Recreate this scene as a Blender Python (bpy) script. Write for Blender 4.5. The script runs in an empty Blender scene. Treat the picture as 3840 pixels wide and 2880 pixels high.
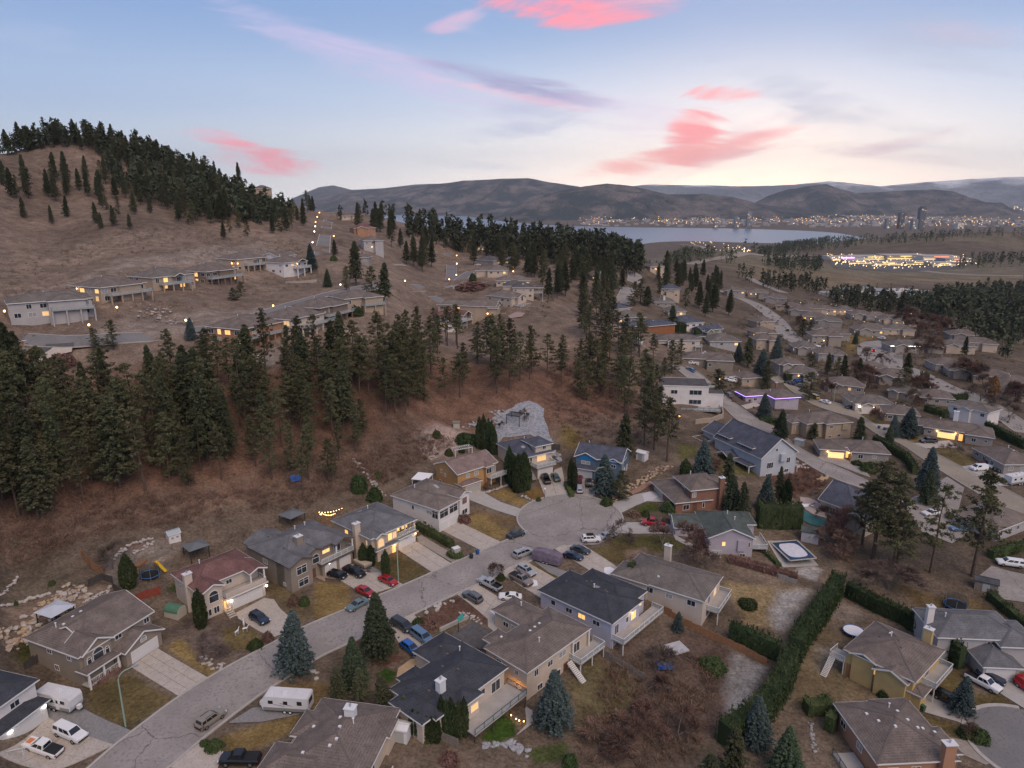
import bpy, bmesh, math, random
import numpy as np
from mathutils import Vector, Matrix

R = math.radians
sc = bpy.context.scene
COL = sc.collection
rng = np.random.default_rng(7)
random.seed(7)

# ------------------------------------------------------------------ camera
cam_d = bpy.data.cameras.new('camera')
cam_d.lens = 25.0
cam_d.sensor_width = 36.0
cam_d.clip_start = 1.0
cam_d.clip_end = 80000.0
cam = bpy.data.objects.new('camera', cam_d)
COL.objects.link(cam)
cam.location = (0, 0, 79.2)
cam.rotation_euler = (R(90 - 14.7), 0, 0)
sc.camera = cam

# ------------------------------------------------------------------ render/view
sc.view_settings.view_transform = 'Standard'
sc.view_settings.look = 'None'
sc.view_settings.exposure = 0.36
sc.view_settings.gamma = 1.0
sc.view_settings.use_curve_mapping = False
try:
    sc.cycles.use_denoising = True
    sc.cycles.max_bounces = 6
    sc.cycles.diffuse_bounces = 2
    sc.cycles.glossy_bounces = 2
    sc.cycles.transmission_bounces = 3
    sc.cycles.volume_bounces = 0
    sc.cycles.transparent_max_bounces = 8
    sc.cycles.sample_clamp_indirect = 4.0
    sc.cycles.caustics_reflective = False
    sc.cycles.caustics_refractive = False
except Exception:
    pass

# bearings and heights of the clouds (degrees): azimuth,elevation,half length,half height,tilt,colour,density,seed,softness,stretch,grain
CLOUDS=[(4.5,13,7,1.3,-4,(1,.3,.36),.95,1,.5,5,.45),(7.5,13.4,8,.9,3,(.4,.32,.52),.75,2,.6,5,.4),(-3.9,12.3,2.6,.7,15,(.8,.48,.62),.7,3,.7,3,.6),(10.5,13.5,5,.7,4,(.95,.45,.5),.6,3,.7,3,.6),(-8.8,9.1,14,2,-15,(.66,.54,.76),.7,6,.8,7,.3),(-15.5,10.9,8,1,-22,(.6,.52,.74),.45,5,.8,7,.3),(.14,8.2,8.5,1.1,-12,(.34,.31,.52),.95,4,.7,7,.35),(.14,7.4,7.5,.45,-11,(.95,.56,.66),.7,5,.8,6,.4),(2.6,6,6,1.2,-10,(.46,.48,.66),.6,7,.9,4,.4),(-.56,4.8,5,.8,6,(.46,.5,.68),.6,8,.9,4,.4),(10.9,5.5,9,3,-12,(.78,.66,.82),.55,10,.9,6,.3),(16.4,3.2,9,2.6,10,(.98,.72,.72),.6,9,.9,6,.3),(13.6,4.5,2.8,2.2,42,(1.15,.36,.34),.95,8,.5,4,.4),(15.3,7.2,3.2,.8,-4,(1.1,.38,.38),.9,9,.6,4,.5),(12.1,2.98,8.5,1,10,(1.25,.48,.4),.95,10,.6,6,.35),(17.6,3.7,5,.9,20,(1.15,.52,.48),.75,11,.7,5,.45),(-18.9,2.98,4.8,1.4,-14,(1.05,.34,.38),.95,12,.55,5,.45),(-22,4.2,3.2,.6,-10,(.8,.48,.58),.6,13,.8,4,.5),(26,4.5,9,1.5,-16,(.52,.52,.62),.55,14,.9,6,.35),(20.8,7.1,8,1.3,-20,(.46,.5,.64),.6,15,.9,6,.35),(28.6,9.7,8,2.2,-14,(.44,.46,.58),.6,16,.9,5,.35),(30.6,10,5,.8,-10,(.66,.5,.6),.5,17,.9,5,.35),(28.6,3.8,6,.6,12,(.8,.52,.58),.6,17,.8,6,.4),(26.2,2.97,6,.8,-10,(.85,.66,.68),.5,18,.8,6,.4),(-3.4,2.46,5,.5,-4,(.6,.64,.74),.5,19,.9,6,.4)]
# surveyed spot heights (metres east,north,up; the street is level zero,the camera stands over the origin)
TERRAIN_PTS=[(-57.8,86.4,0),(-48.7,102.6,0),(-36,120,0),(-11.2,147.3,0),(15.8,166.7,0),(18,178,.4),(26.1,164.1,0),(-71.8,88.2,0),(-68.9,100,.2),(-58.9,124.2,.4),(-46.1,136.5,.4),(-30.9,151.1,.4),(-18.3,165.5,.6),(-8.5,184.9,1.2),(6,197.5,1.8),(26.7,187.7,1.4),(-88.5,122.9,4.2),(-104.5,133.9,7.2),(-94,117.5,3.6),(-84,136.4,4.8),(-84.3,146.9,6),(-75.7,150.5,4.2),(-56.4,164.5,3.6),(-39.7,186.8,6),(-25.3,209.1,7.2),(2.1,220.6,7.2),(5.3,229.7,10.8),(20.8,209.4,4.8),(42.4,209.4,4.8),(-107.9,146.2,12),(-84.4,159.3,10.8),(-62.4,177.9,10.8),(-36.9,211.5,13.2),(-152.9,213.6,33.4),(-144.5,223.2,33.6),(-123.1,240,33.9),(-82,225.6,30),(-69.9,254.4,32.3),(-55.9,278.4,34.4),(-95.5,314.4,36.9),(-60.2,348,36.9),(-154.3,235.2,38.2),(-145.1,259.2,40.9),(-138.2,288,40.4),(-128,314.4,40),(-121.2,336,40.5),(-107.2,355.2,40.6),(-207,306,47.9),(-181.8,330,51.8),(-163.4,372,55.4),(-251.1,384,61.8),(-224.7,414,68.2),(-173.1,414,60.5),(-293.8,480,86.9),(-254.7,504,87.3),(-346.6,576,125.4),(-355.6,528,109.8),(-306.4,600,121),(-274.1,624,108),(-228,600,88.9),(-172,498,70.5),(-162.4,576,70.9),(-146,504,62.7),(-107.8,414,50.1),(-152.8,600,59.5),(-95.8,474,51.8),(-147.2,672,65.4),(-94,576,53.1),(-28.4,342,16.2),(-10.2,338.4,22.5),(.9,342,23.7),(-34.3,402,27.2),(-48.3,552,33.4),(-62.2,468,34.4),(2.2,374.4,28.8),(-7.7,456,32.6),(-20.7,576,36.8),(18.5,296.4,15.6),(-1,260.4,18),(-17.6,246.7,14.4),(-18.6,262.9,19.2),(24.9,255.9,8.4),(41,319.9,19.2),(45.3,398.1,20.4),(47.8,238.5,4.8),(48.6,204.4,3.6),(74.3,450,23),(101.5,564,27),(68.6,330,15.1),(63.3,504,24.4),(61.4,241.8,7.2),(61.4,264.9,9.6),(83.1,271.1,4.2),(89.3,315.5,7.2),(117.4,480,8.3),(125.9,564,14.3),(67.7,202,3),(91.2,223,0),(106.7,296.9,1.2),(100.7,199.8,-.6),(143,232.8,-1.8),(145.3,193.5,-2.4),(132.1,242.9,-1.8),(58.3,166.7,0),(46.2,175.5,1.2),(36.2,156.5,0),(66.8,154,-3),(47.5,148.5,-1.8),(83.9,135.8,-4.8),(56.9,107.9,-6),(82.1,96.8,-6),(34.9,118.8,-4.2),(22.7,100.7,-4.8),(10.2,90.3,-3.6),(52.5,134.3,-3.8),(110.1,145.4,-4.8),(-7.6,92.1,-1.8),(-17.4,87,-.6),(1.1,100.9,-3.1),(19.6,117.1,-3),(19.3,137.5,-.2),(33.3,142.3,-.7),(-9.6,123.1,0),(-23.8,102.6,0),(168.3,428.7,-1.2),(154.5,332.3,-1.2),(200.9,299.3,-3.6),(302.1,415.9,-7.2),(208.4,586.6,-3.6),(263,502.9,-8.4),(342.8,523.6,-12),(215.4,671.1,-2.4),(396.9,766.7,-24),(585,820.2,-31.2),(536,1041.6,-36),(344.2,894.5,-18),(260.5,816,-1.6),(782.6,1104.3,-40.8),(823.7,1533.2,-54),(303.6,1200,-11.3),(609.1,1845.2,-60),(836.2,1876.7,-60),(1137.3,1697.1,-45.6),(-45.4,672,46.7),(-83.4,636,52.4),(20.3,720,37.6),(89.7,720,26.3),(127.4,672,18.2),(937.8,2463.6,-86.4),(1065.2,2400,-62.5),(1228.3,2280,-38.2),(1368.9,2160,-22.6),(1423.3,2040,-19.5),(902.2,3580,-134.4),(708.4,3525.9,-135.6),(-405.2,624,84),(-324.6,696,72),(-266.6,872.1,24),(-224.5,1056.4,-24),(-119.2,1133.8,-48),(0,1140,-72),(119.2,1133.8,-72),(229.2,1299.9,-72),(-653.6,1006.4,0),(-557.9,1196.3,-48),(-491.2,1606.6,-136.8),(-312.6,1772.7,-141.6),(-142.3,2035,-144),(79.6,2278.6,-146.4),(288.5,2744.9,-146.4),(-1267.9,2718.9,-150),(-1633.9,2516,-150),(600.7,3792.7,-142.8),(987,3958.8,-142.8),(1223.7,3766.2,-141.6),(1483.4,3671.6,-140.4),(1634.4,3207.6,-132),(1895.3,2918.6,-120),(1410.7,1941.6,-54),(-3600,6235.4,-192),(-2462.5,6765.8,-192),(-1041.9,5908.8,-180),(0,5040,-162),(418.3,4781.7,-158.4),(833.5,4727.1,-156),(1304.4,4868.3,-150),(1682.7,4623.3,-145.2),(1903.5,4275.4,-139.2),(2084.5,3920.3,-133.2),(2352.8,3623.1,-129.6),(-8400,14549.2,-180),(-4348.2,16227.6,-180),(-941.3,10758.9,-134.4),(0,7200,-132),(410.2,5865.7,-134.4),(969,5495.2,-134.4),(1434.9,5355.1,-134.4),(1867.4,5130.7,-134.4),(2231.4,4785.3,-133.2),(2580,4468.7,-129.6),(2962.4,4077.4,-126),(836.7,9563.5,-129.6),(2484.7,9272.9,-129.6),(4057.1,8700.6,-127.2),(5506.3,7863.9,-120),(1464.2,16736.1,-129.6),(5745.9,15786.8,-126),(9874.8,13591.5,-120),(0,16800,-132),(-96.4,107,14.4),(-152.6,169.4,40.8),(-224.8,249.7,60),(-385.4,428.1,120),(-642.4,713.4,84),(-48.2,53.5,2.4),(-2007.4,2229.4,-120),(-11241.4,12484.8,-144),(48.2,53.5,-4.8),(96.4,107,-6),(160.6,178.4,-4.8),(321.2,356.7,-14.4),(642.4,713.4,-36),(1365,1516,-30),(2408.9,2675.3,-96),(11241.4,12484.8,-114),(-12.3,33.8,-.6),(0,36,-2.4),(12.3,33.8,-4.8),(-12,13.4,0),(12,13.4,-4.8),(0,14.4,-2.4),(0,66,-3),(-23.8,65.4,0)]

# ------------------------------------------------------------------ sky at dusk
world = bpy.data.worlds.new('World')
sc.world = world
world.use_nodes = True
wt = world.node_tree
wt.nodes.clear()
def wn(t, **kw):
    n = wt.nodes.new(t)
    for k, v in kw.items():
        setattr(n, k, v)
    return n
def wl(a, b): wt.links.new(a, b)
def wmath(op, a, b=None, c=None, clamp=False):
    n = wn('ShaderNodeMath', operation=op, use_clamp=clamp)
    for i, v in enumerate((a, b, c)):
        if v is None: continue
        if isinstance(v, (int, float)): n.inputs[i].default_value = v
        else: wl(v, n.inputs[i])
    return n.outputs[0]
tc = wn('ShaderNodeTexCoord')
sep=wn('ShaderNodeSeparateXYZ'); wl(tc.outputs['Generated'],sep.inputs[0])
AZ=wmath('MULTIPLY',wmath('ARCTAN2',sep.outputs[0],sep.outputs[1]),57.29578)      # degrees right of north
EL=wmath('MULTIPLY',wmath('ARCSINE',sep.outputs[2]),57.29578)                       # degrees above the horizon
def ramp(fac, stops):
    n = wn('ShaderNodeValToRGB'); cr = n.color_ramp
    cr.interpolation = 'EASE'
    while len(cr.elements) < len(stops): cr.elements.new(0.5)
    for e, (p, c) in zip(cr.elements, stops):
        e.position = p; e.color = (*c, 1)
    wl(fac, n.inputs[0]); return n.outputs[0]
def mixc(fac, a, b, mode='MIX'):
    n = wn('ShaderNodeMix', data_type='RGBA', blend_type=mode)
    if isinstance(fac, (int, float)): n.inputs[0].default_value = fac
    else: wl(fac, n.inputs[0])
    for i, v in ((6, a), (7, b)):
        if isinstance(v, tuple): n.inputs[i].default_value = (*v, 1)
        else: wl(v, n.inputs[i])
    return n.outputs[2]
SUN_AZ, SUN_EL = 150.0, 48.0
nish = wn('ShaderNodeTexSky', sky_type='NISHITA')
nish.sun_disc = False
nish.sun_elevation = R(4.0)
nish.sun_rotation = R(18.0)
nish.altitude = 400
nish_c = mixc(1.0, nish.outputs[0], (0.10, 0.10, 0.10), 'MULTIPLY')
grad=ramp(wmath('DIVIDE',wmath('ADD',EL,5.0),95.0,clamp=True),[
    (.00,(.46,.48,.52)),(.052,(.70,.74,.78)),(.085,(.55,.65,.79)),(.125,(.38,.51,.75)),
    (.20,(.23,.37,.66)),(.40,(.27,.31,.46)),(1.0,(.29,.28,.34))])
# the afterglow: the horizon is palest where the sun went down,right of north
glow=wmath('POWER',wmath('MAXIMUM',wmath('COSINE',wmath('MULTIPLY',wmath('SUBTRACT',AZ,18.0),.0174533)),.0),5.0)
low=wmath('POWER',wmath('SUBTRACT',1.0,wmath('DIVIDE',EL,12.0,clamp=True),clamp=True),1.6)
sky_c=mixc(wmath('MULTIPLY',wmath('MULTIPLY',glow,low),.92),grad,(1.55,1.42,1.34))
sky_c=mixc(wmath('MULTIPLY',wmath('SUBTRACT',1.0,glow),.35),sky_c,mixc(1.0,sky_c,(.78,.82,.88),'MULTIPLY'))
sky_c = mixc(0.12, sky_c, nish_c)
def noise(vec, scale, detail, rough, dist=0.0):
    n = wn('ShaderNodeTexNoise')
    n.inputs['Scale'].default_value=scale; n.inputs['Detail'].default_value=detail
    n.inputs['Roughness'].default_value=rough; n.inputs['Distortion'].default_value=dist
    wl(vec, n.inputs['Vector']); return n.outputs['Fac']
def smooth(v, lo, hi):
    n = wn('ShaderNodeMapRange', interpolation_type='SMOOTHSTEP')
    wl(v,n.inputs[0]); n.inputs[1].default_value=lo; n.inputs[2].default_value=hi
    return n.outputs[0]
NZ = []
for st,ns,tilt,sd in ((7.0,.62,-.13,3.0),(5.0,.62,.20,9.0)):
    cv=wn('ShaderNodeCombineXYZ'); wl(wmath('DIVIDE',AZ,st),cv.inputs[0]); wl(wmath('ADD',EL,wmath('MULTIPLY',AZ,-tilt)),cv.inputs[1]); cv.inputs[2].default_value=sd
    NZ.append(wmath('SUBTRACT',noise(cv.outputs[0],ns,5.0,.6,.9),.5))
def cloud(col,az,el,ra,re,rot,colr,dens,seed,soft=.5,stretch=4.0,nscale=.35):
    """one drift of cloud at a bearing and height,torn along its length"""
    c, s = math.cos(R(rot)), math.sin(R(rot))
    da = wmath('SUBTRACT', AZ, az); de = wmath('SUBTRACT', EL, el)
    lx=wmath('ADD',wmath('MULTIPLY',da,c),wmath('MULTIPLY',de,s))
    ly=wmath('SUBTRACT',wmath('MULTIPLY',de,c),wmath('MULTIPLY',da,s))
    nz = NZ[int(seed) % 2]
    ex = wmath('DIVIDE', lx, ra); ey = wmath('DIVIDE', ly, re)
    d2=wmath('ADD',wmath('MULTIPLY',ex,ex),wmath('MULTIPLY',ey,ey))
    m = wmath('SUBTRACT', 1.0, d2)
    m = wmath('ADD', m, wmath('MULTIPLY', nz, 3.6))
    f = wmath('MULTIPLY', smooth(m, 0.0, soft * 2.2), dens)
    core = smooth(d2, 1.9, 0.4)
    return mixc(wmath('MULTIPLY', f, core), col, colr)
for c in CLOUDS: sky_c = cloud(sky_c, *c)
# thin high cirrus everywhere else in the sky
sky_c=mixc(wmath('MULTIPLY',smooth(NZ[0],.04,.30),.22),sky_c,(.62,.60,.74))
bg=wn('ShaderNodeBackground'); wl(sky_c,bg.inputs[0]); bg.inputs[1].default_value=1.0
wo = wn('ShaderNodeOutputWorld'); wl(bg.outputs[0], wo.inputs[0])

sun_d = bpy.data.lights.new('sun', 'SUN')
sun_d.energy = 1.7
sun_d.angle = R(45)
sun_d.color = (1.0, 0.79, 0.63)
sun = bpy.data.objects.new('sun', sun_d)
COL.objects.link(sun)
sun.rotation_euler = (R(90 - SUN_EL), 0, R(180 - SUN_AZ))
try:
    world.cycles.sampling_method = 'MANUAL'
    world.cycles.sample_map_resolution = 256
except Exception:
    pass

# ------------------------------------------------------------------ materials
MATS = {}
def mat(name,col,rough=.8,col2=None,scale=3.0,detail=4.0,bump=.0,bscale=None,spec=.3,metal=.0,emit=None,estr=.0,alpha=None,
        coat=.0,trans=.0,fleck=None,fscale=40.0,coord='Object',contrast=(.35,.65)):
    if name in MATS: return MATS[name]
    m = bpy.data.materials.new(name); m.use_nodes = True
    nt = m.node_tree; b = nt.nodes['Principled BSDF']
    b.inputs['Base Color'].default_value = (*col, 1)
    b.inputs['Roughness'].default_value = rough
    b.inputs['Specular IOR Level'].default_value = spec
    b.inputs['Metallic'].default_value = metal
    if coat: b.inputs['Coat Weight'].default_value=coat; b.inputs['Coat Roughness'].default_value=.08
    if alpha is not None: b.inputs['Alpha'].default_value = alpha
    if emit:
        b.inputs['Emission Color'].default_value=(*emit,1); b.inputs['Emission Strength'].default_value=estr
    tcn = nt.nodes.new('ShaderNodeTexCoord')
    out = None
    if col2 is not None:
        n=nt.nodes.new('ShaderNodeTexNoise'); n.inputs['Scale'].default_value=scale; n.inputs['Detail'].default_value=detail
        n.inputs['Roughness'].default_value = 0.62
        nt.links.new(tcn.outputs[coord], n.inputs['Vector'])
        r=nt.nodes.new('ShaderNodeMapRange'); r.inputs[1].default_value,r.inputs[2].default_value=contrast
        nt.links.new(n.outputs['Fac'], r.inputs[0])
        mx = nt.nodes.new('ShaderNodeMix'); mx.data_type = 'RGBA'
        mx.inputs[6].default_value=(*col,1); mx.inputs[7].default_value=(*col2,1)
        nt.links.new(r.outputs[0], mx.inputs[0]); out = mx.outputs[2]
    if fleck is not None:
        n=nt.nodes.new('ShaderNodeTexNoise'); n.inputs['Scale'].default_value=fscale; n.inputs['Detail'].default_value=2.0
        nt.links.new(tcn.outputs[coord], n.inputs['Vector'])
        r=nt.nodes.new('ShaderNodeMapRange'); r.inputs[1].default_value=.52; r.inputs[2].default_value=.68
        nt.links.new(n.outputs['Fac'], r.inputs[0])
        mx=nt.nodes.new('ShaderNodeMix'); mx.data_type='RGBA'; mx.inputs[7].default_value=(*fleck,1)
        if out is not None: nt.links.new(out, mx.inputs[6])
        else: mx.inputs[6].default_value = (*col, 1)
        nt.links.new(r.outputs[0], mx.inputs[0]); out = mx.outputs[2]
    if out is not None: nt.links.new(out, b.inputs['Base Color'])
    if bump:
        n=nt.nodes.new('ShaderNodeTexNoise'); n.inputs['Scale'].default_value=bscale or scale*4; n.inputs['Detail'].default_value=4
        nt.links.new(tcn.outputs[coord], n.inputs['Vector'])
        bp=nt.nodes.new('ShaderNodeBump'); bp.inputs['Strength'].default_value=bump; bp.inputs['Distance'].default_value=.1
        nt.links.new(n.outputs['Fac'],bp.inputs['Height']); nt.links.new(bp.outputs[0],b.inputs['Normal'])
    MATS[name] = m
    return m
def shade(c, k): return tuple(min(1.0, x * k) for x in c)
def roof_mat(key, c):
    # asphalt shingle: mottled tabs and faint courses
    name = 'shingle_' + key
    if name in MATS: return MATS[name]
    m=mat(name,shade(c,.74),.92,shade(c,1.18),scale=.45,detail=8,bump=.5,bscale=9,spec=.15,fleck=shade(c,.6),fscale=5.0)
    nt = m.node_tree; b = nt.nodes['Principled BSDF']
    src = b.inputs['Base Color'].links[0].from_socket
    w=nt.nodes.new('ShaderNodeTexWave'); w.wave_type='BANDS'; w.bands_direction='Z'; w.inputs['Scale'].default_value=2.2
    w.inputs['Distortion'].default_value=1.2; w.inputs['Detail'].default_value=2
    t=nt.nodes.new('ShaderNodeTexCoord'); nt.links.new(t.outputs['Object'],w.inputs['Vector'])
    r=nt.nodes.new('ShaderNodeMapRange'); r.inputs[3].default_value=.86; r.inputs[4].default_value=1.06
    nt.links.new(w.outputs['Fac'], r.inputs[0])
    mx=nt.nodes.new('ShaderNodeMix'); mx.data_type='RGBA'; mx.blend_type='MULTIPLY'; mx.inputs[0].default_value=1.0
    nt.links.new(src,mx.inputs[6]); nt.links.new(r.outputs[0],mx.inputs[7]); nt.links.new(mx.outputs[2],b.inputs['Base Color'])
    return m
def wall_mat(key, c):
    return mat('stucco_'+key,shade(c,.92),.9,shade(c,1.06),scale=.4,detail=6,bump=.25,bscale=14,spec=.15)
ROOF={'brown': (.185,.152,.138),'taupe': (.205,.172,.155),'grey': (.165,.165,.178),'black': (.062,.067,.082),'charcoal': (.095,.098,.112),'red': (.195,.105,.098),
        'rose': (.245,.180,.165),'blue': (.098,.106,.140),'green': (.105,.125,.118),'greybrown': (.175,.155,.143),'dark': (.12,.112,.115)}
WALL={'taupe': (.28,.235,.19),'cream': (.56,.48,.41),'white': (.70,.66,.64),'grey': (.42,.40,.40),'tan': (.42,.33,.25),'orange': (.46,.275,.125),'brick': (.26,.135,.095),
        'blue': (.115,.165,.225),'lilac': (.42,.38,.43),'paleblue': (.47,.47,.56),'sand': (.55,.45,.36),'yellow': (.50,.37,.17),'stone': (.34,.29,.25),'clay': (.40,.22,.14),
        'brown': (.22,.16,.125),'redwood': (.30,.125,.062),'olive': (.26,.25,.2),'greyblue': (.46,.49,.54),'dusk': (.33,.30,.28)}
TRIM = mat('white_trim', (.72, .70, .68), 0.6)
TRIMD = mat('brown_trim', (.13, .10, .085), 0.6)
GLASS = mat('window_glass', (.025, .035, .05), 0.06, spec=0.9)
BLIND = mat('blind_glass', (.33, .33, .33), 0.25, spec=0.6)
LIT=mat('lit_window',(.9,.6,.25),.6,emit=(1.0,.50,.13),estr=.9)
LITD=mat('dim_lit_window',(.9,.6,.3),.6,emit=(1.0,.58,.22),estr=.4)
RAILGLASS=mat('rail_glass',(.45,.52,.55),.08,spec=.6,alpha=.35)
CONC=mat('concrete',(.40,.355,.315),.9,(.49,.44,.39),scale=.7,detail=7,bump=.15,bscale=12,fleck=(.33,.29,.26),fscale=3.0)
CONC2=mat('grey_concrete',(.36,.34,.325),.9,(.42,.40,.385),scale=.7,detail=7,bump=.15)
PEBBLE=mat('exposed_aggregate',(.27,.235,.205),.95,(.35,.31,.275),scale=1.2,detail=8,bump=.4,bscale=20)
GRAVEL=mat('grey_gravel',(.20,.195,.195),.95,(.29,.28,.28),scale=2.5,detail=8,bump=.6,bscale=22)
WHITEGRAVEL=mat('pale_gravel',(.24,.25,.28),.95,(.36,.37,.41),scale=.9,detail=9,bump=.7,bscale=9,fleck=(.18,.17,.18),fscale=1.5)
ASPHALT2=mat('dark_asphalt',(.075,.072,.075),.92,(.115,.11,.112),scale=1.0,detail=8,bump=.3,bscale=25)
METALW=mat('white_metal',(.74,.74,.76),.35,(.66,.66,.68),scale=1.0,spec=.5)
DARKMETAL = mat('dark_metal', (.03, .03, .034), 0.45, spec=0.5)
WOOD=mat('cedar_boards',(.24,.125,.065),.8,(.34,.18,.095),scale=2.0,bump=.3)
WOODG=mat('weathered_boards',(.19,.16,.135),.9,(.27,.235,.2),scale=2.0,bump=.3)
WOODD=mat('dark_boards',(.055,.05,.048),.8,(.09,.08,.075),scale=2.0,bump=.2)
STEEL=mat('galvanised_steel',(.42,.45,.46),.4,(.5,.53,.54),scale=2.0,metal=.6)
LAMPW=mat('lamp_warm',(1,.7,.35),.5,emit=(1.0,.55,.18),estr=6.0)
LAMPC=mat('lamp_white',(1,.95,.9),.5,emit=(1.0,.93,.85),estr=7.0)
LAMPP=mat('lamp_violet',(.6,.4,1),.5,emit=(.45,.25,1.0),estr=3.0)
LAMPR=mat('lamp_red',(1,.1,.05),.5,emit=(1.0,.05,.03),estr=5.0)

# ------------------------------------------------------------------ mesh helpers
class MB:
    """collects faces for ONE mesh"""
    def __init__(s): s.v = []; s.f = []
    def quad(s,a,b,c,d): n=len(s.v); s.v+=[a,b,c,d]; s.f.append((n,n+1,n+2,n+3)); return s
    def poly(s,pts): n=len(s.v); s.v+=list(pts); s.f.append(tuple(range(n,n+len(pts)))); return s
    def box(s, x0, y0, z0, x1, y1, z1):
        n = len(s.v)
        s.v+=[(x0,y0,z0),(x1,y0,z0),(x1,y1,z0),(x0,y1,z0),(x0,y0,z1),(x1,y0,z1),(x1,y1,z1),(x0,y1,z1)]
        s.f+=[(n,n+3,n+2,n+1),(n+4,n+5,n+6,n+7),(n,n+1,n+5,n+4),(n+1,n+2,n+6,n+5),(n+2,n+3,n+7,n+6),(n+3,n,n+4,n+7)]
        return s
    def bar(s, a, b, w, h=None):
        """a square bar from a to b"""
        a, b = Vector(a), Vector(b); h = h or w; d = b - a
        if d.length < 1e-6: return s
        d.normalize(); up=Vector((0,0,1)) if abs(d.z)<.95 else Vector((0,1,0))
        x=d.cross(up).normalized()*w/2; y=x.cross(d).normalized()*h/2
        n = len(s.v)
        for p in (a, b):
            for sx,sy in ((-1,-1),(1,-1),(1,1),(-1,1)): s.v.append(tuple(p+x*sx+y*sy))
        s.f+=[(n,n+1,n+2,n+3),(n+7,n+6,n+5,n+4)]+[(n+i,n+4+i,n+4+(i+1) % 4,n+(i+1) % 4) for i in range(4)]
        return s
    def tube(s, pts, radii, k=6, cap=True):
        n0 = len(s.v); m = len(pts)
        for i, p in enumerate(pts):
            p=Vector(p); a=Vector(pts[max(i-1,0)]); b=Vector(pts[min(i+1,m-1)]); d=(b-a).normalized()
            up=Vector((0,0,1)) if abs(d.z)<.9 else Vector((1,0,0))
            x = d.cross(up).normalized(); y = x.cross(d)
            r=radii[i] if isinstance(radii,(list,tuple)) else radii
            for j in range(k):
                t=2*math.pi*j/k; s.v.append(tuple(p+(x*math.cos(t)+y*math.sin(t))*r))
        for i in range(m - 1):
            for j in range(k):
                a = n0 + i * k + j; b = n0 + i * k + (j + 1) % k
                s.f.append((a, b, b + k, a + k))
        if cap: s.f+=[tuple(n0+j for j in range(k))[::-1],tuple(n0+(m-1)*k+j for j in range(k))]
        return s
    def lathe(s, prof, k=12, cx=0, cy=0):
        n0 = len(s.v)
        for r, z in prof:
            for j in range(k): t=2*math.pi*j/k; s.v.append((cx+r*math.cos(t),cy+r*math.sin(t),z))
        for i in range(len(prof) - 1):
            for j in range(k): a=n0+i*k+j; b=n0+i*k+(j+1) % k; s.f.append((a,b,b+k,a+k))
        s.f.append(tuple(n0+j for j in range(k))[::-1]); s.f.append(tuple(n0+(len(prof)-1)*k+j for j in range(k)))
        return s
    def mesh(s, name):
        m=bpy.data.meshes.new(name); m.from_pydata(s.v,[],s.f); m.validate(); m.update()
        return m
    def build(s,name,material,parent=None,**kw): return put(name,s.mesh(name),material,parent,**kw)
def put(name,mesh,material=None,parent=None,loc=None,rot=None,scale=None):
    o = bpy.data.objects.new(name, mesh); COL.objects.link(o)
    if material is not None:
        if not mesh.materials: mesh.materials.append(material)
        if mesh.materials[0] is not material:
            o.material_slots[0].link='OBJECT'; o.material_slots[0].material=material
    if parent is not None: o.parent = parent
    if loc is not None: o.location = loc
    if rot is not None: o.rotation_euler=rot if isinstance(rot,(tuple,list)) else (0,0,rot)
    if scale is not None: o.scale=scale if isinstance(scale,(tuple,list)) else (scale,)*3
    return o
def tag(o, label=None, cat=None, group=None, kind=None):
    if label: o['label'] = label
    if cat: o['category'] = cat
    if group: o['group'] = group
    if kind: o['kind'] = kind
    return o
def thing(name, label, cat, loc=(0, 0, 0), rz=0.0, group=None):
    o = bpy.data.objects.new(name, None); COL.objects.link(o)
    o.location=loc; o.rotation_euler=(0,0,rz); o.empty_display_size=.5
    return tag(o, label, cat, group)
def tri_mesh(name, V, smooth=False):
    """V: (n,3,3) triangles"""
    n = len(V); m = bpy.data.meshes.new(name)
    m.vertices.add(n*3); m.vertices.foreach_set('co',V.reshape(-1).astype(np.float32))
    m.loops.add(n*3); m.loops.foreach_set('vertex_index',np.arange(n*3,dtype=np.int32))
    m.polygons.add(n); m.polygons.foreach_set('loop_start',np.arange(0,n*3,3,dtype=np.int32))
    m.update(); m.validate(); return m
CACHE = {}
def cached(key, fn):
    if key not in CACHE: CACHE[key] = fn()
    return CACHE[key]

# ------------------------------------------------------------------ lie of the land
TP = np.array(TERRAIN_PTS)
def warp(x,y): return np.stack([np.arctan2(x,y)*3.2,np.log(np.hypot(x,y)+1e-6)*1.6],-1)
TQ = warp(TP[:, 0], TP[:, 1])
def tps(r2): return 0.5 * r2 * np.log(r2 + 1e-12)
def _solve():
    n = len(TQ); A = np.zeros((n + 3, n + 3))
    A[:n,:n]=tps(((TQ[:,None]-TQ[None])**2).sum(-1))+.0006*np.eye(n)
    A[:n,n]=1; A[:n,n+1:]=TQ; A[n,:n]=1; A[n+1:,:n]=TQ.T
    b = np.zeros(n + 3); b[:n] = TP[:, 2]
    return np.linalg.solve(A, b)
TW = _solve()
def ground(x, y):
    x = np.asarray(x, float); y = np.asarray(y, float); sh = x.shape
    q = warp(x.ravel(), y.ravel()); out = np.empty(len(q))
    for s in range(0, len(q), 20000):
        k = q[s:s + 20000]
        out[s:s+20000]=tps(((k[:,None]-TQ[None])**2).sum(-1)) @ TW[:-3]+TW[-3]+k @ TW[-2:]
    return out.reshape(sh)
def gz(x, y): return float(ground(np.array([x]), np.array([y]))[0])

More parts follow.
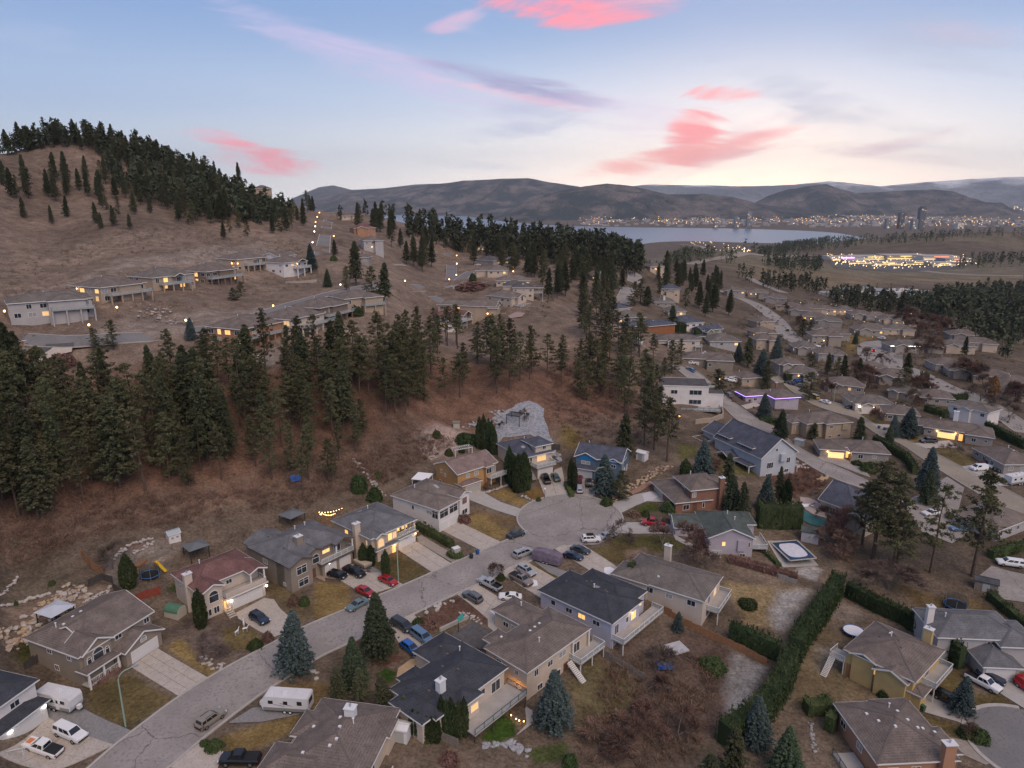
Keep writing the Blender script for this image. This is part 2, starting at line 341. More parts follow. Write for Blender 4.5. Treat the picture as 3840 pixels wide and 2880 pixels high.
# ------------------------------------------------------------------ houses
def cap_mat(rm):
    b = rm.name + '_cap'; key = rm.name.replace('shingle_', '')
    return mat(b, shade(ROOF[key], .72), .92) if key in ROOF else rm
OV = 0.5      # eave overhang
class Wing:
    def __init__(s,x0,y0,x1,y1,ze,kind='h',pitch=.36,zb=-4.0,ov=OV):
        s.x0,s.y0,s.x1,s.y1,s.ze,s.pitch,s.zb,s.ov=x0,y0,x1,y1,ze,pitch,zb,ov
        w, d = x1 - x0, y1 - y0
        if kind == 'h': kind = 'xhh' if w >= d else 'yhh'
        if kind == 'n': kind = 'nnn'
        s.kind = kind; s.half = (d if kind[0] == 'x' else w) / 2
    def height(s, x, y):
        if s.kind[0]=='n' or not (s.x0 <= x <= s.x1 and s.y0 <= y <= s.y1): return -99
        if s.kind[0] == 'f': return s.ze + 0.3
        dx = (x - s.x0, s.x1 - x); dy = (y - s.y0, s.y1 - y)
        if s.kind[0] == 'x': m = min(dy); e = dx
        else: m = min(dx); e = dy
        if s.kind[1] == 'h': m = min(m, e[0])
        if s.kind[2] == 'h': m = min(m, e[1])
        return s.ze + 0.16 + s.pitch * m
    def outline(s):
        """eave corners,ridge ends (.16 m thick slab above the eave)"""
        x0,x1,y0,y1=s.x0,s.x1,s.y0,s.y1; zr=s.ze+s.pitch*s.half
        if s.kind[0] == 'x':
            yc = (y0 + y1) / 2
            a=(x0+(s.half if s.kind[1]=='h' else 0),yc,zr); b=(x1-(s.half if s.kind[2]=='h' else 0),yc,zr)
        else:
            xc = (x0 + x1) / 2
            a=(xc,y0+(s.half if s.kind[1]=='h' else 0),zr); b=(xc,y1-(s.half if s.kind[2]=='h' else 0),zr)
        return a, b
    def roof(s, parent, rm, tm):
        x0, x1, y0, y1, z = s.x0, s.x1, s.y0, s.y1, s.ze
        m = MB(); f = MB(); T = 0.16
        c = [(x0, y0, z), (x1, y0, z), (x1, y1, z), (x0, y1, z)]
        if s.kind[0] == 'f':
            m.box(x0,y0,z,x1,y1,z+.3); r=m.build('roof',rm,parent)
            e = 0.03
            f.box(x0-e,y0-e,z+.05,x1+e,y0,z+.42).box(x0-e,y1,z+.05,x1+e,y1+e,z+.42).box(x0-e,y0,z+.05,x0,y1,z+.42).box(x1,y0,z+.05,x1+e,y1,z+.42)
            f.build('fascia', tm, r); return r
        a, b = s.outline()
        up = lambda p: (p[0], p[1], p[2] + T)
        if s.kind[0]=='x': long_=[(c[0],c[1],b,a),(c[2],c[3],a,b)]; ends=[(c[3],c[0],a),(c[1],c[2],b)]
        else: long_=[(c[1],c[2],b,a),(c[3],c[0],a,b)]; ends=[(c[0],c[1],a),(c[2],c[3],b)]
        for q in long_:
            m.quad(*[up(p) for p in q]); m.quad(*q[::-1])
            p, qn = q[0], q[1]; m.quad(p, qn, up(qn), up(p))
            f.bar((p[0],p[1],p[2]+.04),(qn[0],qn[1],qn[2]+.04),.07,.24)
        for i, e in enumerate(ends):
            if s.kind[1 + i] == 'h':
                m.poly([up(p) for p in e]); m.poly(e[::-1])
                f.bar((e[0][0],e[0][1],z+.042),(e[1][0],e[1][1],z+.042),.07,.24)
            else:
                m.quad(e[0],up(e[0]),up(e[2]),e[2]); m.quad(e[1],e[2],up(e[2]),up(e[1]))
                for p in (e[0],e[1]): f.bar((p[0],p[1],p[2]+.045),(e[2][0],e[2][1],e[2][2]+.045),.08,.25)
            if s.kind[1+i]=='h': m.quad(e[0],e[1],up(e[1]),up(e[0]))
        r = m.build('roof', rm, parent); f.build('fascia', tm, r)
        k=MB(); k.bar((a[0],a[1],a[2]+T),(b[0],b[1],b[2]+T),.34,.05)
        for i, e in enumerate(ends):
            if s.kind[1 + i] == 'h':
                for p in (e[0],e[1]): k.bar((p[0],p[1],p[2]+T),(e[2][0],e[2][1],e[2][2]+T),.3,.05)
        k.build('ridge_cap', cap_mat(rm), r)
        return r
    def wall(s, parent, wm):
        if s.zb is None: return None
        o=s.ov; x0,x1,y0,y1=s.x0+o,s.x1-o,s.y0+o,s.y1-o; zb,z=s.zb,s.ze
        if x1 - x0 < 0.3 or y1 - y0 < 0.3: return None
        m = MB()
        def side(a, b, gable, kind):
            if gable:
                t=z+s.pitch*o; mid=((a[0]+b[0])/2,(a[1]+b[1])/2)
                m.poly([(*a,zb),(*b,zb),(*b,t),(*mid,z+s.pitch*s.half-.02),(*a,t)])
            else: m.quad((*a, zb), (*b, zb), (*b, z), (*a, z))
        gx0=s.kind[0]=='x' and s.kind[1]=='g'; gx1=s.kind[0]=='x' and s.kind[2]=='g'
        gy0=s.kind[0]=='y' and s.kind[1]=='g'; gy1=s.kind[0]=='y' and s.kind[2]=='g'
        side((x0,y0),(x1,y0),gy0,0); side((x1,y0),(x1,y1),gx1,0); side((x1,y1),(x0,y1),gy1,0); side((x0,y1),(x0,y0),gx0,0)
        return m.build('wall', wm, parent)
    def at(s, face, t, z):
        """point on a wall face and the turn that points -y outwards"""
        o=s.ov; x0,x1,y0,y1=s.x0+o,s.x1-o,s.y0+o,s.y1-o
        if face == 'F': return (x0 + t * (x1 - x0), y0, z), 0.0
        if face == 'B': return (x1 - t * (x1 - x0), y1, z), math.pi
        if face=='R': return (x1,y0+t*(y1-y0),z),math.pi/2
        return (x0, y1 - t * (y1 - y0), z), -math.pi / 2
    def flen(s,face): return (s.x1-s.x0 if face in 'FB' else s.y1-s.y0)-2*s.ov

def frame_mesh(w, h, style):
    def mk():
        m = MB(); b = 0.09; hw, hh = w / 2, h / 2
        if style == 'a':      # round-headed
            r=hw; zs=hh-r; pts=[(-hw,-hh),(hw,-hh),(hw,zs)]+[(r*math.cos(t),zs+r*math.sin(t)) for t in np.linspace(0,math.pi,9)[1:-1]]+[(-hw,zs)]
            for p,q in zip(pts,pts[1:]+pts[:1]): m.bar((p[0],-.04,p[1]),(q[0],-.04,q[1]),b,b)
            m.bar((-hw, -.04, zs), (hw, -.04, zs), b * .8, b * .8)
        else:
            m.box(-hw,-.07,-hh,hw,0,-hh+b).box(-hw,-.07,hh-b,hw,0,hh).box(-hw,-.07,-hh+b,-hw+b,0,hh-b).box(hw-b,-.07,-hh+b,hw,0,hh-b)
            n={'r': 2,'3': 3,'1': 1,'4': 4,'g': 2}.get(style,2)
            for k in range(1,n): x=-hw+k*w/n; m.box(x-.035,-.065,-hh+b,x+.035,0,hh-b)
            if style=='g': m.box(-hw+b,-.062,hh*.35,hw-b,0,hh*.35+.07)
        return m.mesh('window')
    return cached(('fr', round(w, 2), round(h, 2), style), mk)
def pane_mesh(w, h, style):
    def mk():
        m = MB(); hw, hh = w / 2, h / 2
        if style == 'a':
            r = hw; zs = hh - r
            m.poly([(-hw,-.03,-hh),(hw,-.03,-hh),(hw,-.03,zs)]+[(r*math.cos(t),-.03,zs+r*math.sin(t)) for t in np.linspace(0,math.pi,9)[1:-1]]+[(-hw,-.03,zs)])
        else: m.quad((-hw,-.03,-hh),(hw,-.03,-hh),(hw,-.03,hh),(-hw,-.03,hh))
        return m.mesh('pane')
    return cached(('pn', round(w, 2), round(h, 2), style), mk)
def window(parent,wing,face,t,z,w=1.5,h=1.2,style='r',glass=None,trim=None,panes=True):
    p, r = wing.at(face, t, z)
    f=put('window',frame_mesh(w,h,style),trim or TRIM,parent,p,r)
    g = glass or GLASS
    n={'r': 2,'3': 3,'1': 1,'4': 4,'g': 2,'a': 1}.get(style,2) if panes else 1
    if n == 1: put('pane', pane_mesh(w - .1, h - .1, style), g, f)
    else:
        pw = w / n
        for k in range(n): put('pane',pane_mesh(pw-.06,h-.12,'1'),g,f,(-w/2+(k+.5)*pw,0,0))
    return f
GARD = mat('garage_door', (.66, .64, .63), 0.55)
GARDL = mat('grey_garage_door', (.42, .39, .36), 0.6)
def garage(parent,wing,face,t,w=4.9,h=2.2,z0=.0,m=None,sections=True):
    p, r = wing.at(face, t, z0)
    fr=cached(('gf',w,h),lambda: MB().box(-w/2-.14,-.06,0,-w/2,0,h+.14).box(w/2,-.06,0,w/2+.14,0,h+.14).box(-w/2,-.06,h,w/2,0,h+.14).mesh('garage_door'))
    d = put('garage_door', fr, TRIM, parent, p, r)
    n = 4 if sections else 1
    def sec():
        hh=h/n; q=MB().box(-w/2,-.035,.012,w/2,0,hh-.012)
        k = max(2, int(w / 1.2))
        for i in range(k): x=-w/2+(i+.5)*w/k; q.box(x-w/k*.4,-.05,hh*.2,x+w/k*.4,-.03,hh*.8)
        return q.mesh('door_section')
    for i in range(n): put('door_section',cached(('gs',w,h,n),sec),m or GARD,d,(0,0,i*h/n))
    return d
DOORM = mat('front_door', (.16, .08, .05), 0.5)
def door(parent, wing, face, t, z0=0.0, w=1.0, h=2.1, m=None):
    p, r = wing.at(face, t, z0)
    d=put('door',cached(('dr',w,h),lambda: MB().box(-w/2-.1,-.05,0,-w/2,0,h+.1).box(w/2,-.05,0,w/2+.1,0,h+.1).box(-w/2,-.05,h,w/2,0,h+.1).box(-w/2,-.03,0,w/2,0,h).mesh('door')),m or DOORM,parent,p,r)
    put('handle',cached('dh',lambda: MB().box(.3,-.09,.95,.36,-.03,1.1).mesh('handle')),STEEL,d)
    return d
def deck(parent,x0,y0,x1,y1,z,rails='FLR',zb=-4.0,glassy=True,rm=None,slab=None,posts=True,postm=None,name='deck',solid=None,stout=.16):
    rm = rm or TRIM
    d=MB().box(x0,y0,z-.22,x1,y1,z).build(name,slab or CONC2,parent)
    H = 1.05
    runs={'F': ((x0+.05,y0+.05),(x1-.05,y0+.05)),'B': ((x0+.05,y1-.05),(x1-.05,y1-.05)),'L': ((x0+.05,y0+.05),(x0+.05,y1-.05)),'R': ((x1-.05,y0+.05),(x1-.05,y1-.05))}
    for k in rails:
        a,b=runs[k]; n=max(1,int(round(math.hypot(b[0]-a[0],b[1]-a[1])/1.9))); m=MB()
        if solid is not None:
            m.bar((*a,z+.5),(*b,z+.5),.14,1.0); m.build('parapet',solid,d); continue
        m.bar((*a,z+H),(*b,z+H),.09,.06); m.bar((*a,z+.1),(*b,z+.1),.05,.05)
        for i in range(n + 1):
            x=a[0]+(b[0]-a[0])*i/n; y=a[1]+(b[1]-a[1])*i/n
            m.box(x - .04, y - .04, z, x + .04, y + .04, z + H)
        m.build('railing', rm, d)
        if glassy:
            MB().bar((*a,z+.58),(*b,z+.58),.02,.82).build('railing_glass',RAILGLASS,d)
        else:
            q=MB(); nb=max(2,int(math.hypot(b[0]-a[0],b[1]-a[1])/.3))
            for i in range(nb):
                x=a[0]+(b[0]-a[0])*(i+.5)/nb; y=a[1]+(b[1]-a[1])*(i+.5)/nb
                q.box(x-.015,y-.015,z+.1,x+.015,y+.015,z+H)
            tag(q.build('baluster', rm, d), kind='stuff')
    if posts:
        n = max(1, int((x1 - x0) / 3.6))
        for i in range(n + 1):
            x = x0 + .2 + (x1 - x0 - .4) * i / n
            MB().box(x-stout/2,y0+.12,zb,x+stout/2,y0+.12+stout,z-.22).build('post',postm or rm,parent)
    return d
def chimney(parent, x, y, w, d, z0, z1, m, cap=True):
    c=MB().box(x-w/2,y-d/2,z0,x+w/2,y+d/2,z1).build('chimney',m,parent)
    if cap:
        q=MB().box(x-w/2-.12,y-d/2-.12,z1,x+w/2+.12,y+d/2+.12,z1+.14); q.build('cap',METALW,c)
        MB().lathe([(.14,z1+.14),(.14,z1+.5),(.2,z1+.52),(.2,z1+.6)],8,x,y).build('flue',STEEL,c)
    return c
def vents(roofs, wings, pts, pm=METALW):
    for x, y, kind in pts:
        hs=[w.height(x,y) for w in wings]; k=int(np.argmax(hs)); z=hs[k]
        if z < -50: continue
        if kind=='v': put('vent',cached('vent',lambda: MB().box(-.2,-.2,-.15,.2,.2,.16).mesh('vent')),pm,roofs[k],(x,y,z))
        elif kind=='d': put('vent',cached('vent',None),TRIMD,roofs[k],(x,y,z))
        elif kind=='p': put('vent_pipe',cached('pipe',lambda: MB().lathe([(.1,-.3),(.1,.75),(.17,.8),(.17,.9)],8).mesh('vent_pipe')),pm,roofs[k],(x,y,z))
        elif kind == 's':
            w=wings[k]; dz=w.height(x,y+.3)-w.height(x,y-.3); dx=w.height(x+.3,y)-w.height(x-.3,y)
            put('skylight',cached('skyl',lambda: MB().box(-.45,-.75,0,.45,.75,.14).mesh('skylight')),BLIND,roofs[k],(x,y,z-.02),(math.atan(dz/.6),-math.atan(dx/.6),0))
def lamp(parent, p, m=None, r=.14, watts=0, col=(1, .6, .25)):
    o=put('lamp',cached(('lamp',r),lambda: MB().lathe([(r*.5,-r),(r,-r*.4),(r,r*.4),(r*.5,r)],8).mesh('lamp')),m or LAMPW,parent,p)
    if watts:
        l=bpy.data.lights.new('porch_light','POINT'); l.energy=watts; l.color=col; l.shadow_soft_size=.25
        q=bpy.data.objects.new('bulb',l); COL.objects.link(q); q.parent=parent; q.location=(p[0],p[1],p[2]); q['kind']='helper'
    return o
def stairs(parent, x0, x1, y0, z0, y1, z1, m, name='step'):
    """treads between (y0,z0) and (y1,z1) across x0..x1"""
    n = max(2, int(abs(z1 - z0) / .19))
    st=MB(); st.bar((x0,y0,z0-.1),(x0,y1,z1-.1),.06,.28); st.bar((x1,y0,z0-.1),(x1,y1,z1-.1),.06,.28)
    s = st.build('stair_stringer', m, parent)
    dy = (y1 - y0) / n
    for i in range(n):
        y = y0 + dy * (i + .5); z = z0 + (z1 - z0) * (i + 1) / n
        MB().box(x0,y-abs(dy)*.55,z-.06,x1,y+abs(dy)*.55,z).build(name,m,s)
    return s
RND = random.Random(5)
HOUSES = []
def house(name,label,p,rot,wings,wall,roof,feats=(),trim=None,auto='',storeys=2,sill=1.5,lit=.12,group=None,pm=None,detail=2,cat='house',upper=None):
    """wings: (x0,y0,x1,y1,eave[,roof kind,pitch,base]); feats: tuples run in order; auto: faces that get plain windows"""
    h = thing(name, label, cat, p, rot, group)
    _w=wings[0]; _cx,_cy=(_w[0]+_w[2])/2,(_w[1]+_w[3])/2; HOUSES.append((p[0]+_cx*math.cos(rot)-_cy*math.sin(rot),p[1]+_cx*math.sin(rot)+_cy*math.cos(rot),.62*max(_w[2]-_w[0],_w[3]-_w[1])))
    rm=roof_mat(roof,ROOF[roof]); wm=wall_mat(wall,WALL[wall]); tm=trim or TRIM
    W = []; RO = []
    for i, w in enumerate(wings):
        w = list(w); w[4] += 0.004 * i
        wg=Wing(*w); W.append(wg); RO.append(wg.roof(h,rm,tm) if wg.kind[0] != 'n' else None); wg.wall(h,wm)
    for face in auto:
        wg=next(w for w in W if w.zb is not None); L=wg.flen(face)
        n = max(1, int(L / 3.6))
        for s in range(storeys):
            z = wg.ze - 1.35 - 2.75 * s
            for i in range(n):
                if RND.random() < .16: continue
                t = (i + .5 + RND.uniform(-.12, .12)) / n
                ww=RND.choice([1.2,1.5,1.8])*(1.35 if detail==3 else 1); hh=RND.choice([1.1,1.3])*(1.45 if detail==3 else 1)
                rr=RND.random(); g=LIT if rr<lit*.6 else LITD if rr<lit else BLIND if rr>.8 else GLASS
                window(h,wg,face,t,z,ww,hh,'r',g,tm,panes=detail>1)
    for f in feats:
        k = f[0]; a = f[1:]
        if k == 'win': window(h, W[a[0]], *a[1:])
        elif k == 'gar': garage(h, W[a[0]], *a[1:])
        elif k == 'door': door(h, W[a[0]], *a[1:])
        elif k=='deck': deck(h,*a[0],**(a[1] if len(a)>1 else {}))
        elif k == 'chim': chimney(h, *a)
        elif k == 'vents': vents(RO, W, a[0], pm or METALW)
        elif k == 'lamp': lamp(h, *a)
        elif k == 'stairs': stairs(h, *a)
        elif k == 'box': MB().box(*a[1]).build(a[0], a[2], h)
        elif k == 'post':
            for x,y,z0,z1 in a[0]: MB().box(x-.13,y-.13,z0,x+.13,y+.13,z1).build('post',a[1] if len(a)>1 else tm,h)
    return h

# ------------------------------------------------------------------ plants
def foliage(name, c, c2, trans=0.25):
    m=mat(name,c,.85,c2,scale=.35,detail=3,spec=.12,contrast=(.3,.7))
    nt = m.node_tree; b = nt.nodes['Principled BSDF']
    oi=nt.nodes.new('ShaderNodeObjectInfo'); src=b.inputs['Base Color'].links[0].from_socket
    h=nt.nodes.new('ShaderNodeHueSaturation'); nt.links.new(src,h.inputs['Color'])
    r1=nt.nodes.new('ShaderNodeMapRange'); r1.inputs[3].default_value=.475; r1.inputs[4].default_value=.52; nt.links.new(oi.outputs['Random'],r1.inputs[0]); nt.links.new(r1.outputs[0],h.inputs['Hue'])
    r2=nt.nodes.new('ShaderNodeMapRange'); r2.inputs[3].default_value=.7; r2.inputs[4].default_value=1.35
    w=nt.nodes.new('ShaderNodeMath'); w.operation='FRACT'; mu=nt.nodes.new('ShaderNodeMath'); mu.operation='MULTIPLY'; mu.inputs[1].default_value=7.31
    nt.links.new(oi.outputs['Random'],mu.inputs[0]); nt.links.new(mu.outputs[0],w.inputs[0]); nt.links.new(w.outputs[0],r2.inputs[0]); nt.links.new(r2.outputs[0],h.inputs['Value'])
    nt.links.new(h.outputs[0], b.inputs['Base Color'])
    return m
PINE=foliage('pine_needles',(.075,.078,.040),(.120,.118,.064))
FIR = foliage('fir_needles', (.058, .068, .038), (.098, .104, .058))
SPRUCE=foliage('blue_spruce_needles',(.062,.090,.088),(.115,.150,.145))
GREENSPRUCE=foliage('spruce_needles',(.050,.075,.045),(.090,.120,.070))
CEDAR=foliage('cedar_sprays',(.030,.046,.020),(.056,.074,.032))
BUSHM=foliage('shrub_leaves',(.042,.066,.026),(.080,.105,.042))
RUSTM = foliage('rusty_leaves', (.16, .075, .03), (.24, .12, .05))
TWIG = foliage('bare_twigs', (.13, .098, .082), (.20, .155, .13))
TWIGR=foliage('red_bare_twigs',(.13,.078,.062),(.19,.12,.095))
BARK=mat('pine_bark',(.075,.055,.045),.9,(.14,.095,.07),scale=2.0,bump=.5)
BARKG=mat('grey_bark',(.12,.105,.095),.9,(.17,.15,.135),scale=2.0)
def flakes(P, size, g, flat=0.0, k=1):
    """k random triangles round each point; flat>0 keeps them near level"""
    P = np.repeat(P, k, 0); n = len(P)
    d = g.normal(size=(n, 3, 3)); d[:, :, 2] *= (1 - flat)
    d /= np.linalg.norm(d, axis=2, keepdims=True) + 1e-9
    s = size * g.uniform(.6, 1.3, (n, 1, 1))
    return P[:, None, :] + d * s
def conifer(seed,H=20.0,Rm=3.2,t0=.25,nb=120,clumps=6,k=7,size=.42,power=.8,droop=.15,ragged=.45,belly=.2,flat=.45):
    g = np.random.default_rng(seed); P = []
    ts = t0 + (1 - t0) * np.sort(g.uniform(0, 1, nb) ** .85)
    lop = g.uniform(0, 2 * np.pi); 
    for i, t in enumerate(ts):
        az = i * 2.399 + g.uniform(-.5, .5); s = (t - t0) / (1 - t0)
        prof = (1 - s) ** power * min(1, .35 + s / belly * .65) + .04
        L=Rm*prof*g.uniform(1-ragged,1.12)*(1+.12*math.cos(az-lop))
        u = np.linspace(.18, 1, clumps) ** .8
        x = np.cos(az) * L * u; y = np.sin(az) * L * u
        z=H*t+L*(.18*(1-s)*u-droop*u*u*2)+g.normal(0,.12,clumps)
        P.append(np.stack([x,y,z],1)+g.normal(0,.06*Rm*.5,(clumps,3)))
    P.append(np.stack([g.normal(0,.08,14),g.normal(0,.08,14),np.linspace(H*.93,H*1.0,14)],1))
    return flakes(np.concatenate(P), size, g, flat, k)
def pine_crown(seed,H=20.0,Rm=4.2,t0=.25,nb=66,power=.5,cl=.85,k=42,size=.29):
    """open crown of separate needle clumps on uneven limbs"""
    g=np.random.default_rng(seed); P=[]; bias=g.uniform(0,6.28); gap=g.uniform(0,6.28)
    for i in range(nb):
        t=t0+(1-t0)*((i+g.uniform(0,1))/nb)**.92; s=(t-t0)/(1-t0); az=i*2.399+g.uniform(-.7,.7)
        if g.uniform()<.16 or (math.cos(az-gap+3*s)>.8 and s<.7): continue
        L=Rm*((1-s)**power*min(1,.45+s*2.2)+.05)*g.uniform(.45,1.15)*(1+.22*math.cos(az-bias))
        for u in (np.linspace(.42,1,max(2,int(L/.9))) if L>1 else [.6]):
            c=np.array([math.cos(az)*L*u,math.sin(az)*L*u,H*t*.985+L*u*(.22-.30*(1-s)*u)])+g.normal(0,.18,3)
            r=cl*g.uniform(.6,1.2)*(.75+.35*(1-s)); d=g.normal(size=(k,3)); d/=np.linalg.norm(d,axis=1,keepdims=True); P.append(c+d*r*g.uniform(.3,1,(k,1))*np.array([1,1,.62]))
    P.append(np.stack([g.normal(0,.25,40),g.normal(0,.25,40),g.uniform(H*.93,H,40)],1))
    return flakes(np.concatenate(P), size, g, .2, 1)
def trunk_mesh(H, r, seed, lean=0.02):
    g = np.random.default_rng(seed); m = MB(); pts = []; rr = []
    for i in range(7):
        t=i/6; pts.append((g.normal(0,lean)*t*3,g.normal(0,lean)*t*3,-1.0+(H+.5)*t*.97)); rr.append(r*(1-t)**.8+.02)
    return m.tube(pts, rr, 7).mesh('trunk')
def bare(seed, H=7.0, spread=.75, depth=5, twigs=True):
    g = np.random.default_rng(seed); m = MB(); tw = []
    def grow(p, d, L, r, n):
        q=p+d*L*.55+Vector(g.normal(0,.03*L,3)); e=p+d*L+Vector(g.normal(0,.05*L,3))
        if n >= depth-3 or r>.02: m.tube([p,q,e],[r,r*.85,r*.65],4 if r>.03 else 3,cap=False)
        if n == 0:
            for _ in range(5):
                a=e+Vector(g.normal(0,.12,3)) ; dd=(d+Vector(g.normal(0,.55,3))).normalized(); b=a+dd*L*g.uniform(.7,1.3); w=Vector(g.normal(0,.035,3)); tw.append((p,b,b+w)); tw.append((q,a+dd*L*.8,a+dd*L*.8+w*1.3))
            return
        k = 3 if n > 1 else 4
        for i in range(k):
            nd=(d+Vector(g.normal(0,spread*.62,3))+Vector((0,0,.16))).normalized()
            grow(q+(e-q)*g.uniform(.2,1),nd,L*g.uniform(.62,.86),r*.62,n-1)
    grow(Vector((0,0,-.3)),Vector((0,0,1)),H*.28,H*.018,depth)
    T = np.array([[tuple(v) for v in t] for t in tw])
    return m.mesh('trunk'), tri_mesh('crown', T)
def column(seed, H=5.0, r=.7, n=2600, pointed=1.0):
    g=np.random.default_rng(seed); t=g.uniform(0,1,n)**.9; az=g.uniform(0,2*np.pi,n)
    prof=np.minimum(1,.72+t*1.2)*np.clip(1-np.clip((t-.45)/.55,0,1)**(1.5+pointed),.03,1)
    lob=1+.10*np.sin(az*3+seed)+.08*np.sin(az*5+7*t+seed)+g.normal(0,.05,n)
    P=np.stack([np.cos(az)*r*prof*lob,np.sin(az)*r*prof*lob,t*H],1)
    d = g.normal(size=(n, 3, 3)) * [.10, .10, .26]
    return np.concatenate([P[:, None] + d])
def column_core(H, r):
    return MB().lathe([(r*.55,-.2),(r*.82,H*.15),(r*.85,H*.45),(r*.6,H*.75),(r*.1,H*.97)],9).mesh('trunk')
def blob(seed, rx, ry, rz, n=1200, size=.16, lobes=.14):
    g=np.random.default_rng(seed); d=g.normal(size=(n,3)); d/=np.linalg.norm(d,axis=1,keepdims=True); d[:,2]=np.abs(d[:,2])*1.0-.12
    k=1+lobes*np.sin(d[:,0]*5+seed)*np.cos(d[:,1]*4-seed)+g.normal(0,.05,n)
    P = d * np.array([rx, ry, rz]) * k[:, None]
    return flakes(P, size, g, 0.1, 1)
def core_blob(rx, ry, rz):
    m=MB(); prof=[(max(.02,math.cos(a)),math.sin(a)) for a in np.linspace(-.4,1.45,7)]
    m.lathe([(r * .86, z * .86) for r, z in prof], 10)
    m.v=[(x*rx,y*ry,z*rz) for x,y,z in m.v]; return m.mesh('trunk')
KINDS = {}
def kind(key,crown,trunk,cm,tm): KINDS[key]=(crown,trunk,cm,tm)
for i in range(6):
    H = 20.0
    kind('pine%d' % i,tri_mesh('crown',pine_crown(10+i,H,[3.9,4.4,3.6,4.6,4.8,4.0][i],[.3,.18,.38,.24,.08,.28][i],[62,74,56,66,84,64][i],[.5,.6,.42,.5,.62,.55][i])),trunk_mesh(H,.3,i),PINE,BARK)
for i in range(3):
    kind('fir%d' % i,tri_mesh('crown',conifer(40+i,20.0,3.7+.3*i,.1,200,8,11,.32,power=.64,droop=.12,ragged=.5,belly=.1,flat=.35)),trunk_mesh(20.0,.28,9+i),FIR,BARK)
for i in range(2):
    kind('spruce%d' % i,tri_mesh('crown',conifer(60+i,10.0,2.9,.03,420,8,9,.21,power=.80,droop=.13,ragged=.2,belly=.06,flat=.5)),trunk_mesh(10.0,.2,20+i),SPRUCE,BARK)
    kind('gspruce%d' % i,KINDS['spruce%d' % i][0],KINDS['spruce%d' % i][1],GREENSPRUCE,BARK)
for i in range(3): kind('cedar%d' % i,tri_mesh('crown',column(80+i,5.0,.8,2300,[.3,1.2,.7][i])),column_core(5.0,.8),CEDAR,CEDAR)
for i in range(4):
    t,c=bare(100+i,7.0,[.7,.85,.6,.9][i]); kind('bare%d' % i,c,t,TWIG,BARKG); kind('rbare%d' % i,c,t,TWIGR,BARKG)
for i in range(2):
    kind('bush%d' % i,tri_mesh('crown',blob(120+i,1,1,.9,1100,.15)),core_blob(1,1,.9),BUSHM,BUSHM)
    kind('rust%d' % i,tri_mesh('crown',blob(130+i,1,1,.9,800,.16)),core_blob(.9,.9,.8),TWIGR,TWIGR)
kind('rusttree0',tri_mesh('crown',column(95,7.0,1.7,2600,.2) ),column_core(7.0,1.6),RUSTM,RUSTM)
BASEH={'pine': 20.0,'fir': 20.0,'spruce': 10.0,'gspruce': 10.0,'cedar': 5.0,'bare': 6.2,'rbare': 6.2,'bush': 1.0,'rust': 1.0,'rusttree': 7.0}
NAMES={'pine': ('pine_tree','tree'),'fir': ('fir_tree','tree'),'spruce': ('blue_spruce','tree'),'gspruce': ('spruce_tree','tree'),'cedar': ('cedar_tree','tree'),'bare': ('bare_tree','tree'),'rbare': ('bare_tree','tree'),  # the fir kind serves firs and also stands in for woodland pines
         'bush': ('shrub','shrub'),'rust': ('bare_shrub','shrub'),'rusttree': ('rusty_leaved_tree','tree')}
def plant(key, x, y, h, rz, label, group=None, width=1.0, z=None):
    """a tree of kind key (e.g. pine3), h metres tall"""
    stem_=key.rstrip('0123456789'); n,cat=NAMES[stem_]; s=h/BASEH[stem_]
    c, t, cm, tm = KINDS[key]
    o=thing(n,label,cat,(x,y,gz(x,y) if z is None else z),rz,group)
    if cat=='tree' and BASEH[stem_]==20.0: o.rotation_euler=(.035*math.sin(x*3.1),.035*math.cos(y*2.7),rz)
    if BASEH[stem_] == 1.0: width *= .62
    o.scale = (s * width, s * width, s)
    put('trunk', t, tm, o); put('crown', c, cm, o)
    return o
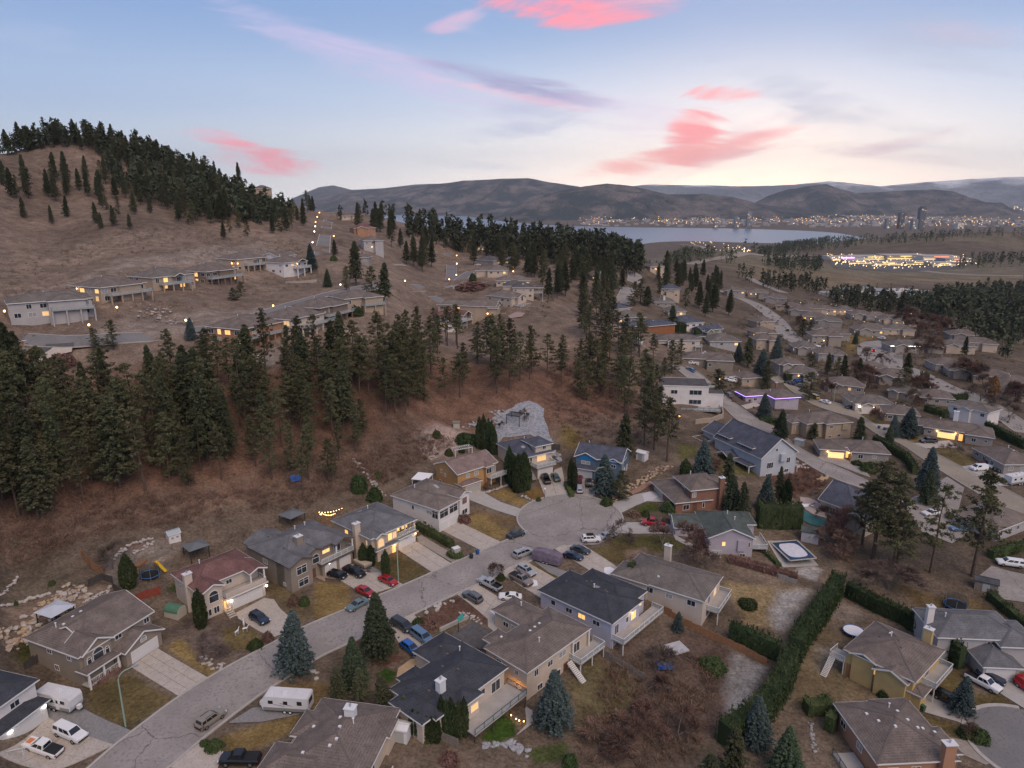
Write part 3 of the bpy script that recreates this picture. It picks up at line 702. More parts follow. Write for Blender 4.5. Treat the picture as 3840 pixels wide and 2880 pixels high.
def hedge(pts,w,h,label,key='cedar',name='hedge',group=None,dens=17,size=.26,top=.2,seed=1,lumps=.9):
    """a clipped or columnar hedge along world points (x,y)"""
    g=np.random.default_rng(seed); V=[]; core=MB(); m={'cedar': CEDAR,'bush': BUSHM,'rust': TWIGR}[key]
    p0=pts[0]; z0=gz(*p0); o=thing(name,label,'hedge',(p0[0],p0[1],z0),0,group)
    for a, b in zip(pts[:-1], pts[1:]):
        L=math.hypot(b[0]-a[0],b[1]-a[1]); ux,uy=(b[0]-a[0])/L,(b[1]-a[1])/L
        n = int(L * (2 * h + w) * dens)
        s=g.uniform(-.03,1.03,n)*L; r=g.uniform(0,2*h+w,n)
        off=np.where(r<h,-w/2,np.where(r>h+w,w/2,r-h-w/2)); z=np.where(r<h,r,np.where(r>h+w,2*h+w-r,h))
        bump = .5 + .5 * np.cos(2 * np.pi * s / lumps + seed); 
        z=z*(1-top*(1-bump)*g.uniform(.8,1.2,n)); off=off*(1-.3*(1-bump))*(1-.35*np.clip(z/h-.55,0,1))+g.normal(0,.09,n); z=z+g.normal(0,.07,n)
        x=a[0]+ux*s-uy*off; y=a[1]+uy*s+ux*off; gg=ground(x,y)
        P = np.stack([x - p0[0], y - p0[1], gg + z - z0], 1)
        d=g.normal(size=(n,3,3))*np.array([size*.45,size*.45,size*.85]); V.append(P[:,None]+d)
        k = max(1, int(L / 3)); 
        for i in range(k):
            s0,s1=L*i/k,L*(i+1)/k; q=[(a[0]+ux*s0,a[1]+uy*s0),(a[0]+ux*s1,a[1]+uy*s1)]
            zz = [gz(*q[0]) - z0, gz(*q[1]) - z0]; hw = w * .36
            A=[(q[e][0]-p0[0]-uy*sgn*hw,q[e][1]-p0[1]+ux*sgn*hw) for e in (0,1) for sgn in (-1,1)]
            n0 = len(core.v)
            for hh in (-.3, h * .84):
                for e in (0,1,3,2): core.v.append((A[e][0],A[e][1],zz[0 if e<2 else 1]+hh))
            core.f+=[(n0,n0+1,n0+2,n0+3),(n0+7,n0+6,n0+5,n0+4)]+[(n0+j,n0+4+j,n0+4+(j+1) % 4,n0+(j+1) % 4) for j in range(4)]
    core.build('branches',m,o); put('foliage',tri_mesh('foliage',np.concatenate(V)),m,o)
    return o

# ------------------------------------------------------------------ vehicles
def paint(name,c,rough=.28,metal=.3): return mat('paint_'+name,c,rough,spec=.5,coat=.6,metal=metal)
TYRE=mat('tyre_rubber',(.012,.012,.013),.85); RIM=mat('wheel_alloy',(.45,.46,.48),.3,metal=.8); CARGLASS=mat('car_glass',(.012,.016,.022),.05,spec=.9)
HEADL=mat('headlamp_glass',(.65,.68,.72),.1,spec=.8); TAILL=mat('tail_lamp',(.28,.012,.012),.2); BLACKP=mat('black_plastic',(.018,.018,.019),.6)
CTYPE={  # length,half width,sill,bonnet/belt/boot heights,roof height,cabin base x0,x1,roof x0,x1
    'sedan': (4.75,.92,.22,.86,.96,1.02,1.45,-1.75,1.15,-1.05,.25),'suv': (4.65,.95,.28,1.02,1.10,1.10,1.70,-2.15,1.15,-1.95,.45),
    'hatch': (4.4,.9,.22,.92,1.0,1.05,1.52,-2.0,1.2,-1.55,.35),'van': (5.1,1.0,.24,1.0,1.12,1.12,1.78,-2.4,1.75,-2.2,.95),
    'pickup': (5.8,1.0,.36,1.14,1.22,1.18,1.92,-.75,1.55,-.55,.75),'canopy': (5.8,1.0,.36,1.14,1.22,1.22,1.92,-2.8,1.55,-2.7,.75),'cargo': (5.2,1.0,.26,1.05,1.2,1.25,2.0,-2.5,1.9,-2.45,1.1)}
def car_parts(t):
    L, hw, zs, zh, zb, zt, zr, c0, c1, r0, r1 = CTYPE[t]; f = L / 2
    xs=[-f,-f+.12,-f+.55,c0,(c0+c1)/2,c1,f-.75,f-.18,f]
    def top(x): return zt if x <= c0 else (zb if x<c1 else zb+(zh-zb)*min(1,(x-c1)/.9))
    m = MB(); rings = []
    for i, x in enumerate(xs):
        e=.86 if i in (0,len(xs)-1) else .955 if i in (1,len(xs)-2) else 1.0
        zt_=top(x)*(.80 if i in (0,len(xs)-1) else .97 if i in (1,len(xs)-2) else 1.0); lo=zs+(.12 if i in (0,len(xs)-1) else 0)
        rings.append([(x,-hw*e*.9,lo),(x,-hw*e,lo+.22),(x,-hw*e*1.0,zt_-.22),(x,-hw*e*.9,zt_),(x,hw*e*.9,zt_),(x,hw*e,zt_-.22),(x,hw*e,lo+.22),(x,hw*e*.9,lo)])
    n0 = len(m.v)
    for r in rings: m.v += r
    bed = t == 'pickup'
    for i in range(len(rings) - 1):
        for j in range(8):
            if bed and j==3 and xs[i+1] <= c0+.01 and i >= 1: continue
            a=n0+i*8+j; b=n0+i*8+(j+1) % 8; m.f.append((a,a+8,b+8,b))
    m.f.append(tuple(n0+j for j in range(8))); m.f.append(tuple(n0+(len(rings)-1)*8+j for j in range(8))[::-1])
    # greenhouse
    bw,rw=hw*.90,hw*.74; zb_=zb-.03; B=[(c0,-bw,zb_),(c1,-bw,zb_),(c1,bw,zb_),(c0,bw,zb_)]; T=[(r0,-rw,zr-.06),(r1,-rw,zr-.06),(r1,rw,zr-.06),(r0,rw,zr-.06)]
    U=[(r0+.12,-rw*.9,zr),(r1-.12,-rw*.9,zr),(r1-.12,rw*.9,zr),(r0+.12,rw*.9,zr)]
    n = len(m.v); m.v += B + T + U
    for j in range(4): k=(j+1) % 4; m.f.append((n+j,n+k,n+4+k,n+4+j)); m.f.append((n+4+j,n+4+k,n+8+k,n+8+j))
    m.f.append((n + 8, n + 9, n + 10, n + 11))
    parts = {'body': m.mesh('body')}
    def lerp(a,b,s): return tuple(a[i]+(b[i]-a[i])*s for i in range(3))
    def panel(b0, b1, t0, t1, s0, s1, v0, v1, out):
        p = lambda s, v: lerp(lerp(b0, b1, s), lerp(t0, t1, s), v)
        q=[p(s0,v0),p(s1,v0),p(s1,v1),p(s0,v1)]; nn=(Vector(q[1])-Vector(q[0])).cross(Vector(q[3])-Vector(q[0])).normalized()*.012*out
        return MB().quad(*[tuple(Vector(x) + nn) for x in q])
    parts['windscreen']=panel(B[1],B[2],T[1],T[2],.06,.94,.1,.95,1).mesh('windscreen')
    parts['rear_window']=panel(B[3],B[0],T[3],T[0],.1,.9,.15,.9,1).mesh('rear_window')
    cuts={'sedan': [(.20,.52),(.55,.90)],'pickup': [(.08,.46),(.50,.90)],'canopy': [(.04,.30),(.40,.62),(.65,.92)],'van': [(.04,.30),(.33,.62),(.65,.93)],'cargo': [(.62,.92)],'suv': [(.04,.26),(.30,.60),(.63,.92)],'hatch': [(.10,.28),(.31,.60),(.63,.92)]}[t]
    sw = MB()
    parts['side_window'] = []
    for s0, s1 in cuts:
        parts['side_window'].append(panel(B[0],B[1],T[0],T[1],s0,s1,.12,.9,1).mesh('side_window'))
        parts['side_window'].append(panel(B[2],B[3],T[2],T[3],1-s1,1-s0,.12,.9,1).mesh('side_window'))
    hz = zh - .28
    parts['headlight']=[MB().box(f-.16,sgn*hw*.8-.17,hz,f+.012,sgn*hw*.8+.17,hz+.16).mesh('headlight') for sgn in (-1,1)]
    parts['tail_light']=[MB().box(-f-.012,sgn*hw*.82-.12,zt-.4,-f+.16,sgn*hw*.82+.12,zt-.16).mesh('tail_light') for sgn in (-1,1)]
    parts['bumper']=[MB().box(f-.05,-hw*.8,zs+.12,f+.04,hw*.8,zs+.34).mesh('bumper'),MB().box(-f-.04,-hw*.8,zs+.12,-f+.05,hw*.8,zs+.34).mesh('bumper')]
    if bed:
        zf = .78; b = MB(); xa, xb, yw = -f + .14, c0, hw * .82
        b.box(xa,-yw,zf-.05,xb,yw,zf); b.box(xa,-yw-.02,zf,xb,-yw,zt+.01).box(xa,yw,zf,xb,yw+.02,zt+.01).box(xa-.02,-yw,zf,xa,yw,zt+.01)
        parts['bed']=b.mesh('bed'); parts['bed_cover']=MB().box(xa-.03,-yw-.06,zt-.01,xb+.03,yw+.06,zt+.05).mesh('bed_cover')
    return parts
def wheel_mesh(r, w=.24):
    m = MB(); k = 14
    ring=[(r*.62,-w/2),(r*.95,-w/2),(r,-w/2+.04),(r,w/2-.04),(r*.95,w/2),(r*.62,w/2)]
    for rr, y in ring:
        for j in range(k): t=2*math.pi*j/k; m.v.append((rr*math.cos(t),y,rr*math.sin(t)))
    for i in range(len(ring) - 1):
        for j in range(k): a=i*k+j; b=i*k+(j+1) % k; m.f.append((a,b,b+k,a+k))
    return m.mesh('wheel')
def rim_mesh(r, w=.24):
    m = MB(); k = 14
    for y in (-w / 2 - .004, w / 2 + .004):
        n=len(m.v); m.v+=[(r*.64*math.cos(2*math.pi*j/k),y+(.03 if y<0 else -.03),r*.64*math.sin(2*math.pi*j/k)) for j in range(k)]; m.f.append(tuple(range(n,n+k)))
    return m.mesh('rim')
def car(t,col,x,y,rz,label,name=None,group=None,extra=(),cat='car',z=None,lights=False):
    L,hw,zs=CTYPE[t][:3]; P=cached(('car',t),lambda: car_parts(t))
    zz = gz(x, y) + .1 if z is None else z
    # lie along the slope
    dx,dy=math.cos(rz),math.sin(rz); sl=(gz(x+dx*1.4,y+dy*1.4)-gz(x-dx*1.4,y-dy*1.4))/2.8
    o=thing(name or {'pickup': 'pickup_truck','canopy': 'pickup_truck','van': 'minivan','suv': 'suv','sedan': 'sedan_car','hatch': 'hatchback_car','cargo': 'cargo_van'}[t],label,{'pickup': 'truck','canopy': 'truck','van': 'van','cargo': 'van'}.get(t,cat),(x,y,zz),rz,group)
    o.rotation_euler = (0, -math.atan(sl), rz)
    put('body',P['body'],col,o); put('windscreen',P['windscreen'],CARGLASS,o); put('rear_window',P['rear_window'],CARGLASS,o)
    for m in P['side_window']: put('side_window', m, CARGLASS, o)
    for m in P['headlight']: put('headlight', m, HEADL, o)
    for m in P['tail_light']: put('tail_light',m,LAMPR if lights else TAILL,o)
    for m in P['bumper']: put('bumper',m,BLACKP if t in ('suv','pickup','canopy') else col,o)
    r = .40 if t in ('pickup', 'canopy') else .35; wb = L * .305
    wm=cached(('wheel',r),lambda: wheel_mesh(r)); rm=cached(('rim',r),lambda: rim_mesh(r))
    for wx in (wb, -wb):
        for sy in (-1, 1):
            w=put('wheel',wm,TYRE,o,(wx,sy*(hw-.09),r)); put('rim',rm,RIM,w)
    if t == 'pickup':
        put('bed', P['bed'], BLACKP, o)
        if 'cover' in extra: put('bed_cover',P['bed_cover'],BLACKP,o)
    if 'rack' in extra or 'box' in extra:
        zr = CTYPE[t][6]
        for sy in (-1,1): put('roof_rail',cached(('rr',t),lambda: MB().box(-1.3,-.02,0,.25,.02,.06).mesh('roof_rail')),BLACKP,o,(0,sy*hw*.6,zr))
        if 'box' in extra: put('roof_box',cached('rbox',lambda: MB().box(-1.1,-.4,.08,.5,.4,.36).mesh('roof_box')),BLACKP,o,(0,0,zr))
    if 'sunroof' in extra: put('sunroof',cached(('sr',t),lambda: MB().box(-.6,-.4,0,.2,.4,.02).mesh('sunroof')),CARGLASS,o,(0,0,CTYPE[t][6]))
    if 'stripe' in extra: put('bonnet_panel',cached('stripe',lambda: MB().quad((1.75,-.5,1.225),(2.6,-.5,1.165),(2.6,.5,1.165),(1.75,.5,1.225)).mesh('bonnet_panel')),mat('orange_decal',(.62,.2,.08),.4),o)
    return o
RVW=mat('rv_white',(.66,.65,.66),.4,(.6,.59,.6),scale=.6); RVG=mat('rv_grey',(.23,.225,.225),.5); RVDECAL=mat('rv_decal',(.10,.11,.13),.5)
def rv(x,y,rz,L,label,slant=.5,decal=True,group=None,hitch=True,name='travel_trailer'):
    """a travel trailer, its front (hitch end) at +x"""
    W, H0, H1 = 1.25, .55, 3.0; f = L / 2
    o=thing(name,label,'trailer',(x,y,gz(x,y)+.1),rz,group)
    m=MB(); side=[(-f,H0),(f-.2,H0),(f,H0+.7),(f,H1-.7*slant-.3),(f-1.0*slant,H1),(-f+.15,H1),(-f,H1-.3)]
    n=len(side); m.v+=[(a,-W,b) for a,b in side]+[(a,W,b) for a,b in side]
    m.f.append(tuple(range(n))); m.f.append(tuple(range(n,2*n))[::-1])
    for i in range(n): j=(i+1) % n; m.f.append((i,i+n,j+n,j))
    m.build('body', RVW, o)
    for sy in (-1, 1):
        MB().box(-f+.02,sy*W-.012,H0+.02,f-.25,sy*W+.012,H0+.55).build('skirt',RVG,o)
        for wx,ww,wz in ((-.32*L,.8,.7),(-.02*L,.7,.6),(.3*L,.8,.6)):
            w=MB().box(wx-ww/2,sy*W-.02,1.75,wx+ww/2,sy*W+.02,1.75+wz).build('window',CARGLASS,o)
        if decal:
            MB().bar((-.16*L,sy*(W+.012),1.55),(.10*L,sy*(W+.012),1.95),.01,.08).bar((.0,sy*(W+.012),1.45),(.24*L,sy*(W+.012),1.7),.01,.06).build('decal_stripe',RVDECAL,o)
    d=MB().box(.14*L-.35,-W-.025,H0+.1,.14*L+.35,-W+.01,2.5).build('door',RVW,o); MB().box(.14*L-.2,-W-.035,1.75,.14*L+.2,-W-.02,2.3).build('pane',CARGLASS,d)
    MB().box(-f-.02,-.7,1.6,-f+.01,.7,2.5).build('rear_window',CARGLASS,o)
    for vx,vy,s in ((.02*L,.1,.4),(-.25*L,-.5,.2),(.3*L,.4,.18)): MB().box(vx-s,vy-s*.8,H1,vx+s,vy+s*.8,H1+.25).build('roof_vent',METALW,o)
    wm=cached(('wheel',.35),lambda: wheel_mesh(.35)); rm=cached(('rim',.35),lambda: rim_mesh(.35))
    for wx in (-.45, .45):
        for sy in (-1,1): w=put('wheel',wm,TYRE,o,(wx-.05*L,sy*(W-.06),.35)); put('rim',rm,METALW,w)
    if hitch:
        MB().bar((f-.3,-.7,.5),(f+1.1,0,.5),.1).bar((f-.3,.7,.5),(f+1.1,0,.5),.1).build('hitch',DARKMETAL,o)
        MB().box(f+.2,-.3,.55,f+.75,.3,1.2).build('gas_cover',METALW,o)
    MB().box(-f+.1,-W+.2,.3,f-.3,W-.2,H0+.01).build('chassis',DARKMETAL,o)
    return o

# ------------------------------------------------------------------ street furniture,garden things
GREENPOLE = mat('sage_painted_steel', (.26, .36, .29), .5)
def lamp_post(x, y, rz, h, label, arm=2.4, group=None, lit=False):
    o=thing('street_lamp',label,'street lamp',(x,y,gz(x,y)),rz,group)
    r=1.3; pts=[(0,0,-.2),(0,0,h*.5),(0,0,h-r)]+[(r-r*math.cos(t),0,h-r+r*math.sin(t)) for t in np.linspace(.25,1.45,6)]+[(arm,0,h+.05)]
    MB().tube(pts,[.14,.12,.10]+[.085]*6+[.07],8).build('pole',GREENPOLE,o)
    MB().box(arm-.1,-.16,h-.08,arm+.6,.16,h+.12).build('lamp_head',STEEL,o)
    return o
def path_lamp(x,y,h,label,m=None,group='lit lamps along the hillside roads',r=.28):
    o=thing('lamp_standard',label,'lamp',(x,y,gz(x,y)),0,group)
    MB().tube([(0,0,-.3),(0,0,h)],[.07,.05],6).build('pole',DARKMETAL,o)
    put('globe',cached(('globe',r),lambda: MB().lathe([(r*.4,-r),(r,-r*.3),(r,r*.3),(r*.4,r)],8).mesh('globe')),m or LAMPW,o,(0,0,h+r*.8))
    return o
def fence(pts,h,m,label,name='fence',group=None,step=2.4,t=.05,zoff=.0,rail=True):
    """solid board fence along world points,one panel object between posts"""
    p0=pts[0]; z0=gz(*p0); o=thing(name,label,'fence',(p0[0],p0[1],z0),0,group)
    for a, b in zip(pts[:-1], pts[1:]):
        L=math.hypot(b[0]-a[0],b[1]-a[1]); n=max(1,int(round(L/step)))
        for i in range(n):
            q=[(a[0]+(b[0]-a[0])*k/n,a[1]+(b[1]-a[1])*k/n) for k in (i,i+1)]
            (x0,y0),(x1,y1)=q; za,zb=gz(x0,y0)-z0+zoff,gz(x1,y1)-z0+zoff; x0-=p0[0]; x1-=p0[0]; y0-=p0[1]; y1-=p0[1]
            d=math.hypot(x1-x0,y1-y0); nx,ny=-(y1-y0)/d*t/2,(x1-x0)/d*t/2; top=(za+zb)/2+h
            k = MB(); v = []
            for x, y, z in ((x0, y0, za), (x1, y1, zb)):
                for s in (-1,1): v+=[(x+s*nx,y+s*ny,z-.3),(x+s*nx,y+s*ny,top)]
            k.v=v; k.f=[(0,4,5,1),(2,3,7,6),(1,5,7,3),(0,2,6,4),(0,1,3,2),(4,6,7,5)]
            k.build('panel', m, o)
            MB().box(x0-.06,y0-.06,za-.3,x0+.06,y0+.06,top+.1).build('post',m,o)
    return o
def shed(x,y,rz,w,d,h,label,wall=None,roof=None,pitch=.4,group=None,barrel=False,name='garden_shed'):
    o = thing(name, label, 'shed', (x, y, gz(x, y)), rz, group)
    wall = wall or METALW; roof = roof or METALW
    if barrel:
        prof=[(d/2*math.cos(t),h*.55+h*.5*math.sin(t)) for t in np.linspace(0,math.pi,9)]
        m=MB(); n=len(prof); m.v+=[(-w/2,a,b) for a,b in prof]+[(w/2,a,b) for a,b in prof]
        for i in range(n-1): m.f.append((i,i+1,n+i+1,n+i))
        m.build('roof', roof, o)
        e=MB(); pts=[(-d/2+.05,-.4),(d/2-.05,-.4)]+[(a*.96,b*.98) for a,b in prof]
        e.poly([(-w/2+.05,a,b) for a,b in pts]).poly([(w/2-.05,a,b) for a,b in pts][::-1])
        e.quad((-w/2+.05,-d/2+.05,-.4),(w/2-.05,-d/2+.05,-.4),(w/2-.05,-d/2+.05,h*.6),(-w/2+.05,-d/2+.05,h*.6)).quad((-w/2+.05,d/2-.05,-.4),(-w/2+.05,d/2-.05,h*.6),(w/2-.05,d/2-.05,h*.6),(w/2-.05,d/2-.05,-.4))
        e.build('wall', wall, o)
        MB().box(-w/2+.02,-.7,-.1,-w/2+.06,.7,h*.8).build('door',mat('shed_door',(.42,.43,.42),.6),o)
    else:
        wg=Wing(-w/2,-d/2,w/2,d/2,h,'xgg',pitch,-.6,.15); wg.wall(o,wall); wg.roof(o,roof,roof)
        MB().box(-.7,-d/2+.1,0,.7,-d/2+.17,h*.86).build('door',mat('shed_door',(.42,.43,.42),.6),o)
    return o
def pergola(x,y,rz,w,d,h,m,label,nb=9,solid=None,name='pergola'):
    o = thing(name, label, 'pergola', (x, y, gz(x, y)), rz)
    for sx in (-1, 1):
        for sy in (-1,1): MB().box(sx*w/2-.08,sy*d/2-.08,-.6,sx*w/2+.08,sy*d/2+.08,h).build('post',m,o)
    for sy in (-1,1): MB().box(-w/2-.25,sy*d/2-.06,h,w/2+.25,sy*d/2+.06,h+.2).build('beam',m,o)
    if solid is not None:
        q=MB(); q.v=[(-w/2-.3,-d/2-.3,h+.2),(w/2+.3,-d/2-.3,h+.2),(w/2+.3,d/2+.3,h+.2),(-w/2-.3,d/2+.3,h+.2),(0,0,h+.95)]
        q.f=[(0,1,4),(1,2,4),(2,3,4),(3,0,4),(3,2,1,0)]; q.build('roof',solid,o)
    else:
        for i in range(nb): xx=-w/2+w*i/(nb-1); MB().box(xx-.04,-d/2-.3,h+.2,xx+.04,d/2+.3,h+.34).build('slat',m,o)
    return o
BINB=mat('bin_blue',(.03,.10,.26),.5); BINK=mat('bin_black',(.03,.035,.045),.5); BING=mat('bin_green',(.04,.10,.06),.5)
def bin_(x, y, rz, m, label):
    o=thing('wheelie_bin',label,'bin',(x,y,gz(x,y)+.08),rz)
    k=MB(); k.v=[(-.25,-.3,0),(.25,-.3,0),(.25,.3,0),(-.25,.3,0),(-.31,-.38,1.0),(.31,-.38,1.0),(.31,.38,1.0),(-.31,.38,1.0)]; k.f=[(3,2,1,0),(0,1,5,4),(1,2,6,5),(2,3,7,6),(3,0,4,7),(4,5,6,7)]
    k.build('body',m,o); MB().box(-.33,-.42,1.0,.33,.4,1.08).build('lid',m,o)
    for s in (-1,1): put('wheel',cached('binwheel',lambda: MB().box(-.04,-.1,0,.04,.1,.2).mesh('wheel')),TYRE,o,(s*.27,.34,0))
    return o
def rock_mesh(seed):
    g=np.random.default_rng(seed); bm=bmesh.new(); bmesh.ops.create_icosphere(bm,subdivisions=1,radius=1)
    for v in bm.verts: v.co *= 1 + g.uniform(-.28, .2); v.co.z *= .72
    m=bpy.data.meshes.new('stone'); bm.to_mesh(m); bm.free(); return m
ROCKS = [rock_mesh(i) for i in range(6)]
ROCKP=mat('pale_stone',(.38,.34,.32),.9,(.50,.46,.43),scale=1.4,bump=.5); ROCKB=mat('tan_stone',(.30,.235,.185),.9,(.42,.34,.27),scale=1.4,bump=.5); ROCKG=mat('grey_stone',(.26,.26,.28),.9,(.40,.40,.42),scale=1.4,bump=.5)
ROCKO=mat('ochre_stone',(.38,.27,.17),.9,(.5,.38,.25),scale=1.4,bump=.5)
def rocks(pts,label,n,size=(.25,.5),m=None,spread=.4,name='stone_row',cat='stones',seed=1,mats=None):
    """n stones dropped along world points; each stone is a part of the row"""
    g=np.random.default_rng(seed); p0=pts[0]; z0=gz(*p0); o=thing(name,label,cat,(p0[0],p0[1],z0))
    seg=[math.hypot(b[0]-a[0],b[1]-a[1]) for a,b in zip(pts[:-1],pts[1:])]; tot=sum(seg)
    for i in range(n):
        s = (i + g.uniform(-.3, .3)) / n * tot; k = 0
        while k < len(seg) - 1 and s > seg[k]: s -= seg[k]; k += 1
        a, b = pts[k], pts[k + 1]; t = s / max(seg[k], 1e-6)
        x=a[0]+(b[0]-a[0])*t+g.normal(0,spread); y=a[1]+(b[1]-a[1])*t+g.normal(0,spread); r=g.uniform(*size)
        mm = mats[g.integers(len(mats))] if mats else (m or ROCKP)
        put('stone',ROCKS[g.integers(6)],mm,o,(x-p0[0],y-p0[1],gz(x,y)-z0+r*.3),(g.uniform(-.3,.3),g.uniform(-.3,.3),g.uniform(0,6)),(r*g.uniform(.8,1.5),r,r*g.uniform(.7,1.1)))
    return o

# ------------------------------------------------------------------ the ground
from mathutils.geometry import delaunay_2d_cdt
def inside(poly, X, Y):
    c = np.zeros(X.shape, bool); n = len(poly)
    for i in range(n):
        (x0, y0), (x1, y1) = poly[i], poly[(i + 1) % n]
        if y0 == y1: continue
        k=((y0>Y) != (y1>Y)) & (X<(x1-x0)*(Y-y0)/(y1-y0)+x0); c ^= k
    return c
def edge_dist(poly, X, Y):
    d = np.full(X.shape, 1e9); n = len(poly)
    for i in range(n):
        (x0,y0),(x1,y1)=poly[i],poly[(i+1) % n]; L2=(x1-x0)**2+(y1-y0)**2+1e-9
        t=np.clip(((X-x0)*(x1-x0)+(Y-y0)*(y1-y0))/L2,0,1); d=np.minimum(d,np.hypot(X-x0-t*(x1-x0),Y-y0-t*(y1-y0)))
    return d
def terrain():
    az=np.concatenate([np.radians([-180,-150,-120,-95,-75,-60,-50]),np.radians(np.linspace(-42,42,300)),np.radians([50,60,75,95,120,150,180])])
    r=np.concatenate([[3,12,24,36],np.exp(np.linspace(math.log(46),math.log(420),470)),np.exp(np.linspace(math.log(424),math.log(2600),230)),np.exp(np.linspace(math.log(2680),math.log(46000),60))])
    A,RR=np.meshgrid(az,r); X=RR*np.sin(A); Y=RR*np.cos(A)
    Ac=np.clip(A,-.76,.76); Zr=ground(np.minimum(RR,17000)*np.sin(Ac),np.minimum(RR,17000)*np.cos(Ac))
    back=np.clip((np.abs(A)-.76)/.8,0,1); Z=Zr*(1-back)+(-6.0)*back
    g = np.random.default_rng(3)
    nn=lambda s: sum(np.sin(X/(s*f)+p)*np.cos(Y/(s*f)*1.13+q)/k for f,k,p,q in ((1,1,.3,1.1),(.47,2,2.1,.4),(.23,3.5,4.2,2.6)))
    wild=np.clip((Z-5)/10,0,1)*np.clip((RR-150)/60,0,1)*np.clip((900-RR)/300,0,1); Z=Z+wild*(nn(5.0)*.22+nn(11.0)*.45+nn(31.0)*.8)
    n, k = X.shape; V = np.stack([X, Y, Z], -1).reshape(-1, 3)
    i=np.arange(n-1)[:,None]*k+np.arange(k-1)[None]; F=np.stack([i,i+1,i+k+1,i+k],-1).reshape(-1,4)[:,::-1]
    m=bpy.data.meshes.new('ground'); m.vertices.add(len(V)); m.vertices.foreach_set('co',V.reshape(-1).astype(np.float32)); nf=len(F)
    m.loops.add(nf*4); m.loops.foreach_set('vertex_index',F.reshape(-1).astype(np.int32)); m.polygons.add(nf); m.polygons.foreach_set('loop_start',np.arange(0,nf*4,4,dtype=np.int32))
    m.polygons.foreach_set('use_smooth',np.ones(nf,bool)); m.update(); m.validate()
    # what grows or lies where: a colour per vertex,soft at the borders
    C = np.empty((n, k, 3)); C[:] = (.120, .092, .070)
    jit = nn(2.3) * .35 + nn(.9) * .2
    for poly, col, soft in ZONES:
        P=np.array(poly); x0,y0=P.min(0)-soft*2; x1,y1=P.max(0)+soft*2
        b = (X > x0) & (X < x1) & (Y > y0) & (Y < y1)
        if not b.any(): continue
        xs,ys=X[b],Y[b]; ins=inside(poly,xs,ys); d=edge_dist(poly,xs,ys); sd=np.where(ins,d,-d)+jit[b]*soft
        w=np.clip(sd/soft*.5+.5,0,1)[:,None]; C[b]=C[b]*(1-w)+np.array(col)*w
    ca=m.color_attributes.new('ground_cover','FLOAT_COLOR','POINT'); ca.data.foreach_set('color',np.concatenate([C.reshape(-1,3),np.ones((n*k,1))],1).reshape(-1).astype(np.float32))
    o=put('ground',m,GROUNDM); tag(o,kind='structure',label='dry winter ground of slopes, yards and valley floor',cat='ground'); return o
def ground_mat():
    m=bpy.data.materials.new('ground_cover'); m.use_nodes=True; nt=m.node_tree; b=nt.nodes['Principled BSDF']; b.inputs['Roughness'].default_value=.95; b.inputs['Specular IOR Level'].default_value=.1
    at=nt.nodes.new('ShaderNodeAttribute'); at.attribute_name='ground_cover'; tcn=nt.nodes.new('ShaderNodeTexCoord')
    src = at.outputs['Color']
    for scale,lo,hi,det in ((.022,.66,1.34,9),(.22,.66,1.36,9),(1.7,.60,1.42,6),(9.0,.70,1.30,3)):
        n=nt.nodes.new('ShaderNodeTexNoise'); n.inputs['Scale'].default_value=scale; n.inputs['Detail'].default_value=det; n.inputs['Roughness'].default_value=.65; nt.links.new(tcn.outputs['Object'],n.inputs['Vector'])
        r=nt.nodes.new('ShaderNodeMapRange'); r.inputs[1].default_value=.32; r.inputs[2].default_value=.68; r.inputs[3].default_value=lo; r.inputs[4].default_value=hi; nt.links.new(n.outputs['Fac'],r.inputs[0])
        x=nt.nodes.new('ShaderNodeMix'); x.data_type='RGBA'; x.blend_type='MULTIPLY'; x.inputs[0].default_value=1; nt.links.new(src,x.inputs[6]); nt.links.new(r.outputs[0],x.inputs[7]); src=x.outputs[2]
    # pale stones and dead grass tufts
    n=nt.nodes.new('ShaderNodeTexNoise'); n.inputs['Scale'].default_value=1.3; n.inputs['Detail'].default_value=9; n.inputs['Roughness'].default_value=.8; nt.links.new(tcn.outputs['Object'],n.inputs['Vector'])
    r=nt.nodes.new('ShaderNodeMapRange'); r.inputs[1].default_value=.60; r.inputs[2].default_value=.74; r.inputs[4].default_value=.5; nt.links.new(n.outputs['Fac'],r.inputs[0])
    x=nt.nodes.new('ShaderNodeMix'); x.data_type='RGBA'; x.inputs[7].default_value=(.30,.25,.21,1); nt.links.new(r.outputs[0],x.inputs[0]); nt.links.new(src,x.inputs[6])
    n2=nt.nodes.new('ShaderNodeTexNoise'); n2.inputs['Scale'].default_value=.12; n2.inputs['Detail'].default_value=6; nt.links.new(tcn.outputs['Object'],n2.inputs['Vector'])
    r2=nt.nodes.new('ShaderNodeMapRange'); r2.inputs[1].default_value=.55; r2.inputs[2].default_value=.72; r2.inputs[4].default_value=.55; nt.links.new(n2.outputs['Fac'],r2.inputs[0])
    x2=nt.nodes.new('ShaderNodeMix'); x2.data_type='RGBA'; x2.blend_type='MULTIPLY'; x2.inputs[7].default_value=(.62,.60,.58,1); nt.links.new(r2.outputs[0],x2.inputs[0]); nt.links.new(x.outputs[2],x2.inputs[6])
    nt.links.new(x2.outputs[2], b.inputs['Base Color'])
    bn=nt.nodes.new('ShaderNodeTexNoise'); bn.inputs['Scale'].default_value=1.6; bn.inputs['Detail'].default_value=8; bn.inputs['Roughness'].default_value=.7; nt.links.new(tcn.outputs['Object'],bn.inputs['Vector'])
    bp=nt.nodes.new('ShaderNodeBump'); bp.inputs['Strength'].default_value=.9; bp.inputs['Distance'].default_value=.35; nt.links.new(bn.outputs['Fac'],bp.inputs['Height']); nt.links.new(bp.outputs[0],b.inputs['Normal'])
    return m
GROUNDM = ground_mat()
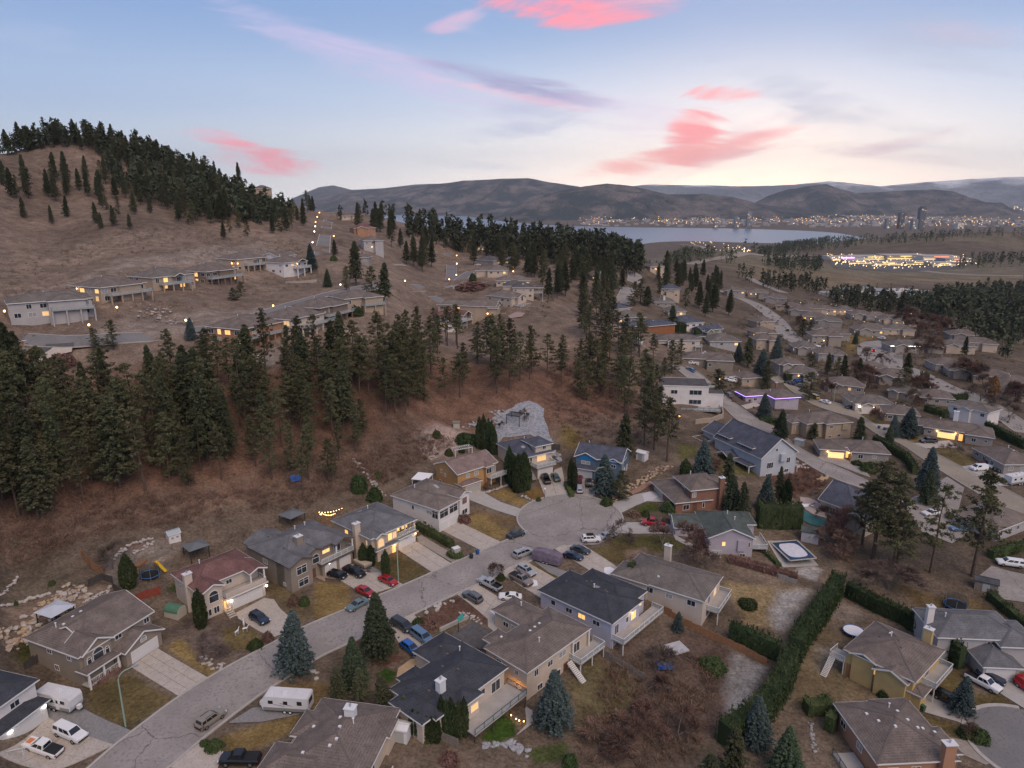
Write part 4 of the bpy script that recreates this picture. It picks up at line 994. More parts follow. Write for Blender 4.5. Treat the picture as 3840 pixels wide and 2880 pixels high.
def road_mat(name, c, c2, tint):
    m=mat(name,c,.93,c2,scale=.12,detail=9,bump=.25,bscale=20,spec=.2,fleck=shade(c,.9),fscale=2.2)
    nt=m.node_tree; b=nt.nodes['Principled BSDF']; src=b.inputs['Base Color'].links[0].from_socket; tcn=nt.nodes.new('ShaderNodeTexCoord')
    # sealed cracks
    nz=nt.nodes.new('ShaderNodeTexNoise'); nz.inputs['Scale'].default_value=.5; nz.inputs['Detail'].default_value=4; nt.links.new(tcn.outputs['Object'],nz.inputs['Vector'])
    ad=nt.nodes.new('ShaderNodeVectorMath'); ad.operation='MULTIPLY_ADD'; ad.inputs[1].default_value=(2.2,2.2,2.2); nt.links.new(nz.outputs['Color'],ad.inputs[0]); nt.links.new(tcn.outputs['Object'],ad.inputs[2])
    v=nt.nodes.new('ShaderNodeTexVoronoi'); v.feature='DISTANCE_TO_EDGE'; v.inputs['Scale'].default_value=.055; nt.links.new(ad.outputs[0],v.inputs['Vector'])
    r=nt.nodes.new('ShaderNodeMapRange'); r.inputs[1].default_value=.0; r.inputs[2].default_value=.006; r.inputs[3].default_value=tint; r.inputs[4].default_value=.0; nt.links.new(v.outputs['Distance'],r.inputs[0])
    x=nt.nodes.new('ShaderNodeMix'); x.data_type='RGBA'; x.inputs[7].default_value=(.07,.065,.065,1); nt.links.new(r.outputs[0],x.inputs[0]); nt.links.new(src,x.inputs[6]); nt.links.new(x.outputs[2],b.inputs['Base Color'])
    return m
ROADM=road_mat('worn_asphalt',(.245,.222,.212),(.345,.315,.30),.8)
ROADY=road_mat('sandy_asphalt',(.26,.225,.185),(.33,.285,.235),.4)
ROADD=road_mat('grey_asphalt',(.17,.165,.168),(.22,.212,.212),.5)
KERBM=mat('kerb_concrete',(.36,.335,.315),.9,(.43,.40,.38),scale=1.0)
def sheet(name,poly,off,m,step=2.0,kind='structure',label=None,cat=None,parent=None,z=None):
    """a surface laid over the ground inside a polygon of world points"""
    B = []
    for a, b in zip(poly, poly[1:] + poly[:1]):
        n = max(1, int(math.hypot(b[0] - a[0], b[1] - a[1]) / step))
        B+=[(a[0]+(b[0]-a[0])*i/n,a[1]+(b[1]-a[1])*i/n) for i in range(n)]
    P=np.array(B); gx,gy=np.meshgrid(np.arange(P[:,0].min()+step/2,P[:,0].max(),step),np.arange(P[:,1].min()+step/2,P[:,1].max(),step))
    ok=inside(poly,gx,gy) & (edge_dist(poly,gx,gy)>step*.4) if gx.size else np.zeros(gx.shape,bool)
    pts=[Vector(b) for b in B]+[Vector((x,y)) for x,y in zip(gx[ok],gy[ok])]
    v,e,f,*_=delaunay_2d_cdt(pts,[(i,(i+1) % len(B)) for i in range(len(B))],[],1,1e-4)
    V=np.array([(p.x,p.y) for p in v]); Z=ground(V[:,0],V[:,1])+off if z is None else np.full(len(V),z)
    c=V.mean(0); cz=float(Z.mean()); mb=MB(); mb.v=[(x-c[0],y-c[1],zz-cz) for (x,y),zz in zip(V,Z)]; mb.f=[tuple(q) for q in f]
    o = mb.build(name, m, parent); pl = Vector((c[0], c[1], cz))
    o.location = pl if parent is None else pl - parent.location
    if parent is None: tag(o, label, cat, kind=kind)
    return o
def resample(p, n):
    p=np.array(p,float); s=np.concatenate([[0],np.cumsum(np.hypot(*np.diff(p,axis=0).T))]); t=np.linspace(0,s[-1],n); return np.stack([np.interp(t,s,p[:,0]),np.interp(t,s,p[:,1])],1)
def smoothline(p, n):
    p = np.array(p, float)
    for _ in range(2):
        q = [p[0]]
        for a,b in zip(p[:-1],p[1:]): q+=[a*.75+b*.25,a*.25+b*.75]
        p = np.array(q + [p[-1]])
    return resample(p, n)
def road(name, L, Rr, m, label, off=.10, kerb=True, n=90, across=8):
    A,B=smoothline(L,n),smoothline(Rr,n); mb=MB(); c=(A[0]+B[0])/2; cz=gz(*c)
    T=np.linspace(0,1,across); X=A[:,None,0]+(B-A)[:,None,0]*T; Y=A[:,None,1]+(B-A)[:,None,1]*T; Z=ground(X,Y)+off+.05*np.sin(np.pi*T)[None]
    mb.v=[(X[i,j]-c[0],Y[i,j]-c[1],Z[i,j]-cz) for i in range(n) for j in range(across)]
    mb.f=[(i*across+j,i*across+j+1,(i+1)*across+j+1,(i+1)*across+j) for i in range(n-1) for j in range(across-1)]
    o=mb.build(name,m); o.location=(*c,cz); tag(o,label,'road',kind='structure')
    if kerb:
        for E, F in ((A, B), (B, A)):
            k=MB(); d=(E-F)/(np.linalg.norm(E-F,axis=1,keepdims=True)+1e-9); prof=[(-.02,-.25),(-.02,.13),(.20,.15),(.38,.13),(.40,-.25)]
            zz = ground(E[:, 0], E[:, 1]) + off
            for i in range(n):
                for u,h in prof: k.v.append((E[i,0]+d[i,0]*u-c[0],E[i,1]+d[i,1]*u-c[1],zz[i]+h-cz))
            q=len(prof); k.f=[(i*q+j,i*q+j+1,(i+1)*q+j+1,(i+1)*q+j) for i in range(n-1) for j in range(q-1)]
            k.build('kerb', KERBM, o)
    return o
def lane(name, C, w, m, label, **kw):
    P=smoothline(C,60); d=np.gradient(P,axis=0); d/=np.linalg.norm(d,axis=1,keepdims=True); nrm=np.stack([-d[:,1],d[:,0]],1)
    return road(name,(P+nrm*w/2).tolist(),(P-nrm*w/2).tolist(),m,label,**kw)
def driveway(q,nx,ny,m,label,off=.12,gap=.035,name='driveway'):
    """concrete slabs over the quad q (four world points: near-left,near-right,far-right,far-left)"""
    q=[np.array(p,float) for p in q]; c=sum(q)/4; cz=gz(*c); o=thing(name,label,'driveway',(*c,cz)); o['kind']='structure'
    f=lambda s,t: (q[0]*(1-s)+q[1]*s)*(1-t)+(q[3]*(1-s)+q[2]*s)*t
    W_=np.linalg.norm(q[1]-q[0]); D_=np.linalg.norm(q[3]-q[0])
    for i in range(nx):
        for j in range(ny):
            gs, gt = gap / W_, gap / D_; mb = MB(); k = 4
            S=np.linspace(i/nx+gs,(i+1)/nx-gs,k); T=np.linspace(j/ny+gt,(j+1)/ny-gt,k)
            pts=np.array([[f(s,t) for s in S] for t in T]); z=ground(pts[...,0],pts[...,1])+off-cz
            mb.v=[(pts[a,b,0]-c[0],pts[a,b,1]-c[1],z[a,b]) for a in range(k) for b in range(k)]+[(pts[a,b,0]-c[0],pts[a,b,1]-c[1],z[a,b]-.16) for a in range(k) for b in range(k)]
            mb.f=[(a*k+b,a*k+b+1,(a+1)*k+b+1,(a+1)*k+b) for a in range(k-1) for b in range(k-1)]
            ring=[b for b in range(k)]+[a*k+k-1 for a in range(1,k)]+[(k-1)*k+b for b in range(k-2,-1,-1)]+[a*k for a in range(k-2,0,-1)]
            mb.f+=[(ring[a],ring[a-1],ring[a-1]+k*k,ring[a]+k*k) for a in range(len(ring))]
            mb.build('slab', m, o)
    return o

# ------------------------------------------------------------------ ground cover (world outlines,colour,softness in metres)
SLOPE=(.190,.142,.112); NEEDLE=(.150,.088,.062); DRYG=(.215,.165,.118); ROCKY=(.255,.205,.172); LAWN=(.105,.090,.038); OLIVE=(.125,.095,.042); GOLD=(.215,.150,.062); MULCH=(.115,.062,.044)
FROST=(.31,.295,.285); GREEN=(.045,.085,.016); FIELD=(.165,.140,.098); SOIL=(.125,.095,.078); TOWN=(.14,.125,.12)
ZONES = [
 ([(-420,150),(-60,190),(20,215),(70,240),(75,330),(60,480),(100,620),(60,900),(-500,900)],SLOPE,12),
 ([(-256,363.3),(-209,383.1),(-163.6,390.1),(-134.8,464),(-174.2,646),(-219.7,578.1),(-276.7,553.5),(-327.5,543.6),(-352.8,513.9)],(.170,.125,.098),10),
 ([(-186.8,259),(-172.6,332.7),(-145.2,415.9),(-116.5,388.4),(-138.2,353.5),(-168.4,304),(-180.1,264.1)],ROCKY,5),
 ([(-146.8,198.1),(-100.7,219.9),(-68.5,230.5),(-41.4,253),(17.5,278.7),(39.6,307.7),(50.7,237),(31.2,235.7),(14,217.8),(-29.9,212.2),(-44.4,184.6),(-64.1,167.7),(-91.1,150.5),(-108.2,137.2)],NEEDLE,8),
 ([(-145.6,238.8),(-121.8,274.9),(-92.3,303.2),(-69.4,307.4),(-74.9,267.5),(-103.1,245.4),(-140.5,229.3)],ROCKY,4),
 ([(-85.6,226.6),(-76.5,231.8),(-73.3,222.5),(-77.1,215.4),(-83.5,218.9)],ROCKY,3),
 ([(-64.4,262.9),(-57.8,266.1),(-55,248.9),(-60.1,249.8)],ROCKY,3),
 ([(8.3,281.9),(25.3,308.2),(34.4,279),(43.7,266.3),(53.7,252.6),(51.2,279.2),(38.2,313.3)],(.225,.160,.120),5),
 ([(453.6,2397.7),(275.8,864.8),(469.2,1045.6),(645.5,1114.8),(788.7,1101),(1067,1499.2),(662.6,1292.6),(449.1,1174.9),(669.7,2647.8)],FIELD,40),
 ([(237.9,743.5),(348.3,794.6),(552.5,1008.9),(660.6,918.4),(844.7,1181.1),(469.2,1045.6),(310.9,937.7)],(.175,.135,.088),25),
 ([(809.6,2124.9),(995.3,1957.6),(1315.5,1854.5),(1416.7,2005.2),(1064.6,2097.2),(1396.6,3387.8)],(.150,.125,.085),40),
 ([(-110,60),(-60,150),(-10,205),(60,200),(120,150),(110,60)],(.150,.115,.086),12),
 # yards along the street
 ([(-70.5,101.1),(-66.3,104.2),(-64.3,104.5),(-55.1,98.7),(-59.2,92.2),(-67.2,96.5)],OLIVE,.5),
 ([(-62.7,112.2),(-61.2,115.6),(-55,110.4),(-50.2,105.9),(-51.2,104.4),(-58.2,108.9)],GOLD,.5),
 ([(-65.8,117.6),(-62,122.1),(-54.2,121.4),(-46.6,116.6),(-46.7,111.9),(-50.1,110.5),(-51.3,106.7),(-54.5,109.1),(-60.2,114.7)],SOIL,.8),
 ([(-55.1,118.3),(-52.1,120.4),(-46.9,116.6),(-47.9,111.9),(-51.4,111.8)],OLIVE,.6),
 ([(-41.8,135.6),(-34.7,135),(-32.4,126.5),(-37.5,120.8),(-39,123.6),(-40.9,130.2)],GOLD,.5),
 ([(-53.7,138.9),(-46.9,132.1),(-41.3,129.3),(-39.2,123.6),(-39.9,119.8),(-43.4,122.8),(-46.9,127.1),(-50.4,130.2)],(.13,.10,.055),.7),
 ([(-31.4,144.7),(-26.2,148.2),(-17.8,139.6),(-20.2,136.4),(-25.9,135.5),(-30.4,142)],OLIVE,.6),
 ([(-6.4,180.5),(-.74,186.4),(1.81,180.6),(5.1,175.6),(3.2,173.6)],GOLD,.5),
 ([(3.3,184),(7.9,185.6),(9.3,177.7),(3.9,179.8)],(.18,.11,.04),.5),
 ([(-10.8,168.9),(-9,171.7),(-4.9,168.7),(1.3,167.5),(.69,163.2),(-6.7,163.5)],(.16,.105,.055),.8),
 ([(-12.1,167.9),(-8.2,169.2),(-.23,160.6),(-3.9,154.4),(-9.3,159.9)],GOLD,.6),
 ([(16.4,224.1),(20.6,221.6),(23.2,212.4),(20,205.9),(15.4,207.9)],(.16,.115,.045),1.5),
 ([(29.8,169.6),(35,174.1),(38.6,174.7),(37.9,170.1),(31.9,167.6)],(.085,.10,.028),.5),
 ([(23.1,153.3),(26.5,157.7),(32,157.1),(39.2,155.6),(41.3,152.9),(34.3,149.6),(27.3,150.7)],(.105,.095,.035),.6),
 ([(25.2,152.9),(30.5,157.5),(37,156.8),(41.3,152.9),(39.2,150.3),(33.9,150.9),(28.2,149.3)],(.105,.095,.035),.6),
 ([(17.7,149.7),(26.6,154.3),(28.8,152),(24.9,142.9),(20.7,145.4)],OLIVE,.6),
 ([(25.9,149.8),(31.6,151.4),(30,146.5),(26.2,142.4)],(.235,.165,.125),.5),
 ([(4.4,145.3),(7.2,141.9),(11,139.5),(12.1,138.5),(8,136.6),(4.8,141.9)],(.14,.11,.03),.4),
 ([(52.4,212.1),(58,210.4),(56.2,202),(49.7,199.9)],(.095,.09,.035),.8),
 ([(60.5,204.2),(65,203.5),(71.5,198.8),(72.9,193.3),(70.2,190.6),(60,190.7)],(.10,.09,.035),.8),
 ([(75.6,197.1),(88.4,209.3),(91.2,204.2),(92.5,195.5),(85.4,187.1),(76.6,181.1),(73.2,186.8)],MULCH,1.0),
 ([(10.1,107.5),(15.3,115),(21.9,109.6),(22.3,102.4),(12.2,95.6),(10.4,97.5)],(.14,.115,.06),.8),
 ([(14.2,115.7),(28.3,121.2),(32.4,117.7),(31.3,102.6),(26.2,90.7),(9.1,88.5),(12.2,95.6),(22.3,102.4),(21.9,109.6)],(.135,.098,.078),1.5),
 ([(-4.7,93.1),(-3.6,96.2),(-1.67,99.4),(.6,97.4),(.59,94.7),(-2.54,92.6)],GREEN,.25),
 ([(2.25,92.3),(8.3,93.7),(8.8,90.3),(3.3,88.9)],(.07,.085,.03),.5),
 ([(-14.1,117.6),(-9.3,123.8),(-8.5,122.9),(-13.2,117.2)],(.10,.115,.02),.2),
 ([(-15.4,124.6),(-11.9,129.7),(-4.7,123.6),(-4.9,120.6),(-8.4,123.9),(-14.2,118.1),(-18.2,122)],(.135,.075,.055),.6),
 ([(-44.2,90.8),(-38.9,93.7),(-33.5,95.7),(-33.6,92),(-37.3,88.9),(-41.9,87.7)],GOLD,.5),
 ([(-39.8,102.4),(-33.1,103.5),(-28.6,102.3),(-28,99.7),(-32.4,96.4)],(.19,.13,.06),.6),
 ([(-37.8,121.6),(-28,111.9),(-23,107.2),(-18.8,109.8),(-21.9,113.7),(-28.8,118.6)],MULCH,.7),
 ([(-23.4,105.1),(-22,107.4),(-20,106.1),(-20.2,103.3),(-22.3,103.2)],GREEN,.3),
 ([(46.8,140.6),(58.6,139.9),(66.2,140.1),(53.8,124.9),(47.1,127)],(.235,.175,.095),.8),
 ([(57.6,138.2),(65.7,139.8),(58.3,130),(53.8,124.9),(51.9,126.5)],FROST,1.2),
 ([(54.9,119.5),(64.4,126.4),(65.2,119.9),(62.4,110),(65.5,107.2),(55.5,105.7),(48.9,105.2)],(.155,.118,.07),1.0),
 ([(58.9,120.6),(63.3,121.6),(60.9,115.4),(56.8,114)],(.225,.20,.165),1.5),
 ([(69.6,136.9),(72.7,134.2),(74.3,130.1),(69.4,128.5),(66.2,130.5)],(.20,.165,.14),.8),
 ([(79,116.3),(83.5,114.6),(81.7,107.9),(86.6,107.9),(88,102.2),(83.4,99.7),(80,104.4),(74.7,109.1)],OLIVE,.5),
 ([(69.8,103.4),(74.1,100.8),(78.6,96.2),(77.6,95.6),(69.6,98.3)],OLIVE,.5),
 ([(84.9,143.3),(93.9,137.3),(100.8,137.6),(103,133.3),(92.7,129.8),(85.9,134.9)],(.155,.11,.055),1.0),
 ([(40.8,119.4),(47.4,114.9),(40.2,104.9),(36,100.5),(34.2,104.6)],FROST,.8),
 ([(30.4,122.3),(38.1,122.5),(42.4,118.7),(37.4,107.3),(36.1,99.8),(28.9,95.8),(26.2,102.2)],(.13,.09,.072),1.0),
 ([(68.3,150.9),(71.5,148),(68,143.7),(64.2,145.7)],FROST,.6),
 # left slope and terraces
 ([(-100.2,124.5),(-93.5,133.4),(-85.6,128.3),(-90.4,122.9),(-95.4,117.5)],(.145,.115,.085),2.0),
 ([(-96.7,119.3),(-87.3,125.4),(-81.2,128),(-82.2,122.1),(-87.5,117.2),(-87.5,106.2)],(.235,.172,.130),1.0),
 ([(-85.6,106.6),(-87.3,111.3),(-84.8,110.2),(-82.2,106.7),(-82.6,103.4)],(.075,.075,.022),.5),
 ([(-84.3,139.4),(-83,144),(-80.9,145.6),(-80.6,143.1),(-82.6,138.5)],(.16,.075,.062),.3),
 ([(-85.8,133.1),(-84.3,140),(-80.7,146.2),(-74.4,147.4),(-75.2,141.4),(-76.4,133.6),(-80.7,128.2)],(.195,.160,.135),.8),
 ([(-71,130.5),(-71,133.2),(-69.7,133),(-68.9,129.9)],(.05,.075,.02),.4),
 ([(-29.6,208.2),(-23.9,217.7),(-17,217.4),(-10.9,213.5),(-14.8,206.5),(-19,199.4),(-26.3,199.3),(-28.9,202.7)],(.30,.225,.195),1.0),
 ([(-28.5,202.6),(-24.2,205.9),(-20.1,202.2),(-23.8,197.1),(-26.5,197.9)],(.42,.345,.315),.5),
 # valley on the right
 ([(132.5,262.2),(138.3,261.9),(139.8,251.2),(134.4,251)],(.12,.10,.045),.8),
 ([(135.7,238.5),(143.9,237.6),(141.4,231.9),(135.6,229.5)],GOLD,.8),
 ([(137.4,222.4),(145.1,226.9),(149.3,220.5),(150.1,213.3),(139.4,208),(137.5,213.9)],OLIVE,.8),
 ([(220.7,465.1),(232.5,475.8),(224.4,453.4),(224.2,429.1),(206,411.9),(197.8,400.4),(186,376.3),(177.6,372.6),(193.9,406.5)],GOLD,2.0),
]

# ------------------------------------------------------------------ lake,mountains,town,air
LAKEZ = -136.8
def water_mat():
    m=mat('lake_water',(.10,.14,.20),.12,spec=.6); nt=m.node_tree; b=nt.nodes['Principled BSDF']; t=nt.nodes.new('ShaderNodeTexCoord')
    n=nt.nodes.new('ShaderNodeTexNoise'); n.inputs['Scale'].default_value=.02; n.inputs['Detail'].default_value=6; nt.links.new(t.outputs['Object'],n.inputs['Vector'])
    bp=nt.nodes.new('ShaderNodeBump'); bp.inputs['Strength'].default_value=.5; bp.inputs['Distance'].default_value=4.0; nt.links.new(n.outputs['Fac'],bp.inputs['Height']); nt.links.new(bp.outputs[0],b.inputs['Normal']); b.inputs['Roughness'].default_value=.28
    return m
def fbm(X, Y, g, n=6, base=1.0):
    Z = np.zeros_like(X); a = 1.0; f = base
    for _ in range(n):
        th=g.uniform(0,6.28); c,s=math.cos(th),math.sin(th); p,q=g.uniform(0,6.28,2)
        Z+=a*(1-2*np.abs(np.sin((X*c+Y*s)*f+p+1.7*np.sin((Y*c-X*s)*f*.63+q)))) ; a*=.52; f*=1.93
    return Z
def mountain(name,label,prof,depth,rough,m,seed,cols=420,rows=64,near=.35):
    """prof: crest points (x,y,z); the range falls to the lake over depth metres towards and away from the viewer"""
    P=np.array(prof,float); s=np.concatenate([[0],np.cumsum(np.hypot(*np.diff(P[:,:2],axis=0).T))]); t=np.linspace(0,s[-1],cols)
    cx,cy,cz=(np.interp(t,s,P[:,i]) for i in range(3)); g=np.random.default_rng(seed)
    d=np.stack([np.gradient(cx),np.gradient(cy)],1); d/=np.linalg.norm(d,axis=1,keepdims=True); nx,ny=d[:,1],-d[:,0]
    v = np.linspace(-1, 1, rows); v = np.sign(v) * np.abs(v) ** 1.3
    X=cx[None]+nx[None]*v[:,None]*depth; Y=cy[None]+ny[None]*v[:,None]*depth
    fall = (1 - np.abs(v)) ** 1.05; base = LAKEZ - 40; h = cz - base
    N=fbm(X/rough,Y/rough,g); N2=fbm(X/(rough*.22),Y/(rough*.22),g,5)
    Z=base+h[None]*(fall[:,None]*(1+.0*N)+(.15*N+.05*N2)*(fall*(1-fall)*3.2+.06*fall)[:,None])
    mb=MB(); c=(float(cx.mean()),float(cy.mean()),base); k=cols
    me=bpy.data.meshes.new(name); V=np.stack([X-c[0],Y-c[1],Z-c[2]],-1).reshape(-1,3); i=np.arange(rows-1)[:,None]*k+np.arange(k-1)[None]; F=np.stack([i,i+1,i+k+1,i+k],-1).reshape(-1,4)
    me.from_pydata(V.tolist(),[],F.tolist()); me.polygons.foreach_set('use_smooth',np.ones(len(F),bool)); me.update()
    o=put(name,me,m,None,c); tag(o,label,'mountain',kind='structure'); return o
def mtn_mat(name,dark,bare_,snow=None,snowz=(500,700),scale=.004,mix=(.42,.60)):
    m=bpy.data.materials.new(name); m.use_nodes=True; nt=m.node_tree; b=nt.nodes['Principled BSDF']; b.inputs['Roughness'].default_value=.95; b.inputs['Specular IOR Level'].default_value=.05
    t=nt.nodes.new('ShaderNodeTexCoord'); n=nt.nodes.new('ShaderNodeTexNoise'); n.inputs['Scale'].default_value=scale; n.inputs['Detail'].default_value=9; n.inputs['Roughness'].default_value=.62; nt.links.new(t.outputs['Object'],n.inputs['Vector'])
    r=nt.nodes.new('ShaderNodeMapRange'); r.inputs[1].default_value,r.inputs[2].default_value=mix; nt.links.new(n.outputs['Fac'],r.inputs[0])
    x=nt.nodes.new('ShaderNodeMix'); x.data_type='RGBA'; x.inputs[6].default_value=(*dark,1); x.inputs[7].default_value=(*bare_,1); nt.links.new(r.outputs[0],x.inputs[0])
    n2=nt.nodes.new('ShaderNodeTexNoise'); n2.inputs['Scale'].default_value=scale*14; n2.inputs['Detail'].default_value=6; n2.inputs['Roughness'].default_value=.75; nt.links.new(t.outputs['Object'],n2.inputs['Vector'])
    r2=nt.nodes.new('ShaderNodeMapRange'); r2.inputs[1].default_value=.35; r2.inputs[2].default_value=.65; r2.inputs[3].default_value=.45; r2.inputs[4].default_value=1.5; nt.links.new(n2.outputs['Fac'],r2.inputs[0])
    y=nt.nodes.new('ShaderNodeMix'); y.data_type='RGBA'; y.blend_type='MULTIPLY'; y.inputs[0].default_value=1; nt.links.new(x.outputs[2],y.inputs[6]); nt.links.new(r2.outputs[0],y.inputs[7]); src=y.outputs[2]
    if snow:
        ge=nt.nodes.new('ShaderNodeNewGeometry'); sp=nt.nodes.new('ShaderNodeSeparateXYZ'); nt.links.new(ge.outputs['Position'],sp.inputs[0])
        ad=nt.nodes.new('ShaderNodeMath'); ad.operation='MULTIPLY_ADD'; nt.links.new(n.outputs['Fac'],ad.inputs[0]); ad.inputs[1].default_value=900; nt.links.new(sp.outputs[2],ad.inputs[2])
        r3=nt.nodes.new('ShaderNodeMapRange'); r3.inputs[1].default_value,r3.inputs[2].default_value=snowz; nt.links.new(ad.outputs[0],r3.inputs[0])
        z=nt.nodes.new('ShaderNodeMix'); z.data_type='RGBA'; z.inputs[7].default_value=(*snow,1); nt.links.new(r3.outputs[0],z.inputs[0]); nt.links.new(src,z.inputs[6]); src=z.outputs[2]
    nt.links.new(src, b.inputs['Base Color'])
    bp=nt.nodes.new('ShaderNodeBump'); bp.inputs['Strength'].default_value=.8; bp.inputs['Distance'].default_value=25; nt.links.new(n2.outputs['Fac'],bp.inputs['Height']); nt.links.new(bp.outputs[0],b.inputs['Normal'])
    return m
def far_trees(name, label, pts, m, seed, k=26):
    """one mass of conifers seen from afar: pts (x,y,h)"""
    g=np.random.default_rng(seed); P=np.array(pts); z=ground(P[:,0],P[:,1]); T=[]
    for (x, y, h), zz in zip(P, z):
        t=g.uniform(.12,1,k)**.8; rr=h*.20*(1-t)**.6*g.uniform(.3,1.15,k)+.05; az=g.uniform(0,6.28,k)
        c=np.stack([x+rr*np.cos(az),y+rr*np.sin(az),zz+h*t],1); d=g.normal(size=(k,3,3))*np.array([.07,.07,.075])*h
        T.append(c[:,None]+d); T.append(np.array([[[x-.25,y,zz-1],[x+.25,y,zz-1],[x,y,zz+h]]]))
    o=put(name,tri_mesh(name,np.concatenate(T)),m); tag(o,label,'trees',kind='stuff'); return o

# ================================================================== THE SETTING
terrain()
lake_ = MB(); _n = 64
lake_.v=[(0,0,0)]+[(math.cos(2*math.pi*i/_n),math.sin(2*math.pi*i/_n),0) for i in range(_n)]; lake_.f=[(0,1+i,1+(i+1) % _n) for i in range(_n)]
lake_.v=[(x*15000-2000,y*8000+9000,0) for x,y,z in lake_.v]
o=lake_.build('lake',water_mat(),None,loc=(0,0,LAKEZ)); tag(o,'calm blue lake below the hills','lake',kind='structure')
MT1=mtn_mat('forested_hills',(.045,.056,.058),(.19,.155,.145),scale=.0034,mix=(.44,.62))
MT2=mtn_mat('far_hills',(.060,.068,.075),(.15,.13,.13),scale=.0016)
MT3=mtn_mat('snowy_range',(.12,.125,.14),(.22,.22,.23),snow=(.75,.76,.8),snowz=(830,990),scale=.0009)
mountain('mountain','snow dusted mountain range far beyond the town',[(540,19500,157),(3594,19500,417),(6043,19500,370),(7506,19500,417),(8351,19500,511),(9713,19500,370),(10919,19500,488),(12128,19500,558),(13484,19500,617),(15176,19500,570)],5000,1500,MT3,3)
mountain('mountain','pale far headland on the lake behind the dark forested hills',[(-4548,15500,94),(-4046,15500,291),(-3752,15500,329),(-3369,15500,235),(-2685,15500,273),(-2002,15500,348),(-1418,15500,366),(-447,15500,291)],2600,1500,MT2,5,cols=260)
mountain('mountain','broad forested mountain across the lake with hazy slopes',[(-4488,13000,-123),(-3597,12800,52),(-2717,12500,190),(-1960,12200,232),(-1302,11800,284),(-763,11500,341),(-112,11200,368),(234,11000,362),(501,10800,305),(1015,10500,223),(1437,10200,120),(1982,10000,-3)],2700,1100,MT1,7)
mountain('mountain','dark rolling hill across the lake in front of the broad mountain',[(-222,7600,-123),(115,7600,17),(455,7700,138),(754,7800,195),(1010,7900,230),(1325,8000,198),(1680,8000,121),(2083,8000,121),(2387,8000,92),(2748,8000,4),(3351,8100,-62)],1500,760,MT1,11)
mountain('mountain','rounded twin peaked hill standing behind the town',[(3058,9600,-47),(3347,9600,106),(3581,9600,187),(3848,9600,222),(4086,9600,251),(4274,9600,187),(4491,9600,141),(4791,9600,153),(5149,9600,176),(5510,9600,187),(5754,9600,164),(6142,9600,12),(6457,9600,-58)],1500,720,MT1,13,cols=300)
# the street and its turning circle
road('street',[(-63.5,80.2),(-61,85.4),(-57.9,91.4),(-54.4,99.5),(-50.3,106.3),(-43.6,114.3),(-39.5,119.3),(-30.4,127.4),(-20.3,136.1),(-13,143.5),(-6,150.6),(3.9,160.2)],[(-52,80.3),(-49.1,85.2),(-46.8,90.8),(-42,99.9),(-38.4,104.8),(-34.4,110.4),(-29.5,114.7),(-24.3,119.2),(-19.8,123.1),(-11.6,130.8),(-5.1,137.2),(9,150.1)],ROADM,'worn grey residential street running up to the turning circle',n=120)
_a,_b=np.array((1.53,166.4)),np.array((28,168)); CDS=(_a+_b)/2; CDR=float(np.linalg.norm(_b-_a))/2
_c=[(CDS[0]+CDR*math.cos(t),CDS[1]+CDR*math.sin(t)) for t in np.linspace(0,2*math.pi,49)[:-1]]
cds=sheet('street',_c,.125,ROADM,2.0,label='round asphalt turning circle at the end of the street',cat='road')
_k = MB(); _ts = np.linspace(-.75, 3.75, 60)
for t in _ts:
    for u,h in ((-.02,-.2),(-.02,.13),(.2,.15),(.4,.12),(.42,-.25)): x,y=CDS[0]+(CDR+u)*math.cos(t),CDS[1]+(CDR+u)*math.sin(t); _k.v.append((x-cds.location.x,y-cds.location.y,gz(x,y)+.12+h-cds.location.z))
_k.f=[(i*5+j,i*5+j+1,(i+1)*5+j+1,(i+1)*5+j) for i in range(59) for j in range(4)]; _k.build('kerb',KERBM,cds)
sheet('street',[(2.73,159.7),(7.9,149.1),(11.9,152.6),(20.1,152.3),(27.1,159),(22.9,166.7),(11.1,167)],.118,ROADM,2.0,label='flared mouth of the turning circle where parked cars stand',cat='road')
# other roads
road('hill_road',[(54.9,326.1),(54.2,304.3),(64.6,296.9),(68.2,285.8),(72.2,271.7),(78,256.7),(78.9,238.3),(85.6,233.5),(86.6,224.8),(89.3,212.2),(93,195.6),(101.6,187)],[(66.1,339.6),(63.3,314.8),(68.1,304),(71.9,295),(77.9,292.2),(81.3,280),(85.2,259.7),(90.1,242.7),(93.8,239.8),(93.3,224),(96.7,208.8),(104.5,191.8)],ROADM,'pale road winding down past the white modern house')
road('street',[(119.1,301.9),(118.9,289.9),(120.3,274.6),(125.7,264.3),(131,258.9),(130,253.1),(128.3,235.9),(131.9,230.5),(130.7,211.8),(131.2,196.6),(132.8,184),(135.1,170.4)],[(122.4,306.3),(123.8,296.5),(126.1,281.7),(132.9,276.2),(134.9,271.2),(133.6,255.2),(134.5,242.3),(134.9,236.1),(137.9,221.5),(139.1,208),(141.5,195.1),(144.1,183.4)],ROADY,'sandy lit street running down the right side past the tan houses')
lane('street',[(121.1,303.6),(120,310.1),(118.5,313)],9,ROADY,'stub of street beside the parked blue cars')
lane('street',[(179.7,610.9),(188.3,582.6),(192.7,561.1),(188.9,518.7),(180.2,475.8),(170.4,441.2),(163.4,405.4),(164.9,386.8),(167.6,378.8)],11,ROADM,'valley street curving between the rows of brown roofs')
lane('street',[(251.4,758.1),(250.4,720.7),(255.3,703.1),(258.4,673.9)],9,ROADM,'far street at the top of the valley')
sheet('street',[(197.9,400.4),(208.1,413.6),(220.8,420.7),(222.6,412.4),(215.2,383.2),(188.6,333.4),(183.9,338.9),(184.3,350.3),(178.4,351.1),(185.8,374.3)],.14,ROADM,4.0,label='curved street with a car showing red tail lights',cat='road')
